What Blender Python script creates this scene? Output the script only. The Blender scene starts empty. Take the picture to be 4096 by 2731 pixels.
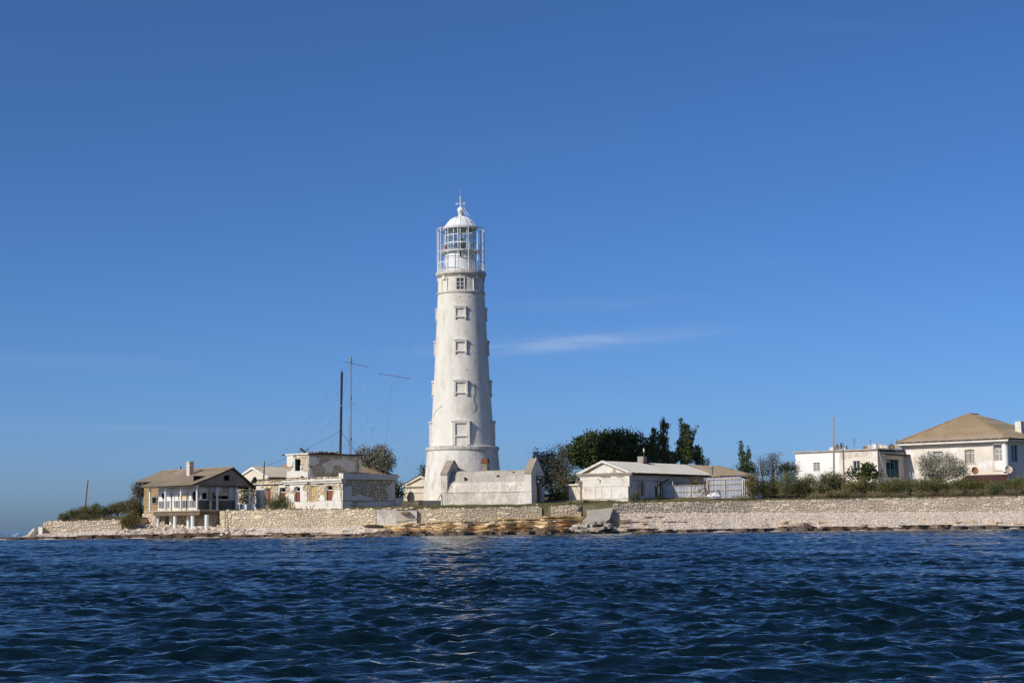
import bpy, math, random
import numpy as np
from mathutils import Vector, Matrix
from mathutils.geometry import delaunay_2d_cdt

random.seed(7); rng = np.random.default_rng(7)
S = bpy.context.scene
COL = S.collection
R = math.radians

# ------------------------------------------------------------------ camera
F, CX, CY = 7100.0, 2048.0, 1365.5          # focal length and centre, in pixels of a 4096 wide picture
RHO, HC = 0.011, 1.25                       # slight roll of the boat, eye height over the water
PITCH = math.atan(734 / F)
cam = bpy.data.objects.new('camera', bpy.data.cameras.new('camera'))
COL.objects.link(cam)
cam.data.sensor_width = 36.0
cam.data.lens = F / 4096 * 36.0
cam.data.clip_start, cam.data.clip_end = 0.5, 60000
fw = Vector((0, math.cos(PITCH), math.sin(PITCH)))
up0 = Vector((0, -math.sin(PITCH), math.cos(PITCH)))
rt0 = Vector((1, 0, 0))
rt = rt0 * math.cos(RHO) - up0 * math.sin(RHO)
up = rt0 * math.sin(RHO) + up0 * math.cos(RHO)
cam.matrix_world = Matrix(((rt.x, up.x, -fw.x, 0), (rt.y, up.y, -fw.y, 0), (rt.z, up.z, -fw.z, HC), (0, 0, 0, 1)))
S.camera = cam

# ------------------------------------------------------------------ light
SUN_EL, SUN_AZ = R(33), R(231)              # azimuth from +Y towards +X: behind the camera, to its left
sdir = Vector((math.sin(SUN_AZ) * math.cos(SUN_EL), math.cos(SUN_AZ) * math.cos(SUN_EL), math.sin(SUN_EL)))
W = bpy.data.worlds.new('World'); S.world = W; W.use_nodes = True
nt = W.node_tree; nt.nodes.clear()
sky = nt.nodes.new('ShaderNodeTexSky'); sky.sky_type = 'NISHITA'; sky.sun_disc = False
sky.sun_elevation = SUN_EL; sky.sun_rotation = SUN_AZ
sky.altitude = 0; sky.air_density = 0.55; sky.dust_density = 1.0; sky.ozone_density = 8.0
hs = nt.nodes.new('ShaderNodeHueSaturation'); hs.inputs['Saturation'].default_value = 1.075
hs.inputs['Hue'].default_value = 0.502
bg = nt.nodes.new('ShaderNodeBackground'); bg.inputs['Strength'].default_value = 0.121
wo = nt.nodes.new('ShaderNodeOutputWorld')
nt.links.new(sky.outputs[0], hs.inputs['Color'])
# faint streaks of high cirrus, all round the sky
tc = nt.nodes.new('ShaderNodeTexCoord')
def wmath(op, a, b=None, clamp=False):
    n = nt.nodes.new('ShaderNodeMath'); n.operation = op; n.use_clamp = clamp
    for i, v in enumerate((a, b)):
        if v is None: continue
        if isinstance(v, (int, float)): n.inputs[i].default_value = v
        else: nt.links.new(v, n.inputs[i])
    return n.outputs[0]
mp = nt.nodes.new('ShaderNodeMapping'); mp.inputs['Scale'].default_value = (2.2, 2.2, 26)
mp.inputs['Rotation'].default_value = (0, R(3.5), 0); mp.inputs['Location'].default_value = (3.1, 0.4, 1.3)
nt.links.new(tc.outputs['Generated'], mp.inputs[0])
nz = nt.nodes.new('ShaderNodeTexNoise'); nz.inputs['Scale'].default_value = 2.0; nz.inputs['Detail'].default_value = 5
nt.links.new(mp.outputs[0], nz.inputs[0])
cir = wmath('MULTIPLY', wmath('SUBTRACT', nz.outputs[0], 0.56, True), 0.55)
# one longer brush of cirrus to one side of the tower: gaussian in azimuth and elevation, feathered by noise
sx = nt.nodes.new('ShaderNodeSeparateXYZ'); nt.links.new(tc.outputs['Generated'], sx.inputs[0])
def gauss(x0, z0, wx, wz, tilt):
    dx = wmath('SUBTRACT', sx.outputs[0], x0)
    dz = wmath('SUBTRACT', wmath('SUBTRACT', sx.outputs[2], z0), wmath('MULTIPLY', dx, tilt))
    q = wmath('ADD', wmath('POWER', wmath('DIVIDE', dx, wx), 2.0), wmath('POWER', wmath('DIVIDE', dz, wz), 2.0))
    return wmath('MULTIPLY', wmath('POWER', 2.718, wmath('MULTIPLY', q, -1.0)), wmath('GREATER_THAN', sx.outputs[1], 0.0))
nz2 = nt.nodes.new('ShaderNodeTexNoise'); nz2.inputs['Scale'].default_value = 9.0; nz2.inputs['Detail'].default_value = 6
nt.links.new(mp.outputs[0], nz2.inputs[0])
feather = wmath('MULTIPLY', wmath('SUBTRACT', nz2.outputs[0], 0.25, True), 1.6)
cz = (2100 - 1370) / 7100
g1 = gauss(0.036, cz - .001, 0.058, 0.0040, 0.06)
g2 = gauss(-0.02, cz - 0.004, 0.05, 0.0024, 0.03)
g3 = gauss(-0.28, (2118 - 1455) / 7100, 0.10, 0.005, -0.04)
g4 = gauss(-0.20, (2115 - 1722) / 7100, 0.09, 0.0022, -0.02)
g5 = gauss(0.05, (2100 - 1225) / 7100, 0.05, 0.003, 0.03)
gg = wmath('ADD', wmath('ADD', wmath('MULTIPLY', g1, 0.46), wmath('MULTIPLY', g2, 0.10)), wmath('ADD', wmath('MULTIPLY', g3, 0.07), wmath('ADD', wmath('MULTIPLY', g4, 0.08), wmath('MULTIPLY', g5, 0.07))))
cl = wmath('ADD', wmath('MULTIPLY', gg, feather), wmath('MULTIPLY', cir, 0.12), True)
mx = nt.nodes.new('ShaderNodeMix'); mx.data_type = 'RGBA'
nt.links.new(cl, mx.inputs[0]); nt.links.new(hs.outputs[0], mx.inputs[6]); mx.inputs[7].default_value = (5.2, 5.8, 6.6, 1)
nt.links.new(mx.outputs[2], bg.inputs['Color'])
nt.links.new(bg.outputs[0], wo.inputs[0])

sun = bpy.data.objects.new('sun', bpy.data.lights.new('sun', 'SUN')); COL.objects.link(sun)
sun.data.energy = 4.05; sun.data.angle = R(0.53); sun.data.color = (1.0, 0.935, 0.84)
sun.rotation_euler = (-sdir).to_track_quat('-Z', 'Y').to_euler()
sun.location = (-60, -60, 80)
S.view_settings.view_transform = 'Standard'; S.view_settings.look = 'None'
S.view_settings.exposure = 0; S.view_settings.gamma = 1; S.view_settings.use_curve_mapping = False
S.cycles.max_bounces = 6; S.cycles.transparent_max_bounces = 12
S.cycles.sample_clamp_indirect = 4

# ------------------------------------------------------------------ surveying: pixel + distance -> place
def ray(px, py):
    dx, dy = px - CX, CY - py
    a = dx * math.cos(RHO) + dy * math.sin(RHO); b = -dx * math.sin(RHO) + dy * math.cos(RHO)
    return (a, F * math.cos(PITCH) - b * math.sin(PITCH), F * math.sin(PITCH) + b * math.cos(PITCH))
def P(px, py, Y):
    a, d, e = ray(px, py)
    return Vector((Y * a / d, Y, HC + Y * e / d))
class Fr:
    """upright local frame: x along the facade, y into the building, z up"""
    def __init__(s, px, py, Y, rot):
        s.o = P(px, py, Y); s.rot = R(rot)
        s.ex = Vector((math.cos(s.rot), math.sin(s.rot), 0)); s.ey = Vector((-math.sin(s.rot), math.cos(s.rot), 0))
    def _hit(s, px, py, n, off):
        d = Vector(ray(px, py)); c = Vector((0, 0, HC)) - s.o
        t = (off - c.dot(n)) / d.dot(n)
        return c + d * t
    def f(s, px, py, off=0.0):
        p = s._hit(px, py, s.ey, off); return (p.dot(s.ex), p.z)
    def s(s, px, py, off=0.0):
        p = s._hit(px, py, s.ex, off); return (p.dot(s.ey), p.z)
    def world(s, x, y, z): return s.o + s.ex * x + s.ey * y + Vector((0, 0, z))
def crop(x0, y0, k): return lambda x, y: (x0 + x * k, y0 + y * k)
cA = crop(0, 1800, .2551); cB = crop(500, 1750, .2551); cC = crop(1000, 1750, .2721); cD = crop(1600, 1750, .2721)
cE = crop(2100, 1640, .2636); cF = crop(2600, 1640, .2636); cG = crop(3000, 1640, .2636); cH = crop(3500, 1600, .2551)
cL = crop(1700, 760, .2551); cM = crop(1680, 1100, .2934); cN = crop(1660, 1500, .2550); cO = crop(1100, 1380, .3317)

# ------------------------------------------------------------------ materials
MATS = {}
def M(name, c1, c2, scale=1.0, rough=.9, bump=.25, stretch=(1, 1, 1), stain=None, stain2=None, rnd=0.0, spec=.25, metal=0.0, lo=.35, hi=.65, bscale=None):
    m = bpy.data.materials.new(name); m.use_nodes = True; t = m.node_tree; L = t.links
    b = t.nodes['Principled BSDF']
    b.inputs['Roughness'].default_value = rough; b.inputs['Specular IOR Level'].default_value = spec; b.inputs['Metallic'].default_value = metal
    geo = t.nodes.new('ShaderNodeNewGeometry')
    def noise_(sc, st, det=5, ro=.6):
        mpn = t.nodes.new('ShaderNodeMapping'); mpn.inputs['Scale'].default_value = st
        L.new(geo.outputs['Position'], mpn.inputs[0])
        n = t.nodes.new('ShaderNodeTexNoise'); n.inputs['Scale'].default_value = sc; n.inputs['Detail'].default_value = det; n.inputs['Roughness'].default_value = ro
        L.new(mpn.outputs[0], n.inputs[0]); return n.outputs[0]
    def rng_(v, a, c):
        n = t.nodes.new('ShaderNodeMapRange'); n.inputs[1].default_value = a; n.inputs[2].default_value = c; L.new(v, n.inputs[0]); return n.outputs[0]
    def mix_(fac, a, c):
        n = t.nodes.new('ShaderNodeMix'); n.data_type = 'RGBA'; L.new(fac, n.inputs[0])
        for i, v in ((6, a), (7, c)):
            if isinstance(v, tuple): n.inputs[i].default_value = (*v, 1)
            else: L.new(v, n.inputs[i])
        return n.outputs[2]
    col = mix_(rng_(noise_(scale, stretch), lo, hi), c1, c2)
    for s_ in (stain, stain2):
        if s_: col = mix_(rng_(noise_(s_[1], s_[4] if len(s_) > 4 else stretch, 7, .68), s_[2], s_[3]), col, s_[0])
    if rnd:
        oi = t.nodes.new('ShaderNodeObjectInfo')
        ad = t.nodes.new('ShaderNodeMath'); ad.operation = 'ADD'; L.new(oi.outputs['Random'], ad.inputs[0]); L.new(geo.outputs['Random Per Island'], ad.inputs[1])
        fr = t.nodes.new('ShaderNodeMath'); fr.operation = 'FRACT'; L.new(ad.outputs[0], fr.inputs[0])
        v = rng_(fr.outputs[0], 0, 1); v.node.inputs[3].default_value = 1 - rnd; v.node.inputs[4].default_value = 1 + rnd
        h = t.nodes.new('ShaderNodeHueSaturation'); L.new(v, h.inputs['Value']); L.new(col, h.inputs['Color'])
        f2 = t.nodes.new('ShaderNodeMath'); f2.operation = 'MULTIPLY'; f2.inputs[1].default_value = 7.31; L.new(fr.outputs[0], f2.inputs[0])
        f3 = t.nodes.new('ShaderNodeMath'); f3.operation = 'FRACT'; L.new(f2.outputs[0], f3.inputs[0])
        v2 = rng_(f3.outputs[0], 0, 1); v2.node.inputs[3].default_value = 1 - rnd * 1.2; v2.node.inputs[4].default_value = 1 + rnd * 1.2; L.new(v2, h.inputs['Saturation'])
        col = h.outputs[0]
    L.new(col, b.inputs['Base Color'])
    if bump:
        bn = t.nodes.new('ShaderNodeBump'); bn.inputs['Strength'].default_value = bump; bn.inputs['Distance'].default_value = .08
        L.new(noise_(bscale or scale * 5, (1, 1, 1)), bn.inputs['Height']); L.new(bn.outputs[0], b.inputs['Normal'])
    MATS[name] = m; return m
def leafmat(name, c1, c2, rnd=.35):
    m = M(name, c1, c2, scale=.8, rough=.6, bump=0, rnd=rnd, spec=.2)
    t = m.node_tree; b = t.nodes['Principled BSDF']; o = t.nodes['Material Output']
    tr = t.nodes.new('ShaderNodeBsdfTranslucent'); mxs = t.nodes.new('ShaderNodeMixShader'); mxs.inputs[0].default_value = .28
    src = b.inputs['Base Color'].links[0].from_socket
    t.links.new(src, tr.inputs[0]); t.links.new(b.outputs[0], mxs.inputs[1]); t.links.new(tr.outputs[0], mxs.inputs[2]); t.links.new(mxs.outputs[0], o.inputs[0])
    return m

WHITE = M('tower_whitewash', (.74, .70, .61), (.66, .62, .53), .35, bump=.5, bscale=2.5, stretch=(1, 1, .45),
          stain=((.50, .455, .37), .8, .50, .74), stain2=((.48, .36, .24), .6, .65, .74))
WHITE2 = M('tower_base_whitewash', (.74, .70, .62), (.62, .58, .51), .5, bump=.6, bscale=2.5, stretch=(1, 1, .5),
           stain=((.42, .385, .32), .9, .50, .70), stain2=((.50, .39, .28), .7, .63, .74))
RINGS = M('ring_plaster', (.68, .64, .55), (.42, .39, .33), 1.6, bump=.6, stain=((.22, .20, .17), 2.2, .60, .72))
PAINT = M('white_paint', (.78, .78, .76), (.70, .70, .67), .8, rough=.55, bump=.08)
PAINTM = M('white_metal', (.72, .72, .69), (.62, .60, .55), 1.5, rough=.6, bump=.1, stain=((.42, .30, .2), 2.5, .66, .76))
LIME = M('limestone_rubble', (.77, .655, .465), (.67, .56, .385), 1.3, bump=.7, bscale=6, rnd=.2, stain=((.42, .29, .15), .8, .58, .72), stain2=((.44, .385, .30), .16, .50, .68))
LIMEP = M('pale_limestone', (.80, .69, .53), (.70, .59, .44), 1.3, bump=.7, bscale=6, rnd=.2, stain=((.50, .33, .18), .8, .58, .72), stain2=((.56, .47, .375), .14, .50, .68))
LIMEY = M('yellow_limestone', (.54, .385, .165), (.45, .31, .12), 1.5, bump=.5, bscale=6, rnd=.16, stain=((.55, .45, .30), .9, .60, .7))
MORTAR = M('old_mortar', (.42, .34, .24), (.31, .25, .175), 1.2, bump=.8, bscale=5)
MORTARP = M('pale_mortar', (.46, .38, .28), (.35, .285, .21), 1.2, bump=.8, bscale=5)
CONC = M('old_concrete', (.47, .42, .335), (.36, .32, .26), .6, bump=.7, stain=((.22, .19, .15), 1.2, .58, .72))
ROCKD = M('wet_dark_rock', (.16, .112, .075), (.085, .058, .04), 1.2, rough=.75, bump=1, bscale=4, rnd=.25, stain=((.17, .12, .04), 1.0, .55, .68))
ROCKO = M('orange_bedded_rock', (.62, .40, .225), (.53, .285, .14), .5, bump=1, bscale=4, stretch=(.35, .35, 3), rnd=.18, stain=((.56, .44, .25), .8, .45, .6))
ROCKY = M('yellow_bedded_rock', (.68, .545, .325), (.57, .43, .235), .6, bump=1, bscale=4, stretch=(.35, .35, 3), rnd=.16, stain=((.36, .27, .19), .7, .55, .65))
ROCKG = M('grey_rock', (.34, .29, .235), (.24, .20, .165), .9, bump=1, bscale=4, rnd=.2, stain=((.30, .19, .12), .6, .58, .7))
EARTH = M('dry_earth', (.235, .19, .105), (.15, .135, .065), .35, bump=.7, bscale=4, stain=((.40, .34, .25), .6, .60, .70), stain2=((.10, .11, .045), .22, .5, .62))
SHING = M('pebble_beach', (.62, .53, .43), (.50, .42, .335), 3.0, bump=1, bscale=9, stain=((.33, .26, .19), 5, .5, .7))
PEB = M('pebble', (.76, .66, .55), (.58, .49, .39), 2.0, bump=.3, rnd=.25, stain=((.46, .29, .16), .7, .62, .72))
STUCW = M('plaster_white', (.74, .70, .62), (.63, .585, .50), .6, bump=.5, bscale=3, stain=((.46, .40, .32), .9, .55, .70), stain2=((.40, .30, .20), 1.3, .66, .76))
STUCG = M('plaster_grey', (.40, .375, .34), (.31, .29, .26), .7, bump=.5, bscale=3, stain=((.20, .18, .16), .8, .56, .7))
WSHADE = M('white_plaster_shade_side', (.78, .71, .61), (.66, .59, .50), .6, bump=.4, bscale=3, stain=((.34, .31, .27), 1.0, .60, .72))  # stained white plaster copy for shaded walls, bounce light put into its colour
STUCV = M('vault_plaster', (.66, .595, .50), (.46, .40, .325), .9, bump=1.0, bscale=3, stretch=(1, 1, .6), stain=((.76, .70, .60), 1.0, .50, .62), stain2=((.34, .29, .22), 1.3, .58, .70))
VROOF = M('vault_slab', (.47, .425, .35), (.38, .335, .27), .8, bump=.8, bscale=3, stain=((.25, .22, .17), 1.4, .58, .72), rnd=.08)
COPE = M('coping_lichen', (.42, .36, .275), (.30, .25, .18), 1.2, bump=.8, stain=((.33, .22, .11), 1.4, .52, .66))
CREAM = M('cream_wall', (.72, .64, .51), (.66, .58, .45), .5, bump=.15, bscale=3, stain=((.50, .43, .33), .6, .66, .8))
CREAMP = M('cream_peeling_wall', (.74, .67, .56), (.66, .58, .47), .45, bump=.3, bscale=3, stain=((.78, .75, .70), .35, .52, .58), stain2=((.50, .41, .29), .55, .66, .72))
LIMEW = M('fresh_whitewash', (.82, .81, .77), (.77, .75, .70), .5, bump=.1, bscale=3)
ASB = M('asbestos_sheet', (.34, .27, .185), (.26, .21, .14), .5, bump=.4, bscale=3, rnd=.2, stain=((.34, .30, .24), .5, .60, .7))
ASBL = M('light_asbestos_sheet', (.56, .53, .46), (.48, .45, .385), .5, bump=.3, bscale=3, rnd=.07, stain=((.38, .35, .29), .7, .62, .74))
ASBT = M('tan_asbestos_sheet', (.33, .25, .16), (.275, .205, .13), .4, bump=.3, bscale=3, rnd=.10)
RIDGE = M('lichen_ridge', (.33, .225, .105), (.25, .17, .08), 1.5, bump=.4)
RUST = M('rust', (.22, .085, .035), (.13, .05, .025), 2.5, rough=.8, bump=.4)
REDDOOR = M('red_brown_board', (.235, .075, .042), (.17, .055, .035), 1.5, rough=.7, bump=.2, stretch=(1, 1, .3))
WOODD = M('dark_wood', (.105, .072, .048), (.065, .045, .03), 2, bump=.5, stretch=(1, 1, .2))
WOODG = M('grey_wood', (.30, .26, .205), (.21, .18, .14), 2, bump=.5, stretch=(1, 1, .2))
BEAMB = M('brown_beam', (.20, .145, .095), (.12, .085, .058), 1, bump=.6)
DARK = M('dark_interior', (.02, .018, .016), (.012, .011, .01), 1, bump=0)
TARFELT = M('roof_felt', (.07, .058, .05), (.045, .037, .032), 2, bump=.4)
PIPE = M('sooty_pipe', (.045, .033, .028), (.025, .02, .018), 1.5, rough=.7, bump=.2)
STEEL = M('grey_steel', (.20, .20, .20), (.13, .13, .13), 2, rough=.5, metal=.4, bump=0)
GALV = M('galvanised_sheet', (.58, .60, .62), (.50, .52, .545), .5, rough=.55, metal=.25, bump=0, rnd=.05)
CREAMRAIL = M('cream_painted_steel', (.70, .57, .40), (.60, .46, .30), 1, rough=.6, bump=0, stain=((.42, .24, .12), 2, .6, .7))
GREENW = M('green_wood', (.05, .11, .09), (.03, .075, .06), 1, bump=.2)
BLUEW = M('blue_paint', (.12, .34, .46), (.10, .28, .40), 1, bump=.1)
GLASSD = M('window_glass', (.05, .055, .06), (.035, .04, .045), .5, rough=.08, bump=0, spec=.7)
CURT = M('curtained_glass', (.36, .32, .26), (.27, .25, .21), 1.0, rough=.15, bump=0, spec=.5)
BOARD = M('cream_board', (.66, .52, .34), (.58, .45, .29), .8, bump=.1)
WBOARD = M('white_board', (.62, .62, .62), (.52, .52, .52), .8, bump=.15, stain=((.38, .37, .36), 1, .6, .7))
LATT = M('lattice_board', (.16, .13, .115), (.10, .083, .075), 2.0, bump=.4, stain=((.32, .36, .32), 1.5, .6, .7))
PCOL = M('painted_column', (.74, .77, .74), (.66, .69, .66), 1, rough=.7, bump=.15, stain=((.45, .42, .36), 1.2, .64, .74))
DISHW = M('white_dish', (.74, .74, .72), (.68, .67, .64), 1, rough=.5, bump=0)
DISHR = M('rusty_white_dish', (.70, .64, .54), (.42, .22, .09), 3, rough=.6, bump=0, lo=.45, hi=.58)
DISHO = M('rust_dish', (.40, .19, .065), (.26, .12, .045), 4, rough=.7, bump=0)
DISHB = M('olive_dish', (.16, .115, .045), (.12, .085, .035), 3, rough=.6, bump=0)
DISHD = M('dark_dish', (.07, .035, .035), (.05, .03, .03), 3, rough=.6, bump=0)
MAROON = M('maroon_sheet', (.085, .032, .030), (.06, .025, .024), 1, rough=.7, bump=.2, stain=((.5, .45, .4), 3, .70, .74))
POLEW = M('pole_timber', (.30, .235, .16), (.22, .17, .115), 1.5, bump=.3, stretch=(1, 1, .2))
POLEC = M('pole_concrete', (.42, .35, .26), (.34, .28, .205), 1.5, bump=.3)
TARP = M('white_tarp', (.76, .74, .70), (.66, .64, .60), 2, rough=.6, bump=.3)
GREYP = M('grey_panel', (.105, .10, .10), (.085, .08, .08), 1, rough=.7, bump=.1, stain=((.2, .2, .2), 4, .7, .75))
BRICK = M('brick_tile', (.36, .17, .10), (.28, .12, .07), 3, bump=.5, rnd=.15)
REDP = M('red_paint', (.26, .05, .035), (.20, .04, .03), 2, rough=.5, bump=0)
BARE = M('bare_stone_patch', (.46, .36, .235), (.36, .28, .18), 1.5, bump=.7, bscale=5)
GABLE = M('grey_stucco_board', (.33, .275, .24), (.25, .21, .185), .8, bump=.4)
ASBM = M('grey_tan_sheet', (.46, .40, .32), (.38, .33, .26), .5, bump=.4, bscale=3, rnd=.1)
RUBB = M('tan_rubble', (.62, .52, .405), (.48, .40, .305), .8, bump=.8, bscale=5, rnd=.22, stain=((.32, .26, .20), .7, .55, .7))
FOAM = M('foam_white', (.80, .82, .84), (.72, .75, .78), 3, bump=.2)
BARK = M('bark', (.10, .078, .055), (.065, .05, .037), 3, bump=.6, stretch=(1, 1, .3))
L_DARK = leafmat('leaf_dark_green', (0.066, 0.086, 0.030), (0.108, 0.129, 0.045))
L_POP = leafmat('leaf_poplar', (0.078, 0.105, 0.039), (0.133, 0.161, 0.067))
L_OLIVE = leafmat('leaf_grey_olive', (.20, .20, .135), (.27, .26, .185))
L_OLEA = leafmat('leaf_oleaster', (0.120, 0.114, 0.084), (0.174, 0.162, 0.126))
L_SILV = leafmat('leaf_silver', (.29, .27, .20), (.38, .35, .27))
L_TAM = leafmat('leaf_tamarisk', (0.138, 0.130, 0.048), (0.198, 0.170, 0.067))
L_TAMG = leafmat('leaf_tamarisk_green', (0.118, 0.138, 0.050), (0.174, 0.186, 0.072))
L_YEL = leafmat('leaf_yellowing', (.135, .112, .040), (.20, .15, .06))
L_GRN = leafmat('leaf_fresh_green', (.045, .075, .022), (.075, .105, .034))
L_DRY = leafmat('dry_stems', (.25, .20, .115), (.35, .28, .17))
L_GRASS = leafmat('grass_blade', (.15, .135, .055), (.25, .20, .10))
L_GRASSG = leafmat('grass_blade_green', (.095, .105, .045), (.15, .145, .065))

def glassmat():
    m = bpy.data.materials.new('lantern_glass'); m.use_nodes = True; t = m.node_tree
    b = t.nodes['Principled BSDF']; o = t.nodes['Material Output']
    b.inputs['Base Color'].default_value = (.35, .42, .42, 1); b.inputs['Roughness'].default_value = .05
    tr = t.nodes.new('ShaderNodeBsdfTransparent'); tr.inputs[0].default_value = (.86, .93, .92, 1)
    mxs = t.nodes.new('ShaderNodeMixShader'); mxs.inputs[0].default_value = .16
    t.links.new(tr.outputs[0], mxs.inputs[1]); t.links.new(b.outputs[0], mxs.inputs[2]); t.links.new(mxs.outputs[0], o.inputs[0])
    return m
GLASS = glassmat()

# ------------------------------------------------------------------ mesh helpers
class MB:
    def __init__(s): s.v = []; s.f = []
    def add(s, vs, fs):
        n = len(s.v); s.v += [tuple(v) for v in vs]; s.f += [tuple(i + n for i in f) for f in fs]; return s
    def box(s, x0, x1, y0, y1, z0, z1):
        return s.add([(x0, y0, z0), (x1, y0, z0), (x1, y1, z0), (x0, y1, z0), (x0, y0, z1), (x1, y0, z1), (x1, y1, z1), (x0, y1, z1)],
                     [(0, 3, 2, 1), (4, 5, 6, 7), (0, 1, 5, 4), (1, 2, 6, 5), (2, 3, 7, 6), (3, 0, 4, 7)])
    def cyl(s, p0, p1, r0, r1=None, n=8):
        r1 = r0 if r1 is None else r1
        p0, p1 = Vector(p0), Vector(p1); d = (p1 - p0)
        if d.length < 1e-6: return s
        d.normalize(); a = d.orthogonal().normalized(); b = d.cross(a)
        vs = []
        for p, r in ((p0, r0), (p1, r1)):
            for i in range(n):
                t = 2 * math.pi * i / n; vs.append(p + a * (r * math.cos(t)) + b * (r * math.sin(t)))
        fs = [(i, (i + 1) % n, n + (i + 1) % n, n + i) for i in range(n)] + [tuple(range(n - 1, -1, -1)), tuple(range(n, 2 * n))]
        return s.add(vs, fs)
    def tube(s, pts, r, n=5):
        for a, b in zip(pts[:-1], pts[1:]): s.cyl(a, b, r, r, n)
        return s
    def bar(s, p0, p1, w, h=None):
        return s.cyl(p0, p1, w * .7071, w * .7071, 4)
    def lathe(s, prof, n=48, c=(0, 0), a0=0.0, a1=2 * math.pi):
        full = abs(a1 - a0 - 2 * math.pi) < 1e-6; m = n if full else n + 1
        vs = []
        for z, r in prof:
            for i in range(m):
                t = a0 + (a1 - a0) * i / n; vs.append((c[0] + r * math.cos(t), c[1] + r * math.sin(t), z))
        fs = []
        for j in range(len(prof) - 1):
            for i in range(n):
                k = (i + 1) % m; fs.append((j * m + i, j * m + k, (j + 1) * m + k, (j + 1) * m + i))
        return s.add(vs, fs)
    def panel(s, poly, holes, mp, th):
        """flat polygon with holes, thickness th, placed by mp(a, b, depth)"""
        vs, ed = [], []
        for lp in [poly] + list(holes):
            n0 = len(vs); vs += [Vector(p) for p in lp]; ed += [(n0 + i, n0 + (i + 1) % len(lp)) for i in range(len(lp))]
        ov, oe, of, *_ = delaunay_2d_cdt(vs, ed, [], 0, 1e-5)
        tri = []
        for f in of:
            c = sum((ov[i] for i in f), Vector((0, 0))) / len(f)
            if inside(c, poly) and not any(inside(c, h) for h in holes): tri.append(f)
        n = len(ov)
        V = [mp(p.x, p.y, 0) for p in ov] + [mp(p.x, p.y, th) for p in ov]
        Fs = [tuple(f) for f in tri] + [tuple(i + n for i in reversed(f)) for f in tri]
        cnt = {}
        for f in tri:
            for a, b in zip(f, f[1:] + f[:1]): cnt[(a, b)] = 1
        for (a, b) in list(cnt):
            if (b, a) not in cnt: Fs.append((b, a, a + n, b + n))
        return s.add(V, Fs)
    def mesh(s, name, smooth=None):
        me = bpy.data.meshes.new(name); me.from_pydata(s.v, [], s.f)
        if smooth:
            me.polygons.foreach_set('use_smooth', [True] * len(me.polygons)); me.set_sharp_from_angle(angle=R(smooth))
        me.update(); return me
    def build(s, name, mat, parent=None, smooth=None):
        me = s.mesh(name, smooth); me.materials.append(mat); return link(name, me, parent)
def inside(p, poly):
    x, y = p[0], p[1]; r = False; j = len(poly) - 1
    for i in range(len(poly)):
        xi, yi = poly[i][0], poly[i][1]; xj, yj = poly[j][0], poly[j][1]
        if (yi > y) != (yj > y) and x < (xj - xi) * (y - yi) / (yj - yi) + xi: r = not r
        j = i
    return r
def link(name, me, parent=None, loc=None, rotz=None, scale=None):
    o = bpy.data.objects.new(name, me); COL.objects.link(o)
    if parent: o.parent = parent
    if loc is not None: o.location = loc
    if rotz is not None: o.rotation_euler = (0, 0, rotz)
    if scale is not None: o.scale = scale
    return o
def thing(name, label, cat, loc=(0, 0, 0), rotz=0.0, group=None):
    o = link(name, None, None, loc, rotz); o.empty_display_size = .5; return tag(o, label, cat, group)
def tag(o, label, cat, group=None):
    o['label'] = label; o['category'] = cat
    if group: o['group'] = group
    return o
def struct(o): o['kind'] = 'structure'; return o
def stuff(o): o['kind'] = 'stuff'; return o
def npmesh(name, V, Q, mat, smooth=False):
    """V (n,3), Q (m,k) arrays"""
    me = bpy.data.meshes.new(name); k = Q.shape[1]
    me.vertices.add(len(V)); me.vertices.foreach_set('co', V.astype(np.float32).ravel())
    me.loops.add(Q.size); me.loops.foreach_set('vertex_index', Q.astype(np.int32).ravel())
    me.polygons.add(len(Q)); me.polygons.foreach_set('loop_start', np.arange(0, Q.size, k, dtype=np.int32))
    if smooth: me.polygons.foreach_set('use_smooth', np.ones(len(Q), dtype=bool))
    me.update(calc_edges=True); me.materials.append(mat); return me
FAC = lambda y0=0.0: (lambda a, b, d: (a, y0 + d, b))            # facade plane, depth goes in (+y)
SID = lambda x0=0.0: (lambda a, b, d: (x0 - d, a, b))            # side plane facing +x, depth goes -x
def rect(x0, x1, z0, z1): return [(x0, z0), (x1, z0), (x1, z1), (x0, z1)]
def arch(x0, x1, z0, z1, rise, n=6):
    pts = [(x0, z0), (x1, z0)]
    for i in range(n + 1):
        t = i / n; pts.append((x1 + (x0 - x1) * t, z1 - rise + rise * math.sin(math.pi * t)))
    return pts

# stones: a few shared shapes, scaled per stone
STONE = []
for k in range(9):
    n = 8; mb = MB(); ang = [2 * math.pi * (i + .5) / n for i in range(n)]
    ring = []
    for a in ang:
        c, s_ = math.cos(a), math.sin(a); q = 1 / max(abs(c), abs(s_)) ** .82
        ring.append((.47 * c * q * random.uniform(.88, 1.06), .47 * s_ * q * random.uniform(.88, 1.06)))
    vs = [(x * .82, -.5 + random.uniform(0, .12), z * .82) for x, z in ring] + [(x, -.22, z) for x, z in ring] + [(x, .5, z) for x, z in ring]
    mb.add(vs, [tuple(range(n - 1, -1, -1))[::-1]] + [(i, n + i, n + (i + 1) % n, (i + 1) % n) for i in range(n)] + [(n + i, 2 * n + i, 2 * n + (i + 1) % n, n + (i + 1) % n) for i in range(n)])
    STONE.append(mb)
_stone_me = {}
def stone_mesh(k, mat):
    if (k, mat.name) not in _stone_me:
        me = STONE[k].mesh('stone'); me.materials.append(mat); _stone_me[(k, mat.name)] = me
    return _stone_me[(k, mat.name)]
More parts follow.
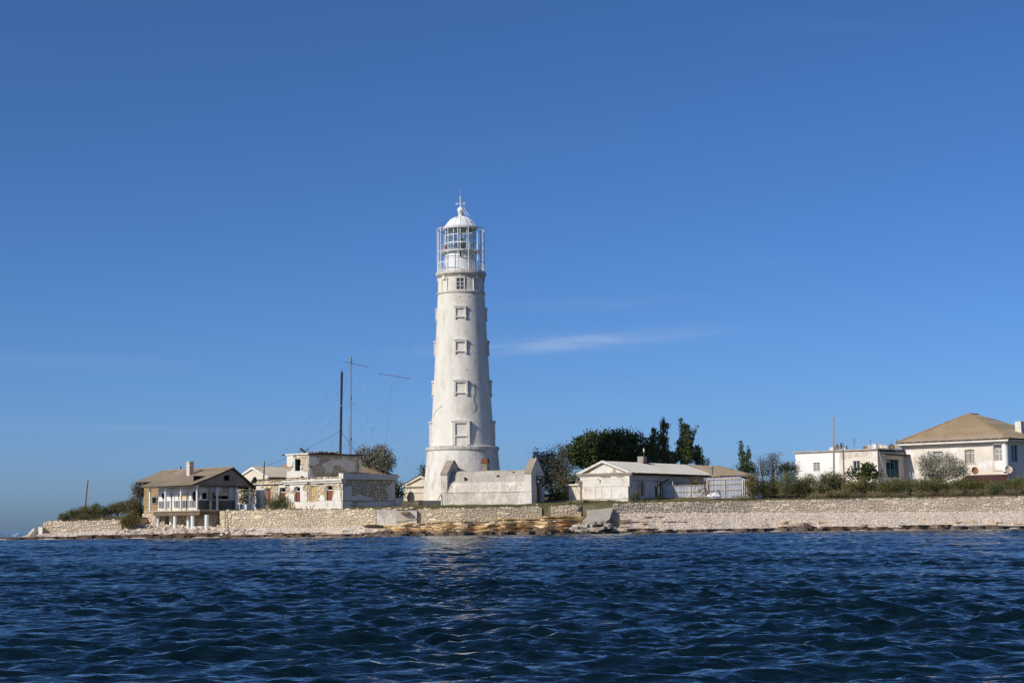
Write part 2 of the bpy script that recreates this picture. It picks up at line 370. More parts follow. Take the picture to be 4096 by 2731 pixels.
def lay_stones(a0, a1, b0, b1, ch=(.2, .36), cw=(.28, .8), gap=.03):
    """rubble courses over a rectangle or between curves b0(a), b1(a): list of (a, b, w, h)"""
    out = []; fb0 = b0 if callable(b0) else (lambda a: b0); fb1 = b1 if callable(b1) else (lambda a: b1)
    v = 0.0; H = max(fb1(a0 + (a1 - a0) * i / 20) - fb0(a0 + (a1 - a0) * i / 20) for i in range(21))
    while v < H - .06:
        h = random.uniform(*ch); a = a0 - random.uniform(0, .3)
        while a < a1:
            w = random.uniform(*cw) * (1.15 if h > .27 else .9)
            lo, hi = max(a, a0), min(a + w, a1); c = (lo + hi) / 2
            dv = random.uniform(-.07, .07) + .05 * math.sin(c * .9 + v * 3); hh = h * random.uniform(.75, 1.15)
            zb = fb0(c) + v + dv; zt = min(zb + hh, fb1(c))
            if hi - lo > .12 and zt - zb > .07:
                if h > .26 and random.random() < .3 and w < .7:          # two thin stones in one course
                    m = zb + (zt - zb) * random.uniform(.4, .6)
                    out.append((c, (zb + m) / 2, hi - lo - gap, m - zb - gap)); out.append((c, (m + zt) / 2, hi - lo - gap, zt - m - gap))
                else: out.append((c, (zb + zt) / 2, hi - lo - gap, zt - zb - gap))
            a += w
        v += h
    return out
def place_stones(parent, st, mp, mat, name='stone', depth=.22, rotz=0.0, limit=300, proud=.05, jit=.03):
    """the largest `limit` stones as parts, the rest joined into one stuff part"""
    st = sorted(st, key=lambda s: -s[2] * s[3]); rest = MB()
    for i, (a, b, w, h) in enumerate(st):
        d = depth * random.uniform(.85, 1.15); k = random.randrange(9); dz = -proud + d * .5 + random.uniform(-jit, jit)
        loc = mp(a, b, dz); rz = rotz(a) if callable(rotz) else rotz
        if i < limit:
            o = link(name, stone_mesh(k, mat), parent, loc, rz, (w * random.choice((1, -1)), d, h * random.choice((1, -1))))
        else:
            c, s_ = math.cos(rz), math.sin(rz); q = STONE[k]
            rest.add([(loc[0] + c * x * w - s_ * y * d, loc[1] + s_ * x * w + c * y * d, loc[2] + z * h) for x, y, z in q.v], q.f)
    if rest.v: stuff(rest.build('small_' + name, mat, parent))

# roofing
def corr(p0, p1, q0, q1, amp=.03, lam=.18, rows=1, lift=.0):
    """corrugated sheet between eave line p0-p1 and ridge line q0-q1 (clipped where the lines are of different length)"""
    p0, p1, q0, q1 = map(Vector, (p0, p1, q0, q1))
    e = (p1 - p0); L = e.length; e.normalize()
    n = e.cross(q0 - p0).normalized() if (q0 - p0).length > 1e-4 else e.cross(q1 - p0).normalized()
    if n.z < 0: n = -n
    A0 = 0.0; A1 = L; B0 = (q0 - p0).dot(e); B1 = (q1 - p0).dot(e)
    xs0, xs1 = min(A0, B0), max(A1, B1); N = max(2, int((xs1 - xs0) / (lam / 4)))
    mb = MB(); vs = []
    s_dir = (q0 - p0) - e * B0
    for t in (0, 1):
        lo, hi = (A0, A1) if t == 0 else (B0, B1)
        for i in range(N + 1):
            x = min(max(xs0 + (xs1 - xs0) * i / N, lo), hi)
            vs.append(p0 + e * x + s_dir * t + n * (lift + amp * math.sin(2 * math.pi * x / lam)))
    for i in range(N): mb.f.append((i, i + 1, N + 2 + i, N + 1 + i))
    mb.v = [tuple(v) for v in vs]; return mb
def roof(parent, p0, p1, q0, q1, mat, rows=4, sheet=None, name='roof_sheet', amp=.03, lam=.18, jit=.02):
    """rows of overlapping sheets; sheet = width of a sheet (None: whole row)"""
    p0, p1, q0, q1 = map(Vector, (p0, p1, q0, q1))
    for j in range(rows):
        t0, t1 = j / rows, min(1, (j + 1) / rows + .02)
        a, b = p0.lerp(q0, t0), p1.lerp(q1, t0); c, d = p0.lerp(q0, t1), p1.lerp(q1, t1)
        k = 1 if not sheet else max(1, round((b - a).length / sheet))
        for i in range(k):
            l = .025 + random.uniform(0, jit)
            corr(a.lerp(b, i / k), a.lerp(b, (i + 1) / k), c.lerp(d, i / k), c.lerp(d, (i + 1) / k), amp, lam, lift=l).build(name, mat, parent, smooth=50)
def prism(poly_pts, mp, th): return MB().panel(poly_pts, [], mp, th)

# ------------------------------------------------------------------ lie of the land
KP = np.array([0, 165, 300, 505, 600, 700, 860, 905, 1300, 1500, 1850, 2170, 2400, 2600, 3000, 3500, 4096, 4900.])
kYw = np.array([250, 248, 247, 246, 245.5, 244.5, 242.6, 242, 238, 236, 234, 236, 238.5, 241.5, 246, 247, 248, 250.])
kdw = np.array([6, 7, 8, 9, 16, 15.5, 13, 5, 5, 5, 6.5, 6.5, 6, 6, 6.5, 7.5, 8, 8.])
kzb = np.array([.7, .85, .85, 1.2, 2.2, 2.2, 2.0, 1.3, 1.15, 1.4, 1.85, 2.2, 2.5, 2.75, 2.6, 2.5, 2.4, 2.4])
kzt = np.array([1.1, 2.45, 2.53, 2.7, 3.1, 3.4, 3.6, 3.7, 3.67, 3.6, 3.54, 3.64, 3.9, 4.03, 4.17, 4.35, 4.45, 4.6])
KX = np.array([P(p, 2060, y + d).x for p, y, d in zip(KP, kYw, kdw)])
def ip(k, X): return float(np.interp(X, KX, k))
def Yw(X): return ip(kYw, X) + .35 * math.sin(X * .9) + .25 * math.sin(X * 2.3 + 1)
def Ywall(X): return ip(kYw, X) + ip(kdw, X)
def zb(X): return ip(kzb, X)
def zt(X): return ip(kzt, X)
def ground(X, Y):
    d = max(0, Y - Ywall(X)); sl = .03 if X < -35 else (.03 + .055 * min(1, (X + 35) / 50))
    z = zt(X) + sl * min(d, 32) + .05 * math.sin(X * .7 + Y * .5) * min(1, d / 4) + .04 * math.sin(X * 1.9 - Y * 1.1) * min(1, d / 4)
    return z
def beach(X, Y):
    yw, w = Yw(X), Ywall(X); t = (Y - yw) / max(.5, w - yw)
    if t < 0: return max(-1.2, .3 * (Y - yw))
    t = min(1, t); m = max(0, min(1, (X + 18) / 4, (13 - X) / 2))      # the bedded rocks lie bare in the middle of the shore
    return .12 + (zb(X) - .12) * (t ** 1.05 * (1 - m) + m * t ** 4) - .12 * m

XS = np.concatenate([np.arange(-78, 75, .55), np.arange(75, 150, 3.)])
def sheet(name, rows, mat, lo=None):
    xs = [x for x in XS if lo is None or x >= lo]
    V = np.array([[(x, *rows(x, j)) for x in xs] for j in range(rows.n)], float).reshape(-1, 3)
    n = len(xs); a = (np.arange(rows.n - 1)[:, None] * n + np.arange(n - 1)[None]).ravel()
    return link(name, npmesh(name, V, np.stack([a, a + 1, a + n + 1, a + n], 1), mat, True))
def rows_beach(x, j):
    yw, w = Yw(x), Ywall(x) + .12
    Y = yw - 4 + 4 * j / 4 if j < 4 else yw + (w - yw) * (j - 4) / 22
    z = beach(x, Y)
    if 5 < j < 25: z += random.uniform(-.05, .05)
    if x < -69.5: z = min(z, .35 + (x + 69.5) * .10)
    return (Y, z)
rows_beach.n = 27
struct(sheet('beach', rows_beach, SHING))
def rows_ground(x, j):
    w = Ywall(x) + .15
    if j == 0: return (w, zb(x) - .4)
    j -= 1
    Y = w + [0, .25, .6, 1, 1.5, 2, 2.6, 3.2, 4, 5, 6, 7.5, 9, 11, 13, 15.5, 18, 21, 25, 30, 36, 45, 60, 90, 140][j]
    z = ground(x, Y) - (.02 if j else .04)
    if 0 < j < 18: z += random.uniform(-.04, .04)
    return (Y, z)
rows_ground.n = 26
struct(sheet('ground', rows_ground, EARTH, -67.3))
# headland end closing the ground towards the open water
mb = MB(); pts = [rows_ground(-67.2, j) for j in range(1, 26)]
for (y, z) in pts: mb.v += [(-67.2, y, z), (-67.9, y, -1)]
for j in range(24): mb.f.append((2 * j, 2 * j + 1, 2 * j + 3, 2 * j + 2))
struct(mb.build('ground_edge', EARTH))

# ------------------------------------------------------------------ the sea
def sea_height(X, Y, seed=3):
    g = np.random.default_rng(seed); Z = np.zeros_like(X); DX = np.zeros_like(X); DY = np.zeros_like(X)
    # gusts: the wind sea comes in groups
    grp = np.ones_like(X)
    for lam in (9, 14, 23, 37):
        a = g.uniform(0, 2 * math.pi); grp = grp + .20 * np.sin((X * math.cos(a) + Y * math.sin(a)) * 2 * math.pi / lam + g.uniform(0, 6.28))
    n = 96
    for i in range(8):                                              # a low swell under the chop
        lam = g.uniform(2.2, 6); th = g.normal(0, .5) + R(20) + math.pi * .5; k = 2 * math.pi / lam
        Z += .010 / k * np.sin((X * math.cos(th) + Y * math.sin(th)) * k + g.uniform(0, 6.28))
    for i in range(n):
        lam = 0.18 * (1.7 / 0.18) ** ((i + g.uniform(0, 1)) / n)
        th = g.normal(0, .34 if lam > .6 else .5) + R(10) + math.pi * .5
        k = 2 * math.pi / lam
        sl = .030 if lam > .8 else (.040 if lam > .4 else .048)
        A = sl / k * (1.0 if lam < 1.3 else .8)
        ph = (X * math.cos(th) + Y * math.sin(th)) * k + g.uniform(0, 6.28)
        sp = np.where(Y < 90, .030 + .0021 * Y, .22 + (Y - 90) * .0012); m = grp * np.clip(lam / (2.6 * sp), 0, 1) ** 1.5      # no ripples finer than the net carries
        Z += A * m * np.sin(ph); DX += A * .6 * math.cos(th) * np.cos(ph); DY += A * .6 * math.sin(th) * np.cos(ph)
    return Z, DX, DY
def sea_mesh():
    ys = [5.0]
    while ys[-1] < 268: ys.append(ys[-1] + (.026 + .0019 * ys[-1] if ys[-1] < 90 else .22 + (ys[-1] - 90) * .0012))
    ys = np.array(ys); nc = 720; us = np.linspace(-.42, .42, nc)
    Y, U = np.meshgrid(ys, us, indexing='ij'); X = U * (Y + 26)
    Z, DX, DY = sea_height(X, Y)
    yw = np.interp(X, KX, kYw); d = np.clip((yw - Y) / 13, 0, 1); calm = .12 + .88 * d ** 1.3
    calm = np.where(X < -72, np.maximum(calm, .5), calm)
    V = np.stack([X + DX * calm, Y + DY * calm, Z * calm], -1).reshape(-1, 3)
    a = (np.arange(len(ys) - 1)[:, None] * nc + np.arange(nc - 1)[None]).ravel()
    return V, np.stack([a, a + 1, a + nc + 1, a + nc], 1), ys[-1]
SEA = bpy.data.materials.new('sea_water'); SEA.use_nodes = True
t = SEA.node_tree; b = t.nodes['Principled BSDF']
b.inputs['Base Color'].default_value = (.0025, .0095, .0135, 1); b.inputs['Roughness'].default_value = .06; b.inputs['IOR'].default_value = 1.333; b.inputs['Specular IOR Level'].default_value = .36
geo = t.nodes.new('ShaderNodeNewGeometry')
gn = t.nodes.new('ShaderNodeTexNoise'); gn.inputs['Scale'].default_value = .045; gn.inputs['Detail'].default_value = 3; t.links.new(geo.outputs['Position'], gn.inputs[0])
gr = t.nodes.new('ShaderNodeMapRange'); gr.inputs[1].default_value = .35; gr.inputs[2].default_value = .65; gr.inputs[3].default_value = .45; gr.inputs[4].default_value = 1.0; t.links.new(gn.outputs[0], gr.inputs[0])      # gusts roughen the water in patches
prev = None
for sc, st, dist, rot in ((2.6, 1.0, .13, 8), (8, 1.0, .06, -14), (22, .9, .022, 20)):
    m_ = t.nodes.new('ShaderNodeMapping'); m_.inputs['Scale'].default_value = (.42, 1, 1); m_.inputs['Rotation'].default_value = (0, 0, R(rot)); t.links.new(geo.outputs['Position'], m_.inputs[0])
    n_ = t.nodes.new('ShaderNodeTexNoise'); n_.inputs['Scale'].default_value = sc; n_.inputs['Detail'].default_value = 2; t.links.new(m_.outputs[0], n_.inputs[0])
    b_ = t.nodes.new('ShaderNodeBump'); b_.inputs['Strength'].default_value = st; b_.inputs['Distance'].default_value = dist
    t.links.new(n_.outputs[0], b_.inputs['Height']); t.links.new(gr.outputs[0], b_.inputs['Strength'])
    if prev: t.links.new(prev.outputs[0], b_.inputs['Normal'])
    prev = b_
t.links.new(prev.outputs[0], b.inputs['Normal'])
V, Q, yend = sea_mesh()
struct(link('sea', npmesh('sea', V, Q, SEA, True)))
# the open sea round about, out to the horizon
mb = MB(); zf = -.08
def strip(x0, x1, y0, y1): mb.add([(x0, y0, zf), (x1, y0, zf), (x1, y1, zf), (x0, y1, zf)], [(0, 1, 2, 3)])
strip(-26000, 26000, yend - .5, 26000); strip(-26000, 26000, -26000, 6)
for s_ in (-1, 1):
    v = [(s_ * .418 * 32, 6, zf), (s_ * 26000, 6, zf), (s_ * 26000, yend - .5, zf), (s_ * .418 * (yend + 25.5), yend - .5, zf)]
    mb.add(v, [(0, 1, 2, 3)])
struct(mb.build('open_sea', SEA))
# whitecaps on the open water beyond the spit
mb = MB()
for k in range(30):
    Y = random.uniform(330, 1100); px = random.uniform(-300, 158); p = P(px, 2124, Y); l = random.uniform(.4, 1.3); h = random.uniform(.05, .14)
    for q in range(3):
        cx, cy = p.x + random.uniform(-l, l) * .5, Y + random.uniform(-.6, .6); n = 7; ll = l * random.uniform(.4, .8)
        vs = [(cx + ll * math.cos(6.283 * i / n) * random.uniform(.7, 1.1), cy + .6 * math.sin(6.283 * i / n), -.05 + .05 * random.random()) for i in range(n)] + [(cx, cy, h)]
        mb.add(vs, [(i, (i + 1) % n, n) for i in range(n)])
stuff(mb.build('whitecap_foam', FOAM))['label'] = 'small whitecaps breaking on the open sea beyond the spit'

# ------------------------------------------------------------------ bedded rock along the waterline
def layer(x0, x1, yf, depth, z0, z1, rough=.35, step=.55, tilt=0.0):
    """one ledge: jagged front edge, flat bedded top"""
    n = max(3, int((x1 - x0) / step)); top, bot = [], []; j = 0.0
    fr = []
    for i in range(n + 1):
        x = x0 + (x1 - x0) * i / n; j = .6 * j + random.uniform(-rough, rough); e = min(1, i / 1.5, (n - i) / 1.5)
        fr.append((x, yf(x) + j + (1 - e) * depth * .5, z1 + random.uniform(-.03, .03) + tilt * (x - x0)))
    mb = MB(); k = n + 1
    vs = [(x, y, z) for x, y, z in fr] + [(x, y + .10 + random.uniform(-.06, .12), z0) for x, y, z in fr] + [(x, yf(x) + depth, z + random.uniform(-.02, .05)) for x, y, z in fr] + [(x, yf(x) + depth, z0) for x, y, z in fr]
    fs = [(i, i + 1, k + i + 1, k + i) for i in range(n)] + [(i, 2 * k + i, 2 * k + i + 1, i + 1) for i in range(n)]
    fs += [(0, k, 3 * k, 2 * k), (n, 2 * k + n, 3 * k + n, k + n)]
    return mb.add(vs, fs)
shelf = link('rock_shelf', None); struct(shelf)
x = -72.5
while x < 72:                                   # long low shelf at the waterline, ragged, weed-dark
    l = random.uniform(10, 20); h = random.uniform(.30, .42) - (.12 if x < -62 else 0)
    layer(x - 1, x + l + 1.5, lambda X: Yw(X) - .35 + .35 * math.sin(X * .8 + x), 3.0, -.6, h, .22, .4, random.uniform(-.006, .006)).build('rock_layer', ROCKD, shelf)
    x += l
x = -70
while x < 72:
    l = random.uniform(2, 8)
    if random.random() < .8:
        layer(x, x + l, lambda X: Yw(X) + .5 + .3 * math.sin(X * 1.1), random.uniform(1.4, 2.4), .05, random.uniform(.42, .66) - (.15 if x < -62 else 0), .28, .4, random.uniform(-.02, .02)).build('rock_layer', ROCKD, shelf)
    if random.random() < .4:
        layer(x + 1, x + l * .8, lambda X: Yw(X) - .9, random.uniform(.8, 1.2), -.5, random.uniform(.04, .18), .3, .4).build('rock_layer', ROCKD, shelf)
    x += l * random.uniform(.6, 1.1)
xa, xb = P(1480, 2100, 239).x, P(2430, 2090, 242).x
x = xa - 6                                       # orange and yellow beds stepping up to the wall in the middle of the shore
for k in range(13):
    z1 = .52 + k * .118; off = 1.0 + k * .36 + (.28 if k % 2 else -.12)
    x = xa + random.uniform(-4, 2) - (3 if z1 < .9 else 0)
    while x < xb:
        l = random.uniform(4, 13); xm = x + l / 2; zz = z1 * (zb(xm) / 1.95) ** .9 + random.uniform(-.04, .04); o_ = off + random.uniform(-.3, .3); ph = random.uniform(0, 6)
        if zz < zb(xm) + .05:
            mm = (ROCKO if k < 5 else ROCKY) if random.random() < .72 else random.choice((ROCKD, ROCKO, ROCKY, LIMEP))
            layer(x, x + l, lambda X: Yw(X) + o_ + .30 * math.sin(X * .9 + ph) + .12 * math.sin(X * 2.7 + ph), 2.0, zz - .16, zz, .13, .35, random.uniform(-.012, .012)).build('rock_layer', mm, shelf)
        x += l * random.uniform(.6, .95)
x = P(905, 2110, 244).x
while x < xa:                                    # low pale beds under the wall before the ruin
    l = random.uniform(2, 6)
    layer(x, x + l, lambda X: Yw(X) + 2.2, 2.0, .3, random.uniform(.6, .85), .3).build('rock_layer', random.choice((ROCKY, ROCKG, LIMEP)), shelf)
    x += l * 1.15
for _ in range(16):                              # slabs breaking the shingle on the far side
    x = random.uniform(P(2650, 2090, 250).x, 72); l = random.uniform(2, 6); o_ = random.uniform(1.2, 3.2)
    layer(x, x + l, lambda X: Yw(X) + o_, 1.2, .1, beach(x, Yw(x) + o_) + random.uniform(.12, .22), .3).build('rock_layer', random.choice((ROCKG, ROCKO, ROCKO, ROCKY)), shelf)

# pebbles and broken stone: too many to count
mb = MB()
def pebble(x, y, z, s, flat=.7):
    a = random.uniform(0, 6.28); n = 5; vs = []
    for i in range(n): vs.append((x + s * math.cos(a + 6.283 * i / n) * random.uniform(.7, 1.2), y + s * math.sin(a + 6.283 * i / n) * random.uniform(.7, 1.2), z + random.uniform(-.2, .2) * s))
    vs += [(x + random.uniform(-.3, .3) * s, y, z + s * flat), (x, y, z - s * flat)]
    mb.add(vs, [(i, (i + 1) % n, n) for i in range(n)] + [((i + 1) % n, i, n + 1) for i in range(n)])
x0r, x1r = P(2440, 2090, 248).x, 74
for _ in range(15000):
    x = random.uniform(x0r, x1r); t_ = random.uniform(.10, 1.0); y = Yw(x) + (Ywall(x) - Yw(x)) * t_
    pebble(x, y, beach(x, y) + .02, random.choice((.05, .06, .07, .08, .09, .11, .15)))
xl0, xl1 = P(200, 2120, 250).x, P(1480, 2110, 240).x
for _ in range(7000):
    x = random.uniform(xl0, xl1); t_ = random.uniform(.15, 1.0); y = Yw(x) + (Ywall(x) - Yw(x)) * t_
    pebble(x, y, beach(x, y) + .02, random.choice((.06, .08, .10, .12, .16)))
for _ in range(1500):                            # stony edge on top of the wall, far side
    x = random.uniform(P(2500, 2015, 255).x, 74); y = Ywall(x) + random.uniform(.3, 5.5) * random.random() ** .6
    pebble(x, y, ground(x, y) + .03, random.choice((.04, .05, .06, .08)))
stuff(mb.build('pebbles', PEB))['label'] = 'pale shingle and broken stone covering the beach'

# larger slabs tumbled below the house on stilts, each its own stone
def slab_mesh(sx, sy, sz):
    mb = MB(); n = random.choice((5, 6, 7)); a0 = random.uniform(0, 6)
    pl = [(sx * math.cos(a0 + 6.283 * i / n) * random.uniform(.7, 1.1), sy * math.sin(a0 + 6.283 * i / n) * random.uniform(.7, 1.1)) for i in range(n)]
    vs = [(x * .9, y * .9, sz + random.uniform(-.1, .1) * sz) for x, y in pl] + [(x, y, sz * .55) for x, y in pl] + [(x * .95, y * .95, -sz) for x, y in pl]
    return mb.add(vs, [tuple(range(n))] + [(i, n + i, n + (i + 1) % n, (i + 1) % n) for i in range(n)] + [(n + i, 2 * n + i, 2 * n + (i + 1) % n, n + (i + 1) % n) for i in range(n)] + [tuple(range(3 * n - 1, 2 * n - 1, -1))])
slabs = [slab_mesh(.5, .38, .13).mesh('rubble_slab') for _ in range(8)]
for m_ in slabs: m_.materials.append(RUBB)
for _ in range(230):
    px = random.uniform(420, 1010); Y0 = P(px, 2110, 246).x; x = Y0
    t_ = random.random() ** .8 * .85 + .13; y = Yw(x) + (Ywall(x) - Yw(x)) * t_
    s_ = random.choice((.4, .45, .5, .6, .7, .8, 1.1)) * (1.2 if t_ < .7 else .85)
    o = link('rubble_slab', random.choice(slabs), None, (x, y, beach(x, y) + .10 * s_), None, (s_ * 1.15, s_ * .85, s_ * random.uniform(.6, 1.1)))
    o.rotation_euler = (random.uniform(-.5, .25), random.uniform(-.35, .35), random.uniform(0, 6.28))
    tag(o, 'pale flat stone lying in the rubble slope below the house on stilts', 'stone', 'stones of the rubble slope')
for _ in range(70):
    x = random.uniform(P(2450, 2090, 248).x, 72); t_ = random.uniform(.3, .98); y = Yw(x) + (Ywall(x) - Yw(x)) * t_
    s_ = random.choice((.3, .35, .45, .6))
    o = link('beach_stone', random.choice(slabs), None, (x, y, beach(x, y) + .08 * s_), None, (s_, s_ * .8, s_ * random.uniform(1.2, 2.2)))
    o.rotation_euler = (random.uniform(-.4, .2), random.uniform(-.3, .3), random.uniform(0, 6.28))
    tag(o, 'pale loose stone lying on the pebble beach under the long wall', 'stone', 'loose stones on the pebble beach')

# ------------------------------------------------------------------ sea walls of rubble stone
def sea_wall(label, pa, pb, mat, core, yoff=0.0, limit=300, top=None, bot=None, ch=(.16, .30), cw=(.24, .68), lower=.15, cap=True):
    xa, xb = P(pa, 2060, Ywall(P(pa, 2060, 250).x)).x, P(pb, 2060, Ywall(P(pb, 2060, 250).x)).x
    Yf = lambda X: Ywall(X) + yoff
    ft = top or zt; fb = bot or (lambda X: zb(X) - lower)
    xc = (xa + xb) / 2; o = Vector((xc, Yf(xc), fb(xc)))
    w = thing('sea_wall', label, 'sea wall', o)
    n = max(4, int((xb - xa) / 1.2)); mb = MB(); cp = MB()
    for i in range(n + 1):
        X = xa + (xb - xa) * i / n; y = Yf(X)
        mb.v += [(X - o.x, y - o.y + .02, fb(X) - .5 - o.z), (X - o.x, y - o.y + .02, ft(X) - .03 - o.z), (X - o.x, y - o.y + .65, ft(X) - .03 - o.z), (X - o.x, y - o.y + .65, fb(X) - .5 - o.z)]
    for i in range(n):
        a = 4 * i
        mb.f += [(a, a + 4, a + 5, a + 1), (a + 1, a + 5, a + 6, a + 2), (a + 2, a + 6, a + 7, a + 3)]
    mb.f += [(0, 1, 2, 3), (4 * n, 4 * n + 3, 4 * n + 2, 4 * n + 1)]
    mb.build('mortar_core', core, w)
    st = lay_stones(xa, xb, fb, ft, ch, cw)
    rz = lambda a: math.atan2(Yf(a + .5) - Yf(a - .5), 1)
    place_stones(w, st, lambda a, b_, d: (a - o.x, Yf(a) - o.y + d, b_ - o.z), mat, rotz=rz, limit=limit)
    bg_ = []
    for _ in range(int((xb - xa) / 2.6)):
        a_ = random.uniform(xa + .8, xb - .8); hh = ft(a_) - fb(a_)
        if hh > .9: bg_.append((a_, fb(a_) + random.uniform(.3, hh - .3), random.uniform(.8, 1.5), random.uniform(.34, .52)))
    place_stones(w, bg_, lambda a, b_, d: (a - o.x, Yf(a) - o.y + d, b_ - o.z), mat, rotz=rz, limit=60, name='boulder', proud=.085, depth=.3)
    cs = []; x = xa
    while x < xb - .4:
        w_ = random.uniform(.3, .9)
        if random.random() < .55: cs.append((x + w_ / 2, ft(x) + .04, w_, random.uniform(.10, .24)))
        x += w_
    place_stones(w, cs, lambda a, b_, d: (a - o.x, Yf(a) - o.y + d + .1, b_ - o.z), mat, rotz=rz, limit=300, name='cap_stone', depth=.4, jit=.1)
    return w, o
sea_wall('low sea wall of pale rubble on the spit below the bushes', 172, 516, LIMEP, MORTARP, limit=260, ch=(.14, .26))
sea_wall('tall rubble sea wall in front of the two-storey ruin', 908, 1504, LIME, MORTARP, limit=300)
sea_wall('honey-coloured sea wall under the vaulted building', 1672, 2168, LIME, MORTARP, limit=300)
sea_wall('short piece of sea wall between the step gap and concrete ramp', 2203, 2325, LIME, MORTARP, limit=120)
sea_wall('long rubble sea wall above the pebble beach', 2452, 4400, LIMEP, MORTARP, limit=300, ch=(.12, .25), cw=(.26, .85))
def return_wall(label, p0, p1, z0, z1, mat=LIME, core=MORTAR):
    d = Vector((p1[0] - p0[0], p1[1] - p0[1], 0)); L = d.length; an = math.atan2(d.y, d.x)
    w = thing('sea_wall', label, 'sea wall', (p0[0], p0[1], z0), an)
    MB().box(0, L, .02, .6, -.5, z1 - z0 - .03).build('mortar_core', core, w)
    place_stones(w, lay_stones(0, L, 0, z1 - z0), FAC(0), mat, limit=200)
x_ = P(545, 2060, 256).x; return_wall('short rubble return of the spit wall beside the ochre bush', (P(512, 2060, 255).x + .02, 254.9), (P(600, 2060, 261).x, 261.2), .6, 2.75, LIMEP, MORTARP)
return_wall('rubble return at the near end of the tall sea wall', (P(868, 2060, 256).x - .45, 256.5), (P(907, 2060, 247).x - .30, 247.0), .6, 3.68)
# stepped end of the spit wall
mb = MB(); X = P(165, 2110, 255).x
mb.box(X - .2, X + .35, 254.2, 256, .2, 1.75)
tag(mb.build('wall_stub', LIMEP), 'low broken stub at the seaward end of the spit wall', 'wall')
# plastered block with the hanging stone between the walls
fr = Fr(1668, 2090, Ywall(P(1668, 2060, 240).x) - .45, 1.5)
t0 = thing('plastered_wall_block', 'plastered block of the sea wall with a loose stone jutting out', 'sea wall', fr.o, fr.rot)
xl = fr.f(1506, 2090)[0]
pl = [(xl, -.6)] + [fr.f(*q) for q in [(1506, 2042), (1530, 2037), (1560, 2038), (1600, 2041), (1640, 2040), (1668, 2040)]] + [(0, -.6)]
MB().panel(pl, [], FAC(0), 1.2).build('plaster_face', STUCV, t0)
st = [(*fr.f(*q), random.uniform(.6, 1.0), random.uniform(.2, .3)) for q in [(1515, 2040), (1535, 2034), (1555, 2032), (1580, 2036), (1600, 2033), (1625, 2034), (1645, 2030), (1520, 2080), (1560, 2082), (1610, 2078), (1640, 2084), (1585, 2090)]]
st += [(*fr.f(random.uniform(1512, 1660), random.uniform(2062, 2092)), random.uniform(.35, .9), random.uniform(.14, .26)) for _ in range(30)]
place_stones(t0, st, FAC(.12), LIME, depth=.5, proud=.1)
o = link('jutting_stone', stone_mesh(3, ROCKG), t0, (fr.f(1620, 2049)[0], -.25, fr.f(1620, 2049)[1]), 0, (1.4, .9, .42))
for q in [(1560, 2031), (1585, 2030), (1610, 2031)]:
    a, z = fr.f(*q); link('brick', stone_mesh(1, BRICK), t0, (a, .3, z), 0, (.55, .4, .12))
# steps in the gap
fr = Fr(2171, 2070, Ywall(P(2185, 2060, 242).x), 0)
t0 = thing('stone_steps', 'narrow concrete steps in the gap of the sea wall', 'steps', fr.o)
for i in range(5):
    MB().box(0.05, 1.15, .1 + i * .32, 2.2, -.4, .12 + i * .30).build('step', CONC, t0)
# broken concrete ramp
fr = Fr(2400, 2080, 240.5, 0)
t0 = thing('concrete_ramp', 'broken grey concrete boat ramp running down through the wall', 'ramp', fr.o)
mb = MB(); Vt = lambda px, py, Y: tuple(P(px, py, Y) - fr.o)
A = [Vt(2352, 2017, 247.5), Vt(2456, 2014, 247.5), Vt(2450, 2040, 244), Vt(2442, 2057, 242), Vt(2352, 2059, 242), Vt(2345, 2040, 244)]
mb.add(A + [(x, y, z - .7) for x, y, z in A], [(5, 2, 1, 0), (4, 3, 2, 5)] + [(i, (i + 1) % 6, 6 + (i + 1) % 6, 6 + i) for i in range(6)]); mb.build('upper_slab', CONC, t0)
mb = MB(); A = [Vt(2352, 2060, 241.8), Vt(2442, 2058, 241.8), Vt(2438, 2074, 240.2), Vt(2425, 2083, 239.9), Vt(2380, 2080, 239.8), Vt(2330, 2082, 240), Vt(2332, 2072, 240.4)]
mb.add(A + [(x, y + .1, z - .45) for x, y, z in A], [tuple(range(6, -1, -1))] + [(i, (i + 1) % 7, 7 + (i + 1) % 7, 7 + i) for i in range(7)]); mb.build('overhanging_slab', CONC, t0)
for k in range(26):
    px = random.uniform(2300, 2432); f_ = random.random(); Y_ = 240 - 2.2 * f_; py = 2088 + 34 * f_
    o = link('concrete_lump', None, t0); o.location = P(px, py, Y_) - fr.o
    mb = slab_mesh(random.uniform(.5, 1.3), random.uniform(.4, .9), random.uniform(.10, .24)); me = mb.mesh('concrete_lump'); me.materials.append(random.choice((CONC, CONC, ROCKG)))
    bpy.data.objects.remove(o); o = link('concrete_lump', me, t0, P(px, py, Y_) - fr.o); o.rotation_euler = (random.uniform(-.3, .2), random.uniform(-.3, .3), random.uniform(0, 6))
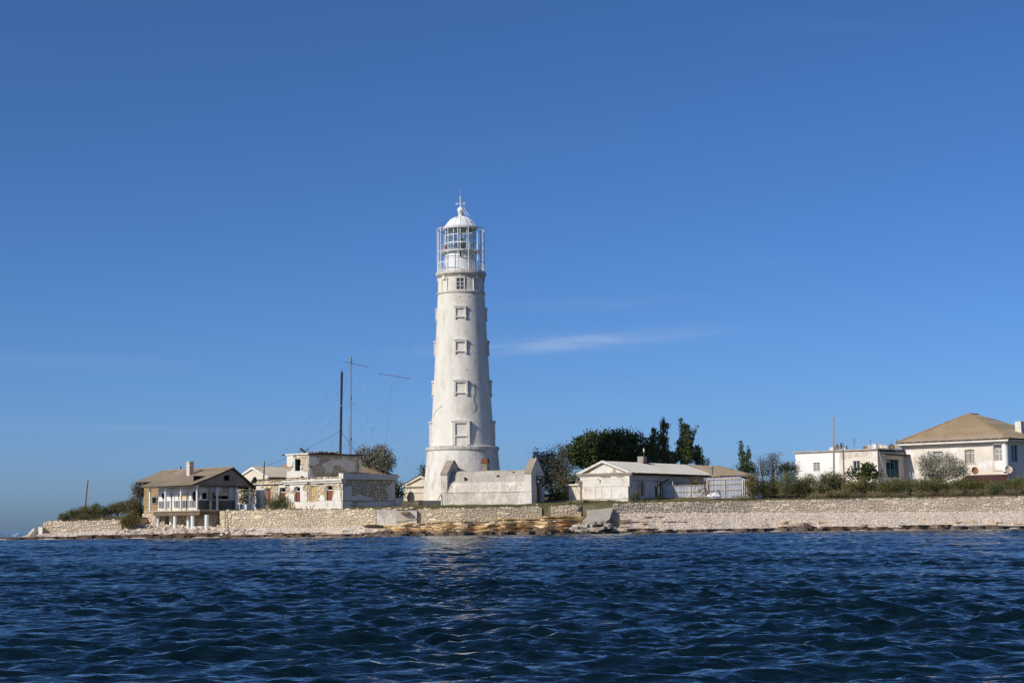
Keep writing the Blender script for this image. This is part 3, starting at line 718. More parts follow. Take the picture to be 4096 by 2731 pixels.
for (nm, lab, px, py, Y, s3, rot, mat) in [
    ('tilted_block', 'dark tilted concrete block at the head of the ramp', 2318, 2036, 243, (.62, .55, .75), (.25, .5, .4), GREYP),
    ('standing_boulder', 'pale pointed boulder leaning on the long wall', 2995, 2040, 254.6, (1.0, .5, 1.35), (-.1, .35, 0), LIMEP),
    ('grey_boulder', 'round grey boulder on the orange rock beds', 1857, 2117, 236.4, (.55, .45, .42), (0, .1, .5), ROCKG),
    ('slab_boulder', 'large tilted slab propped on the yellow rock beds', 1965, 2092, 237.4, (2.0, 1.1, .34), (-.15, -.30, .1), RUBB),
    ('flat_boulder', 'flat pinkish slab lying low on the orange beds', 1855, 2106, 237.0, (2.2, 1.2, .42), (-.2, -.22, .2), ROCKO),
    ('peaked_boulder', 'triangular slab standing at the tip of the spit', 131, 2130, 250.5, (1.25, .7, 1.15), (0, .75, .15), LIMEP),
    ('ledge_boulder', 'dark flat boulder below the plastered wall block', 1500, 2105, 236.8, (3.0, 1.3, .34), (-.12, .05, .1), ROCKD),
    ('hanging_slab', 'grey slab overhanging the yellow beds under the plastered block', 1625, 2081, 238.6, (3.6, 1.3, .22), (-.1, -.14, .05), RUBB),
    ('shelf_boulder', 'broad olive-brown boulder at the waterline under the long wall', 3232, 2110, 245.8, (2.4, 1.2, .42), (-.1, .05, .1), ROCKD),
    ('white_boulder', 'pale flat rock half buried in the beach shingle', 2660, 2101, 246.2, (2.4, 1.2, .35), (-.12, .05, .1), LIMEP),
    ('lone_stone', 'small white stone lying before the vault doorway', 2147, 2018, 247, (.22, .2, .2), (0, .3, 0), LIMEP),
    ('orange_stone', 'orange stone standing on the beach shingle', 3690, 2078, 251.5, (1.0, .6, .42), (-.1, .1, 0), ROCKO)]:
    mb = slab_mesh(.5, .5, .5); o = mb.build(nm, mat); o.location = P(px, py, Y); o.scale = s3; o.rotation_euler = rot
    tag(o, lab, 'rock')

# ------------------------------------------------------------------ lighthouse
TY = 263.0
c0 = P(1851.5, 2006, TY); tw = thing('lighthouse', 'tall white tapering lighthouse with a domed lantern and blind windows', 'lighthouse', c0)
def tz(py, Y=TY, px=1846): return P(px, py, Y).z - c0.z
SC = TY / F
def prof(l): return [(tz(p), r * SC) for p, r in l]
def part(name, pr, mat, n=72, parent=tw, smooth=30): return MB().lathe(prof(pr), n).build(name, mat, parent, smooth)
part('base_drum', [(2030, 163), (2000, 160), (1880, 148.5), (1803, 142)], WHITE2, 96)
part('ledge_ring', [(1803, 142), (1801.5, 147), (1791, 147.5), (1788.5, 145), (1785, 127)], RINGS, 96)
part('shaft', [(1786, 128.3), (1740, 125.3), (1640, 119), (1500, 110.3), (1422, 106.5), (1276, 99), (1180, 94.3)], WHITE, 96)
part('string_course', [(1180.5, 94), (1180, 97.4), (1176, 98.4), (1173, 97.5), (1170, 90.5)], RINGS, 96)
drum = part('upper_drum', [(1170, 91), (1117, 89.5)], WHITE, 96)
part('gallery_cornice', [(1117, 89.4), (1114, 91), (1109, 97), (1105, 100.5), (1104, 101.5), (1095, 102), (1093, 101), (1092.5, 60)], RINGS, 96)
part('lantern_drum', [(1093, 62.5), (1010, 62.5)], PAINT, 48)
part('service_gallery', [(1014, 62.4), (1012, 76), (1008, 77), (1006.5, 76), (1006, 40)], PAINTM, 48)
def taper(py): return float(np.interp(py, [1117, 1170, 1180, 1276, 1422, 1500, 1640, 1740, 1786], [89.5, 91, 94.3, 99, 106.5, 110.3, 119, 125.3, 128.3])) * SC
def pole_child(name, mb, mat, ang, parent=tw):
    o = mb.build(name, mat, parent); o.rotation_euler = (0, 0, ang); return o
def blind_window(yt, yb, yo0, yo1, hw, door, ang, first):
    """local: outward is -y; rows taken on the side facing the camera"""
    rm = taper((yt + yb) / 2); Yd = TY - rm; k = Yd / F
    z = lambda py: P(1846, py, Yd).z - c0.z
    fy = -(taper(yb) * .5 + rm * .5 + .18); w = hw * k
    jw = w * (.36 if door else .27); iw = w - jw
    wn = thing_part('blind_window' if not door else 'blind_doorway', tw, ang)
    back = -rm + .9
    for q in (-1, 1): MB().box(*sorted((q * w * .97, q * iw)), fy, back, z(yb), z(yo0)).build('jamb', WHITE, wn)
    mb = MB(); e = w * 1.09
    mb.panel([(-e, z(yo0) + .22), (e, z(yo0) + .22), (e, z(yo0) + .30), (0, z(yt)), (-e, z(yo0) + .30)], [], FAC(fy - .10), -fy + .10 + back)
    mb.box(-w, w, fy - .02, back, z(yo0) - .02, z(yo0) + .22)
    mb.build('pediment', WHITE, wn)
    if not door:
        MB().box(-.07, .07, fy - .08, back, z(yo0), z(yo0) + .36).build('keystone', WHITE, wn); MB().box(.13, .24, fy - .07, back, z(yo0), z(yo0) + .30).build('keystone', WHITE, wn)
    if door: MB().box(-iw, iw, fy + .16, back, z(yb), z(yo1) - .06).build('apron_panel', WHITE, wn)
    mb = MB().box(-w * (1.06 if not door else .7), w * (1.06 if not door else .7), fy - .06, back, z(yo1) - .10, z(yo1) + .06)
    mb.build('sill', WHITE, wn)
    if not door:
        for q in (-1, 1): MB().box(*sorted((q * w * .97, q * w * .72)), fy - .03, back, z(yb) - .12, z(yo1) - .1).build('sill_block', WHITE, wn)
    MB().box(-iw, iw, fy + (.20 if not door else .22), back, z(yo1) + .06, z(yo0) - .02).build('blind_panel', STUCW, wn)
def thing_part(name, parent, ang=0.0):
    o = link(name, None, parent); o.rotation_euler = (0, 0, ang); return o
for i, ang in enumerate((0, math.pi / 2, -math.pi / 2, math.pi)):
    a = ang - .012
    blind_window(1219.7, 1271, 1232, 1266, 23.5, False, a, i == 0)
    blind_window(1351.7, 1410, 1366, 1404, 25, False, a, i == 0)
    blind_window(1512.7, 1577, 1528, 1570, 28, False, a, i == 0)
    blind_window(1676.5, 1778, 1691, 1742, 36, True, a, i == 0)
# top drum: real window towards the sea, blind ones round it
rd = 90.3 * SC; Yd = TY - rd
zz = lambda py: P(1846, py, Yd).z - c0.z
w = thing_part('window', tw, -.01)
hw = 14.2 * Yd / F
mb = MB().box(-hw - .16, -hw, -rd - .10, -rd + .6, zz(1158), zz(1112)).box(hw, hw + .16, -rd - .10, -rd + .6, zz(1158), zz(1112)).box(-hw - .16, hw + .16, -rd - .12, -rd + .6, zz(1112), zz(1105)).box(-hw - .2, hw + .2, -rd - .14, -rd + .6, zz(1161), zz(1157))
mb.box(-.10, .10, -rd - .16, -rd + .5, zz(1112), zz(1098)).box(.22, .36, -rd - .15, -rd + .5, zz(1112), zz(1101)).build('window_surround', WHITE, w)
MB().box(-hw, hw, -rd - .04, -rd + .5, zz(1157), zz(1112)).build('pane', GLASSD, w)
mb = MB().box(-.06, .06, -rd - .09, -rd, zz(1157), zz(1112))
for f_ in (.33, .66): mb.box(-hw, hw, -rd - .08, -rd, zz(1157 - 45 * f_) - .04, zz(1157 - 45 * f_) + .04)
mb.build('glazing_bar', WHITE, w)
for q in (1, 2, 3, 4, 5, 6, 7):
    w = thing_part('blind_window', tw, q * math.pi / 4 - .01)
    for u in (-1, 1): MB().box(*sorted((u * (hw + .14), u * hw)), -rd - .08, -rd + .6, zz(1165), zz(1114)).build('jamb', WHITE, w)
    MB().box(-hw - .2, hw + .2, -rd - .10, -rd + .6, zz(1114), zz(1108)).build('lintel', WHITE, w)
    MB().box(-.2, .2, -rd - .22, -rd + .5, zz(1114), zz(1097)).build('keystone', WHITE, w); MB().box(.3, .42, -rd - .18, -rd + .5, zz(1114), zz(1101)).build('keystone', WHITE, w)
    MB().box(-hw, hw, -rd + .02, -rd + .5, zz(1165), zz(1114)).build('blind_panel', STUCW, w)
# stones showing where the whitewash has fallen off
for (px, py, w_, h_) in [(1846, 1187, .5, .28), (1840, 1195, .42, .3), (1853, 1199, .4, .24), (1846, 1207, .5, .3), (1838, 1214, .36, .22), (1882, 1185, .55, .3), (1778, 1243, .3, .4), (1870, 1480, .4, .3), (1893, 1648, .5, .42), (1905, 1640, .35, .5), (1763, 1700, .4, .4), (1898, 1740, .35, 1.3), (1740, 1727, .25, .3), (1770, 1645, .4, .3)]:
    rp = taper(py); an = math.asin(max(-1, min(1, (px - 1848) / (rp / SC)))); o = link('bare_stone', stone_mesh(random.randrange(9), LIMEP if px < 1890 else STUCV), tw, (math.sin(an) * (rp + .0), -math.cos(an) * (rp + .0), tz(py, TY - rp)), an, (w_, .10, h_))
# lamp bracket and hanging wire on the shaft
rs = taper(1545); a_ = R(26)
mb = MB().lathe([(0, .0), (.0, .16), (.12, .18), (.34, .12), (.36, 0)], 10)
o = mb.build('lamp_bracket', STEEL, tw); o.location = (math.sin(a_) * (rs + .18), -math.cos(a_) * (rs + .18), tz(1552))
mb = MB(); pts = []
for i in range(12):
    py = 1552 + i * 9; r_ = taper(py) + .04; a2 = a_ + .03 * math.sin(i * .9); pts.append((math.sin(a2) * r_, -math.cos(a2) * r_, tz(py)))
mb.tube(pts, .025).build('hanging_wire', STEEL, tw)
# lantern room
rg = 62 * SC; z0, z1 = tz(1007), tz(917); NV = 14
for i in range(NV):
    a = 2 * math.pi * (i + .5) / NV
    MB().cyl((rg * math.cos(a), rg * math.sin(a), z0), (rg * math.cos(a), rg * math.sin(a), z1), .062, None, 6).build('mullion', PAINT, tw)
for py in (1007, 976, 945, 919):
    MB().lathe([(tz(py) - .06, rg + .06), (tz(py) + .06, rg + .06), (tz(py) + .06, rg - .08), (tz(py) - .06, rg - .08), (tz(py) - .06, rg + .06)], NV * 3).build('glazing_ring', PAINT, tw)
for j, (pa, pb) in enumerate(((1007, 976), (976, 945), (945, 919))):
    a = math.pi / NV; c_, s_ = rg * math.cos(a), rg * math.sin(a)
    me = MB().add([(c_, -s_, tz(pa)), (c_, s_, tz(pa)), (c_, s_, tz(pb)), (c_, -s_, tz(pb))], [(0, 1, 2, 3)]).mesh('pane'); me.materials.append(GLASS)
    for i in range(NV): link('pane', me, tw, None, 2 * math.pi * i / NV)
MB().lathe([(tz(921), rg - .1), (tz(921), .1), (tz(921) + .1, .1), (tz(921) + .1, rg - .1)], 32).build('lantern_ceiling', STUCG, tw)
MB().lathe([(tz(1006), .45), (tz(995), .45), (tz(994), .62), (tz(985), .75), (tz(975), .80), (tz(965), .72), (tz(958), .35), (tz(955), .1)], 20).build('lamp_lens', GLASSD, tw)
MB().cyl((0, 0, tz(957)), (0, 0, tz(921)), .06, None, 6).build('lamp_stem', STEEL, tw)
mb = MB()
for (zc, r_) in ((tz(1003), .30), (tz(994), .32)): mb.cyl((0, 0, zc - .14), (0, 0, zc + .14), r_, r_ * .8, 10)
mb.cyl((0, 0, tz(1003)), (0, 0, tz(994)), .2, None, 8)
o = mb.build('signal_lamp', REDP, tw); o.location = (-2.05, -1.2, .1)
# eave and ribbed dome
part('dome_gutter', [(920, 63), (919, 68.5), (911, 69), (908, 66), (908, 50)], PAINTM, 64)
DP = [(909, 66), (905, 62.5), (899, 57.5), (893, 53.5), (887, 48.5), (881, 42), (876, 35), (871.5, 25), (869, 15), (867, 10.5)]
part('dome', DP, PAINT, 64)
mb = MB().tube([(r * SC + .01, 0, tz(p)) for p, r in DP], .055, 5); me = mb.mesh('dome_rib'); me.materials.append(PAINT)
for i in range(16): link('dome_rib', me, tw, None, 2 * math.pi * i / 16)
part('dome_neck', [(868, 11), (864, 9.2), (857, 8.8), (854, 10.5), (852, 11.2), (850.5, 10)], PAINTM, 24)
part('dome_ball', [(851, 8)] + [(841.2 + 13 * math.cos(math.pi * i / 14), max(.02, 13 * math.sin(math.pi * i / 14))) for i in range(3, 15)], PAINT, 28)
mb = MB().cyl((0, 0, tz(829)), (0, 0, tz(806)), .11, .09, 8).cyl((0, 0, tz(806)), (0, 0, tz(784)), .09, .04, 8).cyl((0, 0, tz(784)), (0, 0, tz(752)), .014, .012, 5)
mb.lathe([(tz(795.5), .0), (tz(794), .14), (tz(792), .18), (tz(790), .14), (tz(788.5), 0)], 10); mb.build('vane_rod', PAINTM, tw)
MB().cyl((-.45, 0, tz(815)), (.45, 0, tz(815)), .035, None, 6).cyl((0, -.45, tz(815)), (0, .45, tz(815)), .035, None, 6).build('vane_arm', PAINTM, tw)
zc = tz(815)
mb = MB(); pw = [(-.72, .17), (-.64, -.16), (-.57, .10), (-.50, -.16), (-.42, .17)]
for a, b_ in zip(pw[:-1], pw[1:]): mb.bar((a[0], 0, zc + a[1]), (b_[0], 0, zc + b_[1]), .06)
mb.build('direction_letter', PAINT, tw)
mb = MB(); po = [(.46 + .13 * math.cos(t_) + .06, .19 * math.sin(t_)) for t_ in [2 * math.pi * i / 10 for i in range(11)]]
for a, b_ in zip(po[:-1], po[1:]): mb.bar((a[0], 0, zc + a[1]), (b_[0], 0, zc + b_[1]), .06)
mb.build('direction_letter', PAINT, tw)
# ladder hooked over the ball
pa, pb = Vector((.22, -.30, tz(829))), Vector((1.05, -.75, tz(868))); off = Vector((.30, .18, 0))
lad = thing_part('ladder', tw)
for o_ in (-off * .5, off * .8): MB().cyl(pa + o_, pb + o_, .04, None, 5).build('rail', PAINTM, lad)
for i in range(7):
    p = pa.lerp(pb, (i + .5) / 7); MB().cyl(p - off * .5, p + off * .8, .028, None, 5).build('rung', PAINTM, lad)
# cage of posts round the lantern, gallery railing
rc = 95 * SC; zb_, zt_ = tz(1093), tz(919); NP = 14
me = MB().cyl((rc, 0, zb_), (rc, 0, zt_), .075, .065, 6).mesh('cage_post'); me.materials.append(PAINTM)
for i in range(NP): link('cage_post', me, tw, None, 2 * math.pi * (i + .3) / NP)
def hoop(name, py, r, t_, mat): MB().lathe([(tz(py) - t_, r + t_), (tz(py) + t_, r + t_), (tz(py) + t_, r - t_), (tz(py) - t_, r - t_), (tz(py) - t_, r + t_)], 54).build(name, mat, tw)
hoop('cage_ring', 919, rc, .05, PAINTM); hoop('cage_ring', 1010, rc, .035, PAINTM); 
hoop('handrail', 1055, rc, .045, PAINT); hoop('handrail', 1088, rc, .03, PAINT)
me = MB().cyl((rc, 0, tz(1089)), (rc, 0, tz(1055)), .028, None, 5).mesh('baluster'); me.materials.append(PAINT)
for i in range(66): link('baluster', me, tw, None, 2 * math.pi * i / 66)
me = MB().cyl((rc, 0, zt_), (69 * SC, 0, tz(912)), .035, None, 5).cyl((rc, 0, tz(1010)), (76 * SC, 0, tz(1010)), .035, None, 5).mesh('cage_brace'); me.materials.append(PAINTM)
for i in range(7): link('cage_brace', me, tw, None, 2 * math.pi * (i * 2 + .3) / NP)
me = MB().cyl((76 * SC, 0, tz(1007)), (76 * SC, 0, tz(980)), .04, None, 5).mesh('stanchion'); me.materials.append(PAINTM)
for i in range(12): link('stanchion', me, tw, None, 2 * math.pi * i / 12)
hoop('inner_rail', 981, 76 * SC, .03, PAINTM)
w = thing_part('window', tw, R(-2)); rl = 62.5 * SC
MB().box(-.02, .28, -rl - .04, -rl + .3, tz(1034), tz(1018)).build('pane', DARK, w)
MB().box(-.10, -.02, -rl - .10, -rl + .3, tz(1035), tz(1017)).box(.28, .36, -rl - .10, -rl + .3, tz(1035), tz(1017)).box(-.10, .36, -rl - .10, -rl + .3, tz(1017), tz(1015)).build('window_frame', PAINT, w)
MB().lathe([(tz(1040), rl + .03), (tz(1038), rl + .06), (tz(1036), rl + .03)], 48).build('drum_band', PAINT, tw)
# small lamps and an aerial on the cage
mb = MB().cyl((0, 0, 0), (0, 0, .9), .03, None, 5).bar((-.35, 0, .5), (.35, 0, .5), .04).bar((-.25, 0, .8), (.25, 0, .8), .03).cyl((0, -.2, .1), (0, .2, .1), .16, None, 8)
o = mb.build('aerial', STEEL, tw); o.location = (-70 * SC, -60 * SC, tz(919))

# ------------------------------------------------------------------ abandoned house on stilts
fr = Fr(*cB(1130, 1132), 250, -43)
h = thing('stilt_house', 'abandoned tan-roofed house with a white-columned veranda on concrete stilts', 'house', fr.o, fr.rot)
f = lambda x, y, off=0.0: fr.f(*cB(x, y), off)
s = lambda x, y, off=0.0: fr.s(*cB(x, y), off)
xL = f(393, 800)[0]; zE = f(1130, 770)[1]; yA, zA = s(1680, 468); yR = s(1950, 900)[0]
xEnd = f(296, 900, 2.2)[0]; xRoofEnd = xEnd - .9
# floor deck, fascia beam, stilts
MB().panel([(xL - .9, -.45), (1.2, -.45), (1.2, 3.0), (.9, 3.2), (.9, yR + 1), (xL - .9, yR + 1)], [], lambda a, b, d: (a, b, -d), .16).build('floor_slab', CONC, h)
MB().box(f(470, 1180)[0], 1.0, -.30, .05, -.72, -.16).build('fascia_beam', BEAMB, h)
MB().box(.72, 1.0, .05, 4.2, -.72, -.16).build('fascia_beam', BEAMB, h)
for (x, y, w_, off) in [(520, 1345, 46, .5), (722, 1395, 56, 1.3), (785, 1405, 62, .1), (995, 1422, 60, 1.0), (1062, 1422, 64, .1), (1282, 1424, 68, .1)]:
    a, z = f(x, y, off); r_ = w_ * .2551 / 2 * 250 / F
    MB().cyl((a, off, z - .5), (a, off, -.7), r_, None, 20).build('stilt', PCOL, h, 35)
# veranda columns
for x in (393, 635, 878, 1130):
    a = f(x, 900)[0]; MB().cyl((a, 0, 0), (a, 0, zE), .165, .15, 16).build('column', PCOL, h, 35)
for x in (1445, 1745, 1950):
    b_ = s(x, 900)[0]; MB().cyl((0, b_, 0), (0, b_, zE), .165, .15, 16).build('column', PCOL, h, 35)
b_ = s(1985, 1000)[0]; MB().cyl((.3, b_, 0), (.3, b_, 1.9), .17, None, 12).build('broken_column', PCOL, h, 35)
for x in (1880, 1968):
    b_ = s(x, 900)[0]; MB().cyl((-.2, b_, 0), (-.2, b_, zE), .07, None, 8).build('steel_post', TARFELT, h)
MB().box(xL - .2, .15, -.14, .14, zE, zE + .26).build('eave_beam', PAINT, h)
MB().box(-.14, .14, .16, yR + .3, zE + .02, zE + .24).build('eave_beam', BEAMB, h)
# yellow block wall of the house behind the veranda
yw = 2.2; zt_y = f(400, 655, yw)[1]; zb_y = f(290, 1180, yw)[1]; xr = f(640, 900, yw)[0] + 6
wa, wb = f(433, 930, yw); wc, wd = f(512, 1030, yw)
MB().panel(rect(xEnd, 0, -.9, zt_y), [rect(wa, wc, wd, wb)], FAC(yw + .08), .35).build('block_wall', MORTAR, h)
bl = []; z = -.85; j = 0
while z < zt_y - .1:
    a = xEnd - (.2 if j % 2 else 0)
    while a < xr:
        lo, hi = max(a, xEnd), a + .42
        if not (hi > wa and lo < wc and z + .2 > wd and z < wb) and hi - lo > .1: bl.append(((lo + hi) / 2, z + .10, hi - lo - .03, .18))
        a += .42
    z += .205; j += 1
place_stones(h, bl, FAC(yw), LIMEY, name='block', depth=.2, proud=.03, jit=.015, limit=300)
w = link('window', None, h)
MB().panel(rect(wa - .08, wc + .08, wd - .08, wb + .08), [rect(wa + .06, wc - .06, wd + .06, wb - .06)], FAC(yw - .12), .14).build('window_frame', WOODG, w)
MB().box(wa, wc, yw + .38, yw + .45, wd, wb).build('dark_opening', DARK, w)
MB().box(wc - .28, wc - .20, yw - .10, yw - .02, wd, wb).build('window_sash', WOODG, w)
# house end wall beyond, and back
MB().box(xEnd, xEnd + .3, yw + .45, yR + .6, -.9, zt_y).build('end_wall', STUCG, h)
MB().box(xEnd + .3, -3.2, yR + .1, yR + .4, -.9, zE).build('back_wall', STUCG, h)
# rubble base under the yellow wall
st = lay_stones(f(262, 1300, 1.5)[0], f(482, 1300, 1.5)[0], f(300, 1350, 1.5)[1], f(300, 1188, 1.5)[1], (.18, .3))
MB().box(f(262, 1300, 1.5)[0], f(482, 1300, 1.5)[0], 1.62, 3.2, f(300, 1400, 1.5)[1], f(300, 1186, 1.5)[1]).build('base_core', MORTARP, h)
place_stones(h, st, FAC(1.55), LIMEP, name='base_stone', limit=160)
a0, a1 = f(555, 1250, 1.6)[0], f(628, 1250, 1.6)[0]
MB().box(a0, a1, 1.7, 3.4, -2.6, -.2).build('pier_core', MORTAR, h)
place_stones(h, lay_stones(a0, a1, -2.5, -.2, (.2, .3), (.3, .5)), FAC(1.62), LIME, name='pier_stone', limit=60)
# shaded rubble walls carrying the house behind the stilts
MB().box(xL + 1.0, .55, 2.3, 2.6, -3.4, -.18).build('foundation_core', MORTAR, h)
place_stones(h, lay_stones(xL + 1.0, .5, -3.2, -.25, (.2, .34), (.3, .8)), FAC(2.2), LIME, name='foundation_stone', limit=200)
MB().box(.35, .55, 2.6, yR + 1, -3.6, -.18).build('foundation_side', STUCG, h)
place_stones(h, lay_stones(2.5, 5.0, -3.2, -.25, (.2, .34), (.3, .7)), SID(.65), LIME, name='foundation_stone', limit=90, rotz=math.pi / 2)
for i in range(6): MB().box(1.4 + i * .05, 2.9, 4.0 + i * .45, 4.0 + (i + 1) * .45 + .3, -3.3, -2.6 + i * .34).build('shore_step', LIME, h)
# enclosed part of the veranda: boards, windows and lattice of the long side
yv = 1.0; x0, x1 = f(522, 900, yv)[0], -.35
zl0, zl1, zl2, zl3 = [f(800, y, yv)[1] for y in (1140, 1105, 985, 880)]
zt_v = zE - .02
def gb(x): return f(x, 900, yv)[0]
MB().box(x0, x1, yv + .06, yv + .2, 0, zt_v).build('veranda_wall', STUCG, h)
for i in range(22):
    a = x0 + (x1 - x0) * i / 22; MB().box(a + .02, a + (x1 - x0) / 22 - .02, yv - .08, yv + .06, .0, zl1 + random.uniform(-.05, .05)).build('plinth_stone', LIMEP, h)
for a, b_ in ((522, 640), (640, 760), (760, 880), (880, 1000), (1000, 1125)):
    MB().box(gb(a) + .015, gb(b_) - .015, yv, yv + .06, zl3 + .02, zt_v).build('white_board', WBOARD, h)
for a, b_, zlow in ((540, 590, zl2), (652, 690, zl2), (690, 770, zl2), (785, 832, zl2), (1015, 1045, zl2 + .05)):
    MB().box(gb(a), gb(b_), yv - .03, yv + .06, zlow, zl3).build('white_panel', PAINT, h)
MB().box(gb(842), gb(992), yv - .03, yv + .06, zl2 + .06, zl3 - .05).build('cream_board', BOARD, h)
MB().box(gb(1058), gb(1105), yv - .01, yv + .06, zl2 + .06, zl3).build('pane', GLASSD, h)
MB().box(gb(1105), gb(1128), yv - .01, yv + .06, zl2 + .06, zl3).build('dark_opening', DARK, h)
for x in (600, 728):
    o = MB().cyl((0, 0, 0), (0, .1, 0), .36, None, 18).build('round_opening', DARK if x == 600 else STUCG, h); o.location = (gb(x), yv - .045, zl3 - .22)
for a, b_ in ((545, 615), (650, 690), (785, 860), (895, 1010), (1030, 1115)):
    n = 7
    for i in range(n):
        zz_ = zl1 + (zl2 - zl1 - .05) * (i + .2) / n; MB().box(gb(a), gb(b_), yv - .03, yv + .06, zz_, zz_ + (zl2 - zl1) / n * .62).build('lattice_slat', LATT, h)
    for k in range(3):
        a_ = gb(a) + (gb(b_) - gb(a)) * (k + .5) / 3; MB().box(a_ - .04, a_ + .04, yv - .06, yv - .03, zl1, zl2 - .05).build('lattice_batten', WBOARD, h)
for x in (532, 640, 772, 888, 1012, 1128): MB().box(gb(x) - .07, gb(x) + .07, yv - .07, yv + .02, zl1, zl3 + .1).build('frame_post', PAINT, h)
MB().box(gb(700), gb(765), yv - .04, yv + .06, zl1 - .3, zl2).build('patched_panel', STUCW, h)
MB().box(x0, x1, yv - .09, yv + .0, zl2 - .03, zl2 + .05).build('rail', PAINT, h)
# gable side, in shade
xg = -.35
def gs(x): return s(x, 900, xg)[0]
ZS = lambda y: s(1400, y, xg)[1]
MB().panel(rect(gs(1140), gs(1722), 0, zE + .0), [rect(gs(1183), gs(1285), ZS(962), ZS(868)), rect(gs(1402), gs(1495), ZS(962), ZS(908)), rect(gs(1507), gs(1608), ZS(962), ZS(908))], SID(xg), .12).build('veranda_wall', STUCG, h)
for a, b_ in ((1158, 1280), (1284, 1400), (1404, 1518)): MB().box(xg - .02, xg + .05, gs(a), gs(b_), ZS(862), zE - .02).build('white_board', WBOARD, h)
MB().box(xg - .02, xg + .05, gs(1632), gs(1720), ZS(975), zE - .02).build('white_board', WBOARD, h)
MB().box(xg - .02, xg + .06, gs(1400), gs(1610), ZS(905), ZS(866)).build('cream_board', BOARD, h)
MB().box(xg - .02, xg + .06, gs(1325), gs(1392), ZS(965), ZS(855)).build('brown_board', LATT, h)
MB().box(xg - 1.2, xg - 1.1, gs(1150), gs(1700), ZS(990), ZS(840)).build('dark_opening', DARK, h)
for x in (1178, 1290, 1500, 1612, 1398): MB().box(xg, xg + .07, gs(x) - .05, gs(x) + .05, ZS(970), ZS(862)).build('window_frame', PAINT if x < 1300 else WOODG, h)
MB().box(xg, xg + .12, gs(1160), gs(1315), ZS(970) - .06, ZS(964)).build('window_sill', PAINT, h)
MB().box(xg, xg + .12, gs(1395), gs(1625), ZS(970) - .06, ZS(964)).build('window_sill', PAINT, h)
for a, b_ in ((1160, 1245), (1250, 1350), (1355, 1425), (1470, 1590), (1600, 1718)):
    n = 7
    for i in range(n):
        zz_ = .12 + (ZS(980) - .18) * i / n; MB().box(xg, xg + .05, gs(a), gs(b_), zz_, zz_ + ZS(980) / n * .7).build('lattice_slat', LATT if a != 1250 else GREENW, h)
# gable triangle with its square hole
zg = zE + .24; yLo = s(1030, 745)[0]
hole = [s(1553, 672), s(1640, 672), s(1640, 592), s(1553, 592)]
MB().panel([(yLo, zg), (yR + .5, zg), (yA, zA - .12)], [hole], SID(-.02), .14).build('gable_board', GABLE, h)
MB().panel([(p[0] + q[0], p[1] + q[1]) for p, q in zip(hole, ((-.08, -.08), (.08, -.08), (.08, .08), (-.08, .08)))], [hole], SID(.03), .05).build('hole_frame', WOODG, h)
MB().box(-1.4, -1.3, yLo + 1.5, yR - 1, zg, zA - 1.2).build('dark_opening', DARK, h)
# roof
def onroof(y): return zg + (y - yLo) * (zA - zg) / (yA - yLo)
xm = f(640, 640, 1.2)[0]
ov = .35
slope_rows = 5
def rsheet(x0_, x1_, y0_, y1_, rows, name='roof_sheet'):
    roof(h, (x0_, y0_, onroof(y0_)), (x1_, y0_, onroof(y0_)), (x0_, y1_, onroof(y1_)), (x1_, y1_, onroof(y1_)), ASB, rows, 1.15, name, .03, .2)
rsheet(xL - .7, ov, yLo - .1, 1.2, 1); rsheet(xm - .8, ov, 1.2, yA, 3); rsheet(xRoofEnd, xm - .8, 1.0, yA, 3)
zr = zA; yB = yR + .9; zBk = zE + .05
roof(h, (ov, yB, zBk), (xRoofEnd, yB, zBk), (ov, yA, zr), (xRoofEnd, yA, zr), ASB, 3, 1.15)
MB().panel([(yLo + .1, zg - .02), (yA, zA - .10), (yB - .1, zBk - .1), (yB - .1, zBk - .2), (yA, zA - .22), (yLo + .1, zg - .14)], [], SID(.28), 8.0).build('roof_deck', WOODD, h)
MB().panel([(1.2, onroof(1.2) - .04), (yA, zA - .10), (yB - .1, zBk - .1), (yB - .1, zBk - .2), (yA, zA - .22), (1.2, onroof(1.2) - .16)], [], SID(-7.72), -xRoofEnd - 7.9).build('roof_deck', WOODD, h)
MB().cyl((ov, yA, zr + .03), (xRoofEnd, yA, zr + .0), .10, None, 6).build('ridge_cap', ASBT, h)
for i in range(9):
    x = xEnd + .3 + i * .62; MB().bar((x, yw - .85, onroof(yw - .85) - .12), (x, yw + 1, onroof(yw + 1) - .12), .10).build('rafter_end', WOODD, h)
cx, cy = f(1020, 560, 3.4); ych = 3.4; zc0 = onroof(ych)
ch = MB().box(cx - .36, cx + .36, ych - .36, ych + .36, zc0 - .4, zc0 + 1.75).build('chimney', STUCV, h)
MB().box(cx - .43, cx + .43, ych - .43, ych + .43, zc0 + 1.2, zc0 + 1.38).build('chimney_band', STUCV, ch)
MB().box(cx - .42, cx + .42, ych - .42, ych + .42, zc0 + 1.75, zc0 + 1.95).build('chimney_cap', STUCV, ch)
MB().box(xRoofEnd + 4.2, xRoofEnd + 4.45, yA - .1, yA + .15, zr, zr + .55).build('vent_pipe', STUCG, h)

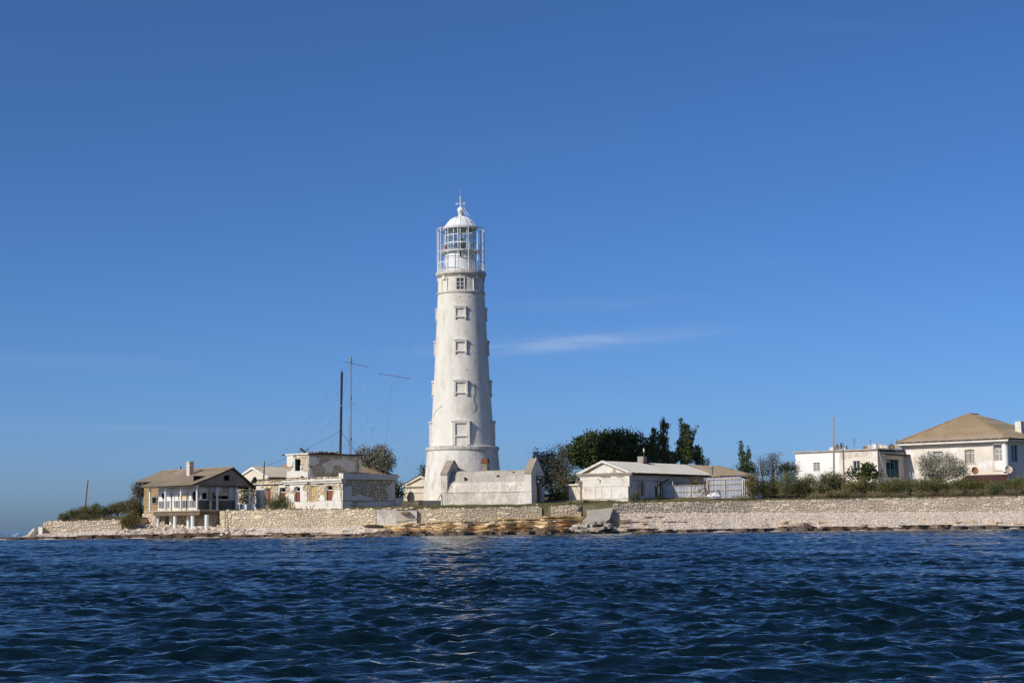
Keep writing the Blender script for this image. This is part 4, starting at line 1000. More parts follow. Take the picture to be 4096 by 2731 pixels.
# things in the yard behind the open corner of the veranda
fr2 = Fr(*cB(1790, 1135), 256, -8)
gf = thing('garden_fence', 'low white and blue picket fence seen through the open veranda corner', 'fence', fr2.o, fr2.rot)
for i, x in enumerate(range(1772, 2010, 13)):
    a, z = fr2.f(*cB(x, 1040)); MB().box(a, a + .085, 0, .04, -.1, z + random.uniform(-.05, .05)).build('picket', BLUEW if i % 5 == 4 else PAINT, gf)
MB().box(fr2.f(*cB(1772, 1100))[0], fr2.f(*cB(2010, 1100))[0], .04, .08, .4, .48).build('rail', PAINT, gf)
for x, w_, yt, lab in ((1795, 12, 1010, 'thin pale post standing by the veranda corner'), (1868, 9, 1000, 'thin grey stake before the picket fence'), (1900, 40, 1045, 'white stump of a column beside the picket fence'), (2043, 34, 1080, 'short white bollard between the house and the ruin')):
    p = P(*cB(x, 1138), 252); r_ = w_ * .2551 / 2 * 252 / F; q = P(*cB(x, yt), 252)
    o = MB().cyl((0, 0, -.2), (0, 0, q.z - p.z), r_, r_ * .95, 12).build('post', PCOL, None, 35); o.location = p; tag(o, lab, 'post')

# ------------------------------------------------------------------ house with arched gable and hipped roof behind
fr = Fr(1075, 1990, 275, -40)
h = thing('gabled_house', 'white house with an arched gable porch and tan hipped roof behind the ruin', 'house', fr.o, fr.rot)
f = lambda x, y, off=0.0: fr.f(x, y, off)
apx = f(*cC(40, 460)); el = f(958, 1912); er = f(*cC(270, 602)); er = (er[0], el[1] * .5 + er[1] * .5); el = (2 * apx[0] - er[0], er[1])
ax, az = f(*cC(68, 570))
MB().panel([(el[0], -1), (er[0], -1), er, apx, el], [arch(ax - .75, ax + .75, az - 2, az, .7)], FAC(0), .4).build('gable_wall', CREAM, h)
MB().box(ax - 1, ax + 1, .45, .5, az - 2, az + .1).build('dark_opening', DARK, h)
for (a, b_) in ((el, apx), (er, apx)):
    MB().panel([(a[0] * 1.0, a[1]), (b_[0], b_[1]), (b_[0], b_[1] + .35), (a[0] + (.3 if a is er else -.3), a[1] + .18)] if True else [], [], FAC(-.25), .3).build('raking_cornice', PAINT, h)
D = 16
roof(h, (er[0] + .35, -.3, er[1] + .1), (er[0] + .35, 7, er[1] + .1), (apx[0], -.3, apx[1] + .36), (apx[0], 7, apx[1] + .36), ASBM, 2, 1.1)
roof(h, (el[0] - .35, -.3, el[1] + .1), (el[0] - .35, 7, el[1] + .1), (apx[0], -.3, apx[1] + .36), (apx[0], 7, apx[1] + .36), ASBM, 2, 1.1)
x0, x1, y0, y1 = el[0] - 2, er[0] + 11, 4.0, 18.0; ze = er[1] + .1
MB().box(x0 + .4, x1 - .4, y0 + .4, y1 - .4, -1, ze).build('wall', CREAM, h)
zp = f(1205, 1815, 11)[1]; ym = (y0 + y1) / 2; hx = (y1 - y0) / 2 + .6
roof(h, (x0, y0, ze), (x1, y0, ze), (x0 + hx, ym, zp), (x1 - hx, ym, zp), ASBT, 4, None, amp=.03, lam=.3)
roof(h, (x0, y1, ze), (x1, y1, ze), (x0 + hx, ym, zp), (x1 - hx, ym, zp), ASBT, 4, None, amp=.03, lam=.3)
roof(h, (x0, y0, ze), (x0, y1, ze), (x0 + hx, ym - .01, zp), (x0 + hx, ym + .01, zp), ASBT, 4, None, amp=.03, lam=.3)
roof(h, (x1, y0, ze), (x1, y1, ze), (x1 - hx, ym - .01, zp), (x1 - hx, ym + .01, zp), ASBT, 4, None, amp=.03, lam=.3)

# ------------------------------------------------------------------ two-storey ruin
fr = RF = Fr(*cC(1352, 1045), 246, -43)
h = thing('ruined_building', 'roofless two-storey ruin of rubble stone with peeling white plaster', 'ruin', fr.o, fr.rot)
f = lambda x, y, off=0.0: fr.f(*cC(x, y), off)
s = lambda x, y, off=0.0: fr.s(*cC(x, y), off)
xl = f(92, 800)[0]; z1 = f(1340, 615)[1]; yS = s(2128, 800)[0]; zS = s(1750, 530)[1]
zc = (f(700, 640)[1] + z1) / 2
openings = []
def op(xa, xb, yt, yb, kind):
    a, zb_ = f(xa, yb); b_, zt_ = f(xb, yt); a2 = f(xb, (yt + yb) / 2)[0]
    return (f(xa, (yt + yb) / 2)[0], a2, f((xa + xb) / 2, yb)[1], f((xa + xb) / 2, yt)[1], kind)
openings = [op(222, 296, 745, 990, 'door'), op(436, 512, 735, 960, 'win'), op(660, 735, 722, 948, 'win'), op(888, 968, 712, 938, 'stone'), op(1118, 1204, 704, 924, 'win')]
zw = f(1000, 640)[1]
MB().panel([(xl, -.6), (0, -.6), (0, zw), (f(520, 640)[0], zw), (f(520, 640)[0], zw - .15), (xl, zw - .2)], [arch(a, b_, zl, zh, .18) for a, b_, zl, zh, k in openings], FAC(.10), .55).build('front_wall', MORTAR, h)
plaster = [[(95, 700), (200, 690), (185, 720), (150, 735), (205, 760), (195, 860), (205, 1010), (195, 1060), (95, 1060)],
           [(205, 690), (215, 745), (215, 860), (205, 860)],
           [(425, 700), (520, 690), (520, 730), (440, 735), (430, 860), (418, 860)],
           [(520, 830), (600, 820), (655, 830), (655, 940), (735, 945), (840, 940), (930, 945), (1010, 935), (1120, 930), (1210, 930), (1340, 920), (1348, 1045), (1000, 1055), (690, 1058), (655, 945), (520, 940)],
           [(570, 660), (700, 655), (830, 650), (835, 670), (795, 700), (780, 745), (790, 780), (835, 800), (845, 860), (840, 930), (820, 945), (742, 945), (740, 730), (700, 715), (655, 730), (650, 770), (600, 780), (590, 700)],
           [(890, 650), (975, 645), (975, 690), (895, 700)],
           [(1012, 920), (1040, 850), (1070, 845), (1100, 880), (1110, 925), (1050, 932)],
           [(1205, 925), (1215, 880), (1260, 780), (1300, 750), (1320, 760), (1335, 860), (1342, 918), (1250, 925)],
           [(1232, 655), (1245, 650), (1248, 690), (1236, 700)], [(1280, 660), (1315, 655), (1320, 690), (1295, 705), (1278, 690)]]
pp = [[f(*q) for q in pl] for pl in plaster]
for pl in pp: MB().panel(pl, [], FAC(-.05), .16).build('plaster_patch', STUCW, h)
st = lay_stones(xl, -.02, 0, zw - .05, (.2, .34), (.25, .65))
def blocked(a, b_, w_, hh, polys, ops, m=.05):
    if any(a + w_ / 2 > o[0] - m and a - w_ / 2 < o[1] + m and b_ + hh / 2 > o[2] - m and b_ - hh / 2 < o[3] + m for o in ops): return True
    return any(all(inside((a + u * w_ * .4, b_ + v * hh * .4), pl) for u in (-1, 1) for v in (-1, 1)) for pl in polys)
st = [q for q in st if not blocked(*q, pp, openings)]
place_stones(h, st, FAC(0), LIME, limit=300, depth=.22, proud=.0)
for a, b_, zl, zh, k in openings:
    n_ = 7
    for i in range(n_):                                        # flat arch of wedge stones
        x = a - .25 + (b_ - a + .5) * i / n_
        MB().box(x + .015, x + (b_ - a + .5) / n_ - .015, -.03, .12, zh + .05, zh + .42).build('arch_stone', LIME, h)
    if k in ('win', 'door'):
        w = link('window' if k == 'win' else 'door', None, h); zm = zh - (.62 if k == 'win' else 0)
        MB().box(a, b_, .30, .36, zl, zm).build('board', REDDOOR, w)
        if k == 'win':
            MB().box(a, b_, .60, .64, zm, zh + .1).build('dark_opening', DARK, w)
            MB().panel(arch(a, b_, zm - .04, zh, .18), [arch(a + .09, b_ - .09, zm + .05, zh - .09, .15)], FAC(.26), .08).build('window_frame', PAINT, w)
        else: MB().panel(arch(a, b_, zl, zh, .12), [arch(a + .07, b_ - .07, zl + .02, zh - .07, .10)], FAC(.27), .08).build('door_frame', PAINT, w)
        MB().box(a - .1, b_ + .1, -.04, .3, zl - .14, zl).build('sill', STUCW, w)
    else:
        nb = 0; z = zl
        while z < zh - .1:
            for q in (0, 1):
                x0_, x1_ = (a + .02, (a + b_) / 2 + (.1 if nb % 2 else -.05)) if q == 0 else ((a + b_) / 2 + (.13 if nb % 2 else -.02), b_ - .02)
                MB().box(x0_, x1_, .14 + random.uniform(0, .05), .5, z + .02, min(z + .36, zh - .02)).build('block', LIMEY, h)
            z += .38; nb += 1
# cornice: two bands and broken top stones
xc = f(515, 640)[0]
MB().box(xc, .35, -.42, .6, zw, zw + .26).build('cornice', STUCW, h)
MB().box(xc, .22, -.24, -.05, zw - .28, zw - .02).build('cornice_band', STUCW, h)
MB().box(xl - .3, xc - .03, -.35, .5, zw - .16, zw + .02).build('cornice', STUCV, h)
place_stones(h, lay_stones(xc + .2, .1, zw + .26, zw + .62, (.12, .2), (.4, 1.0)), FAC(-.1), LIMEP, name='loose_stone', limit=80, depth=.6, jit=.15)
place_stones(h, lay_stones(xl, xc - .2, zw + .02, zw + .42, (.12, .2), (.4, 1.0)), FAC(.0), LIME, name='loose_stone', limit=80, depth=.5, jit=.12)
MB().box(xl + .1, f(500, 610)[0], .2, 5.5, zw + .38, zw + .62).build('felt_roof', TARFELT, h)
# shaded side wall
SZ = lambda y: s(1750, y)[1]
zsh = SZ(620); zpl = SZ(925)
MB().panel([(.1, -.6), (yS, -.6), (yS, zS - .05), (.1, zS - .05)], [rect(*[s(1985, 812)[0], s(2008, 812)[0]], SZ(828), SZ(797))], SID(-.10), .5).build('side_wall', MORTAR, h)
MB().box(-.6, .30, -.05, yS + .35, zsh + .05, zS).build('parapet', WSHADE, h)
MB().box(-.5, -.02, -.12, .25, z1 - .4, zS + .04).build('parapet_end', STUCW, h)
MB().box(-.4, .20, 1.4, 5.0, zS, zS + .10).build('felt_edge', TARFELT, h)
sp = [[(1355, 625), (1440, 630), (1400, 660), (1375, 720), (1362, 760), (1355, 750)],
      [(1360, 760), (1395, 715), (1500, 720), (1495, 800), (1470, 830), (1500, 850), (1540, 860), (1580, 830), (1640, 850), (1720, 870), (1800, 890), (1850, 925), (2120, 930), (2120, 935), (1358, 930)],
      [(2010, 720), (2060, 700), (2085, 640), (2128, 640), (2128, 925), (2020, 925), (2040, 830), (1990, 790)],
      [(1355, 935), (1500, 935), (1480, 990), (1530, 1030), (1450, 1045), (1355, 1045)],
      [(1560, 960), (1700, 940), (1900, 935), (2120, 935), (2120, 1010), (1700, 1030), (1560, 1035)]]
spp = [[(s(*q)[0], SZ(q[1])) for q in pl] for pl in sp]
for i, pl in enumerate(spp): MB().panel(pl, [], SID(.05), .16).build('plaster_patch', WSHADE, h)
MB().box(0, .10, .05, yS, zpl - .07, zpl + .02).build('plinth_band', STUCG, h)
st = [q for q in lay_stones(.1, yS, 0, zsh, (.22, .42), (.3, .8)) if not blocked(*q, spp, [])]
place_stones(h, st, SID(0), LIME, rotz=math.pi / 2, depth=.22, proud=0, limit=280)
MB().box(.2, yS, .3, .5, 0, .1)
# upper storey
off = 2.6; xo = -2.9
a0 = f(540, 400, off)[0]; zu0, zu1 = zw + .1, f(700, 250, off)[1]
xu = f(857, 400, off)[0]; hl, hr = f(668, 400, off)[0], f(733, 400, off)[0]
MB().panel(rect(a0, xu, zu0 - .4, zu1), [rect(hl, hr, f(700, 488, off)[1], f(700, 315, off)[1])], FAC(off + .1), .5).build('upper_front_wall', MORTAR, h)
up = [[(545, 270), (640, 262), (640, 330), (620, 420), (560, 430), (545, 400)], [(640, 300), (662, 290), (662, 490), (735, 495), (735, 470), (760, 480), (855, 520), (857, 580), (545, 590), (545, 500), (600, 490), (645, 440)], [(738, 420), (760, 400), (775, 440), (745, 470)]]
upp = [[f(*q, off) for q in pl] for pl in up]
for pl in upp: MB().panel(pl, [], FAC(off - .05), .16).build('plaster_patch', STUCW, h)
st = [q for q in lay_stones(a0, xu, zu0, zu1 - .05, (.2, .32), (.25, .55)) if not blocked(*q, upp, [(hl, hr, f(700, 488, off)[1], f(700, 315, off)[1])])]
place_stones(h, st, FAC(off), LIMEP, name='upper_stone', limit=200, depth=.2, proud=0)
w = link('window', None, h)
MB().box(hl, hr, off + .75, off + .8, f(700, 488, off)[1], f(700, 315, off)[1]).build('dark_opening', DARK, w)
MB().box(hl - .05, hl + .12, off - .02, off + .5, f(700, 488, off)[1], f(700, 315, off)[1]).build('window_frame', GREENW, w)
MB().box(hl - .1, hr + .1, off - .08, off + .4, f(700, 488, off)[1] - .1, f(700, 488, off)[1]).build('sill', STUCW, w)
MB().box(a0 - .15, xu + .1, off - .15, off + .7, zu1 - .02, zu1 + .18).build('coping', STUCW, h)
su = lambda x, y: fr.s(*cC(x, y), xu)
yU = su(1632, 400)[0]; SU = lambda y: su(1250, y)[1]
MB().panel(rect(off + .12, yU, zu0 - .4, zu1 + .0), [], SID(xu - .06), .5).build('upper_side_wall', MORTAR, h)
sp = [[(862, 270), (980, 280), (1010, 330), (1015, 370), (960, 400), (930, 415), (868, 400)],
      [(868, 420), (900, 450), (920, 520), (960, 560), (870, 580)],
      [(1050, 390), (1130, 350), (1200, 310), (1260, 320), (1350, 300), (1360, 270), (1400, 290), (1460, 330), (1540, 345), (1560, 380), (1545, 440), (1535, 500), (1430, 500), (1380, 460), (1340, 420), (1270, 400), (1220, 420), (1210, 510), (1180, 520), (1150, 490), (1110, 520), (1095, 440), (1070, 420)],
      [(1600, 330), (1632, 320), (1632, 510), (1600, 510), (1605, 420)]]
spp = [[(su(*q)[0], su(*q)[1]) for q in pl] for pl in sp]
for pl in spp: MB().panel(pl, [], SID(xu + .05), .14).build('plaster_patch', WSHADE, h)
st = [q for q in lay_stones(off + .1, yU, zu0, zu1 - .1, (.2, .34), (.3, .7)) if not blocked(*q, spp, [])]
place_stones(h, st, SID(xu), LIME, name='upper_stone', limit=260, rotz=math.pi / 2, depth=.16, proud=0)
MB().box(xu - 6.0, xu + .22, off + .1, yU + .2, zu1 + .0, zu1 + .16).build('roof_slab', TARFELT, h)
MB().box(a0, a0 + .4, off + .6, yU, zu0 - .4, zu1).build('upper_back_wall', STUCG, h)
MB().box(a0, xu, yU - .4, yU - .02, zu0 - .4, zu1 - .02).build('upper_back_wall', STUCG, h)
MB().box(xl, -.12, .66, yS - .1, zw - .25, zw - .12).build('lower_roof', CONC, h)
MB().box(xl, xl + .4, .66, yS, -.6, zw - .26).build('far_side_wall', STUCG, h)
MB().box(-.4, .35, yS + .02, yS + 1.4, -.4, 1.55).build('low_annex', STUCV, h)
# small weeds rooted on the ledges are added with the plants; junk on the upper roof
p = fr.world(*f(790, 235, off + .5)[:1], off + .5, zu1 + .16)
jk = thing('roof_junk', 'bent black tube and wire frame lying on the roof of the ruin', 'scrap', p)
MB().cyl((-.5, 0, .75), (.25, 0, .1), .15, .17, 8).build('black_tube', TARFELT, jk)
MB().tube([(.1, 0, 0), (.55, .1, .75), (.95, 0, .05), (.3, .3, .1), (.55, .1, .75)], .03).build('wire_frame', TARFELT, jk)
MB().tube([(-.7, 0, 0), (-.35, .1, .5)], .03).build('prop', TARFELT, jk)
p = fr.world(xu - .4, off + 3.2, zu1 + .16); rb = thing('rubble_heap', 'low heap of dark rubble on the edge of the ruin roof', 'rubble', p, fr.rot)
for i in range(22):
    o = link('lump', stone_mesh(random.randrange(9), random.choice((TARFELT, ROCKG, BRICK))), rb, (random.uniform(-.5, .3), random.uniform(-2.2, 2.4), random.uniform(.0, .28)), random.uniform(0, 3), (random.uniform(.3, .8), random.uniform(.3, .5), random.uniform(.15, .4)))
for i, (x, y, l) in enumerate(((748, 1040, .5), (842, 1018, .55), (868, 1020, .55), (900, 1022, .7))):
    p = P(*cC(x, 1060), 245); o = MB().bar((0, 0, -.1), ((.0, -.15, .25, .4)[i], .15, l), .09).build('timber_stake', WOODG); o.location = p
    tag(o, ('thin upright stake nearest the tamarisk, leaning on the ruin base', 'first stake of the close pair on the white ruin base', 'second stake of the close pair on the white ruin base', 'most slanted stake, nearest the ruin corner')[i], 'stake', 'stakes leaning on the ruin')

# ------------------------------------------------------------------ black flue, aerial mast and their stays
def vpole(name, label, cat, pt, pb, Y, r0, r1, mat, n=10, group=None):
    a, b_ = P(*pb, Y), P(*pt, Y); t_ = thing(name, label, cat, a, 0, group)
    MB().cyl((0, 0, -.3), b_ - a, r0, r1, n).build('pole', mat, t_, 40); return t_, a, b_ - a
fl, fa, ftop = vpole('flue_pipe', 'tall black sooty flue pipe rising behind the ruin', 'flue', (1367.5, 1487), (1361, 1830), 262, .18, .17, PIPE, 16)
zc_ = ftop * ((1830 - 1722) / (1830 - 1487))
MB().cyl(zc_ - Vector((0, 0, .08)), zc_ + Vector((0, 0, .08)), .24, None, 12).build('guy_collar', PIPE, fl)
for q in (.25, .5, .8): MB().cyl(ftop * q - Vector((0, 0, .05)), ftop * q + Vector((0, 0, .05)), .195, None, 12).build('pipe_joint', PIPE, fl)
MB().cyl(ftop + Vector((-.05, 0, 0)), ftop + Vector((-.05, 0, .5)), .03, None, 5).build('tip_rod', PIPE, fl)
def wire(parent, a, b_, o, r=.012, sag=0.0, n=1, beads=0, name='guy_wire'):
    a, b_ = Vector(a) - o, Vector(b_) - o; pts = [a.lerp(b_, i / max(1, n)) - Vector((0, 0, sag * 4 * (i / max(1, n)) * (1 - i / max(1, n)))) for i in range(max(1, n) + 1)]
    MB().tube(pts, r, 4).build(name, STEEL, parent)
    for i in range(beads):
        p = a.lerp(b_, (i + .6) / (beads + .4)); MB().cyl(p - Vector((0, 0, .09)), p + Vector((0, 0, .09)), .04, None, 6).build('insulator', PAINT if i % 2 else STEEL, parent)
q = lambda x, y, Y: P(*cO(x, y), Y)
wire(fl, fa + zc_, q(-330, 1530, 262), fa, .035, .5, 8); wire(fl, fa + zc_, q(985, 1310, 266), fa, .03)
wire(fl, fa + ftop * .82, q(265, 1305, 270), fa, .012)
ms, ma, mtop = vpole('radio_mast', 'slender guyed aerial mast beside the black flue', 'mast', (1404, 1432), (1404, 1835), 264, .075, .06, STEEL, 8)
for y in (200, 640, 1128):
    p = q(917, y, 264) - ma; MB().cyl(p - Vector((0, 0, .13)), p + Vector((0, 0, .13)), .15, None, 10).build('guy_collar', STEEL, ms)
MB().cyl(mtop - Vector((0, 0, .15)), mtop + Vector((0, 0, .22)), .15, .10, 8).build('mast_head', STEEL, ms)
MB().cyl(q(815, 201, 264.1) - ma, q(1130, 262, 264.1) - ma, .038, None, 6).build('boom', RUST, ms)
MB().cyl(q(935, 183, 264.05) - ma, q(1095, 250, 264.05) - ma, .016, None, 4).build('boom_stay', STEEL, ms)
MB().cyl(q(890, 905, 264.2) - ma, q(900, 1310, 264.2) - ma, .04, None, 6).build('whip', STEEL, ms)
for (y0_, ends, bd) in ((200, ((50, 1390, 262), (665, 1300, 258), (1215, 1210, 258), (1690, 1570, 250)), 7), (640, ((445, 1180, 260), (690, 1300, 258), (1125, 1230, 258), (1340, 1280, 256)), 4), (1128, ((850, 1300, 256), (745, 1310, 257), (985, 1290, 257), (1050, 1240, 257)), 1)):
    for e in ends: wire(ms, q(917, y0_, 264), q(*e), ma, .011, 0, 1, bd)
# spreader hung on the long wire from the lighthouse
sa = q(1257, 342, 256); sb = q(1622, 403, 256); an = thing('aerial_spreader', 'tilted spreader rod hanging on the wire between lighthouse and ruin', 'aerial', sa)
MB().cyl((0, 0, 0), sb - sa, .038, None, 6).build('spreader_rod', RUST, an)
for x, y in ((1260, 345), (1380, 366), (1500, 385), (1620, 402)): MB().cyl(q(x, y, 256) - sa, q(x - 3, y + 18, 256) - sa, .03, None, 5).build('hook', STEEL, an)
for x, y in ((1262, 350), (1620, 405), (1380, 370)): wire(an, q(x, y, 256), q(1405, 560, 256), sa, .010, name='stay')
wire(an, q(1410, 560, 256), q(1322, 1260, 258), sa, .012, name='down_wire')
wire(an, P(1737, 1183, 262), q(1400, 555, 256), sa, .011, name='aerial_wire'); wire(an, q(1400, 555, 256), q(1100, 1230, 258), sa, .010, name='aerial_wire')
lw = P(1957, 1105, 262); ew = P(3184, 1807, 283); t_ = thing('overhead_wire', 'thin wire sagging from the lighthouse gallery to the flat-roofed house', 'wire', lw)
wire(t_, lw, ew, lw, .005, 3.4, 24, 0, 'wire_span')

# poles
def tpole(label, pt, pb, Y, r0, r1, mat, cat='pole', square=False):
    a, b_ = P(*pb, Y), P(*pt, Y); mb = MB()
    mb.cyl((0, 0, -.4), b_ - a, r0, r1, 4 if square else 9); o = mb.build('utility_pole', mat, None, None if square else 40); o.location = a; return tag(o, label, cat)
tpole('leaning grey timber pole standing in the bushes on the spit', cA(1376, 464), cA(1306, 1105), 268, .16, .12, POLEW)
tpole('short dark timber pole behind the ruin wall', cC(210, 346), cC(198, 640), 262, .13, .12, POLEW)
tpole('tall square concrete pole standing before the flat-roofed house', cG(1270, 108), cG(1275, 1248), 262, .20, .16, POLEC, square=True)
tpole('rust-brown timber pole behind the tall concrete pole', cG(1408, 494), cG(1432, 1110), 268, .12, .11, POLEW)

# ------------------------------------------------------------------ small cream house beside the tower
fr = Fr(*cD(570, 1003), 272, -22)
h = thing('cream_house', 'small cream gabled house half hidden by the lighthouse', 'house', fr.o, fr.rot)
f = lambda x, y, off=0.0: fr.f(*cD(x, y), off)
xl = f(52, 850)[0]; zc_ = f(200, 722)[1]; ap = f(312, 555); xr = 2 * ap[0] - xl
MB().panel([(xl, -.5), (xr, -.5), (xr, zc_), (ap[0], ap[1] - .25), (xl, zc_)], [], FAC(0), .4).build('gable_wall', CREAM, h)
MB().box(xl - .25, xr + .25, -.28, .1, zc_ - .02, zc_ + .2).build('cornice', CREAM, h)
MB().box(xl, xr, -.10, .1, zc_ - .95, zc_ - .72).build('frieze_band', CREAM, h)
MB().box(xl, f(205, 850)[0], -.05, .05, -.4, zc_ - .95).build('pilaster', CREAM, h)
for sgn in (-1, 1):
    e = xl if sgn < 0 else xr
    MB().panel([(e + sgn * .35, zc_ + .16), (ap[0], ap[1] + .02), (ap[0], ap[1] - .32), (e + sgn * .35 - sgn * .6, zc_ + .16)], [], FAC(-.30), .35).build('raking_cornice', CREAM, h)
    roof(h, (e + sgn * .55, -.42, zc_ + .06), (e + sgn * .55, 9, zc_ + .06), (ap[0], -.42, ap[1] + .10), (ap[0], 9, ap[1] + .10), MAROON, 2, None, amp=.02)
MB().box(xl, xl + .3, .4, 9, -.5, zc_).build('side_wall', CREAM, h); MB().box(xr - .3, xr, .4, 9, -.5, zc_).build('side_wall', CREAM, h)
fr2 = Fr(*cD(155, 985), 266, 0)
r0 = MB().lathe([(0, .0), (.05, .34), (.12, .58), (.14, .60), (.16, .57), (.1, .3), (.06, 0)], 24)
d = thing('standing_dish', 'dark round dish propped upright before the cream house', 'dish', fr2.o)
o = r0.build('dish_bowl', GREYP, d, 40); o.location = (0, 0, 1.0); o.rotation_euler = (R(88), 0, R(25)); o.scale = (1, 1.65, 1)
MB().cyl((0, .1, 0), (0, .1, 3.2), .03, None, 6).build('dish_mast', STEEL, d)
fr2 = Fr(*cD(595, 1003), 252.5, -6)
d = thing('panel_box', 'low dark grey metal panel box standing at the foot of the tower', 'box', fr2.o, fr2.rot)
a = fr2.f(*cD(338, 960))[0]; zt_ = fr2.f(*cD(470, 922))[1]
MB().box(a, 0, 0, .7, .06, zt_).build('panel', GREYP, d); MB().box(a - .65, a - .02, .05, .7, 0, zt_ - .03).build('end_panel', TARFELT, d); MB().box(a, .02, -.05, .75, -.1, .06).build('base_rail', STUCW, d)
o = MB().bar((0, 0, -.2), tuple(P(*cD(598, 832), 252.3) - P(*cD(505, 1008), 251.3)), .085).build('leaning_rod', STEEL); o.location = P(*cD(505, 1008), 251.3); tag(o, 'long grey rod leaning against the dark panel box', 'rod')

# ------------------------------------------------------------------ vaulted building before the tower
fr = VF = Fr(*cD(1936, 990), 249, -15)
h = thing('vaulted_building', 'grey plastered barrel-vaulted building with two pointed gable parapets', 'building', fr.o, fr.rot)
f = lambda x, y, off=0.0: fr.f(*cD(x, y), off)
s = lambda x, y, off=0.0: fr.s(*cD(x, y), off)
xl = f(602, 900)[0]; zl = f(1300, 800)[1]; z2 = f(1300, 650, .7)[1]; z3 = f(1350, 487, 2.9)[1]; W_ = max(5.5, s(2118, 800)[0])
yA = s(2015, 400)[0]
MB().box(xl, -.02, 0, .5, -.8, zl).build('front_wall', STUCV, h)
MB().box(xl - .03, -.05, -.08, .4, zl, zl + .07).build('wall_ledge', STUCV, h)
wp = [(.05, zl + .07), (.30, zl + .9), (.62, z2 - .05), (.72, z2)]
vp = [(.80, z2 + .02), (1.5, z2 + (z3 - z2) * .55), (2.4, z3 - .08), (yA, z3 + .05)]
def extr(prf, x0, x1, name, mat, th=.25, nseg=1, jag=0.0):
    for i in range(nseg):
        a, b_ = x0 + (x1 - x0) * i / nseg, x0 + (x1 - x0) * (i + 1) / nseg
        q = [(y, z + (random.uniform(-jag, jag) if jag else 0)) for y, z in prf]
        MB().panel(q + [(y + .05, z - th) for y, z in reversed(q)], [], lambda u, v, d, a=a, b_=b_: (b_ - .01 - d, u, v), b_ - a - .02).build(name, mat, h)
extr(wp, xl + .05, -.06, 'haunch_wall', STUCV, .3, 6, .0)
for j in range(3): extr([vp[j], vp[j + 1]], xl + .9, -.9, 'roof_slab', VROOF, .25, 7, .035)
extr([(yA, z3 + .05), (W_ - .1, z2 - .5)], xl + .9, -.9, 'roof_slab', VROOF, .25, 3)
MB().box(xl, -.02, W_ - .5, W_, -.8, zl).build('back_wall', STUCV, h)
for (x0_, x1_, nm) in ((-.95, .0, 'r'), (xl, xl + .95, 'l')):
    zA = s(2015, 312, 0)[1] if nm == 'r' else f(770, 345, yA)[1] + .0
    zs_ = (s(1945, 530)[1] if nm == 'r' else f(660, 550)[1]); 
    pl = [(-.06, zl + .02), (-.06, zs_), (yA - .25, zA - .14), (yA + .25, zA - .14), (W_ + .06, zs_), (W_ + .06, -.8), (-.02, -.8), (-.02, zl)]
    if nm == 'r':
        dy0, dy1 = s(2012, 800)[0], s(2092, 800)[0]; zd = s(2050, 728)[1]
        MB().panel(pl, [rect(dy0, dy1, -.3, zd + 1.3)], SID(x1_), x1_ - x0_).build('gable_parapet', STUCW, h)
        MB().box(x1_ - .5, x1_ - .4, dy0, dy1, -.3, zd).build('door', REDDOOR, h)
        MB().box(x0_ - .3, x0_ - .2, dy0 - .2, dy1 + .2, zd - .2, zd + 1.4).build('dark_opening', DARK, h)
        zk = s(2040, 565)[1]
        for yy in (dy0 - .1, dy1 + .1):
            b_ = link('canopy_bracket', None, h)
            MB().bar((.02, yy, zk), (1.25, yy, zk - .12), .14).build('bracket_arm', WOODD, b_); MB().bar((.06, yy, zk), (.06, yy, zd + .1), .14).build('bracket_post', WOODD, b_); MB().bar((1.0, yy, zk - .12), (.08, yy, zd + .2), .12).build('bracket_strut', WOODD, b_)
        MB().box(1.1, 1.3, dy0 - .3, dy1 + .3, zk - .10, zk + .02).build('canopy_beam', WOODD, h)
    else: MB().panel(pl, [], SID(x1_), x1_ - x0_).build('gable_parapet', STUCV, h)
    MB().panel([(-.14, zs_), (yA - .28, zA - .12), (yA + .28, zA - .12), (W_ + .14, zs_), (W_ + .14, zs_ + .22), (yA + .3, zA + .12), (yA - .3, zA + .12), (-.14, zs_ + .22)], [], SID(x1_ + .06), x1_ - x0_ + .12).build('coping', COPE, h)
a, z = f(1255, 482, yA + .4); vc = link('vent_chimney', None, h)
MB().box(a - .38, a + .38, yA, yA + .8, z - .5, z + 1.1).build('chimney_shaft', WOODG, vc)
zt_ = f(1255, 305, yA + .4)[1]
MB().panel([(-.55, z + 1.05), (.55, z + 1.05), (.42, zt_), (-.35, zt_)], [], lambda u, v, d: (a + u, yA - .1 + d, v), 1.0).build('chimney_cap', RUST, vc)

# ------------------------------------------------------------------ long white house with the classical gable
fr = Fr(*cE(1568, 1392), 251, -35)
h = thing('pediment_house', 'long low white house with a peeling classical gable end', 'house', fr.o, fr.rot)
f = lambda x, y, off=0.0: fr.f(*cE(x, y), off)
s = lambda x, y, off=0.0: fr.s(*cE(x, y), off)
xl = f(838, 1200)[0]; zc = f(1200, 985)[1]; zbnd = f(1200, 1160)[1]; ap = f(1192, 775); yE = fr.s(*cF(900, 1100))[0] + 8
xm = xl / 2; zap = ap[1]
grow = .26
MB().panel(rect(xl, 0, -.7, zc), [], FAC(0), .4).build('front_wall', STUCW, h)
MB().panel(rect(xl + .02, grow, zbnd + .05, zc - .02), [], FAC(-.04), .05).build('upper_wall_face', STUCW, h)
MB().box(-.1, grow, .01, .8, zbnd + .05, zc - .02).build('corner_block', STUCW, h)
MB().panel([(-.75, zbnd - .06), (grow + .03, zbnd - .06), (grow + .03, zbnd + .05), (-.35, zbnd + .18), (-.75, zbnd + .03)], [], FAC(-.06), .3).build('broken_ledge', STUCV, h)
ex = .95
MB().box(xl - ex * .5, ex, -.42, .1, zc + .10, zc + .30).build('cornice', COPE, h)
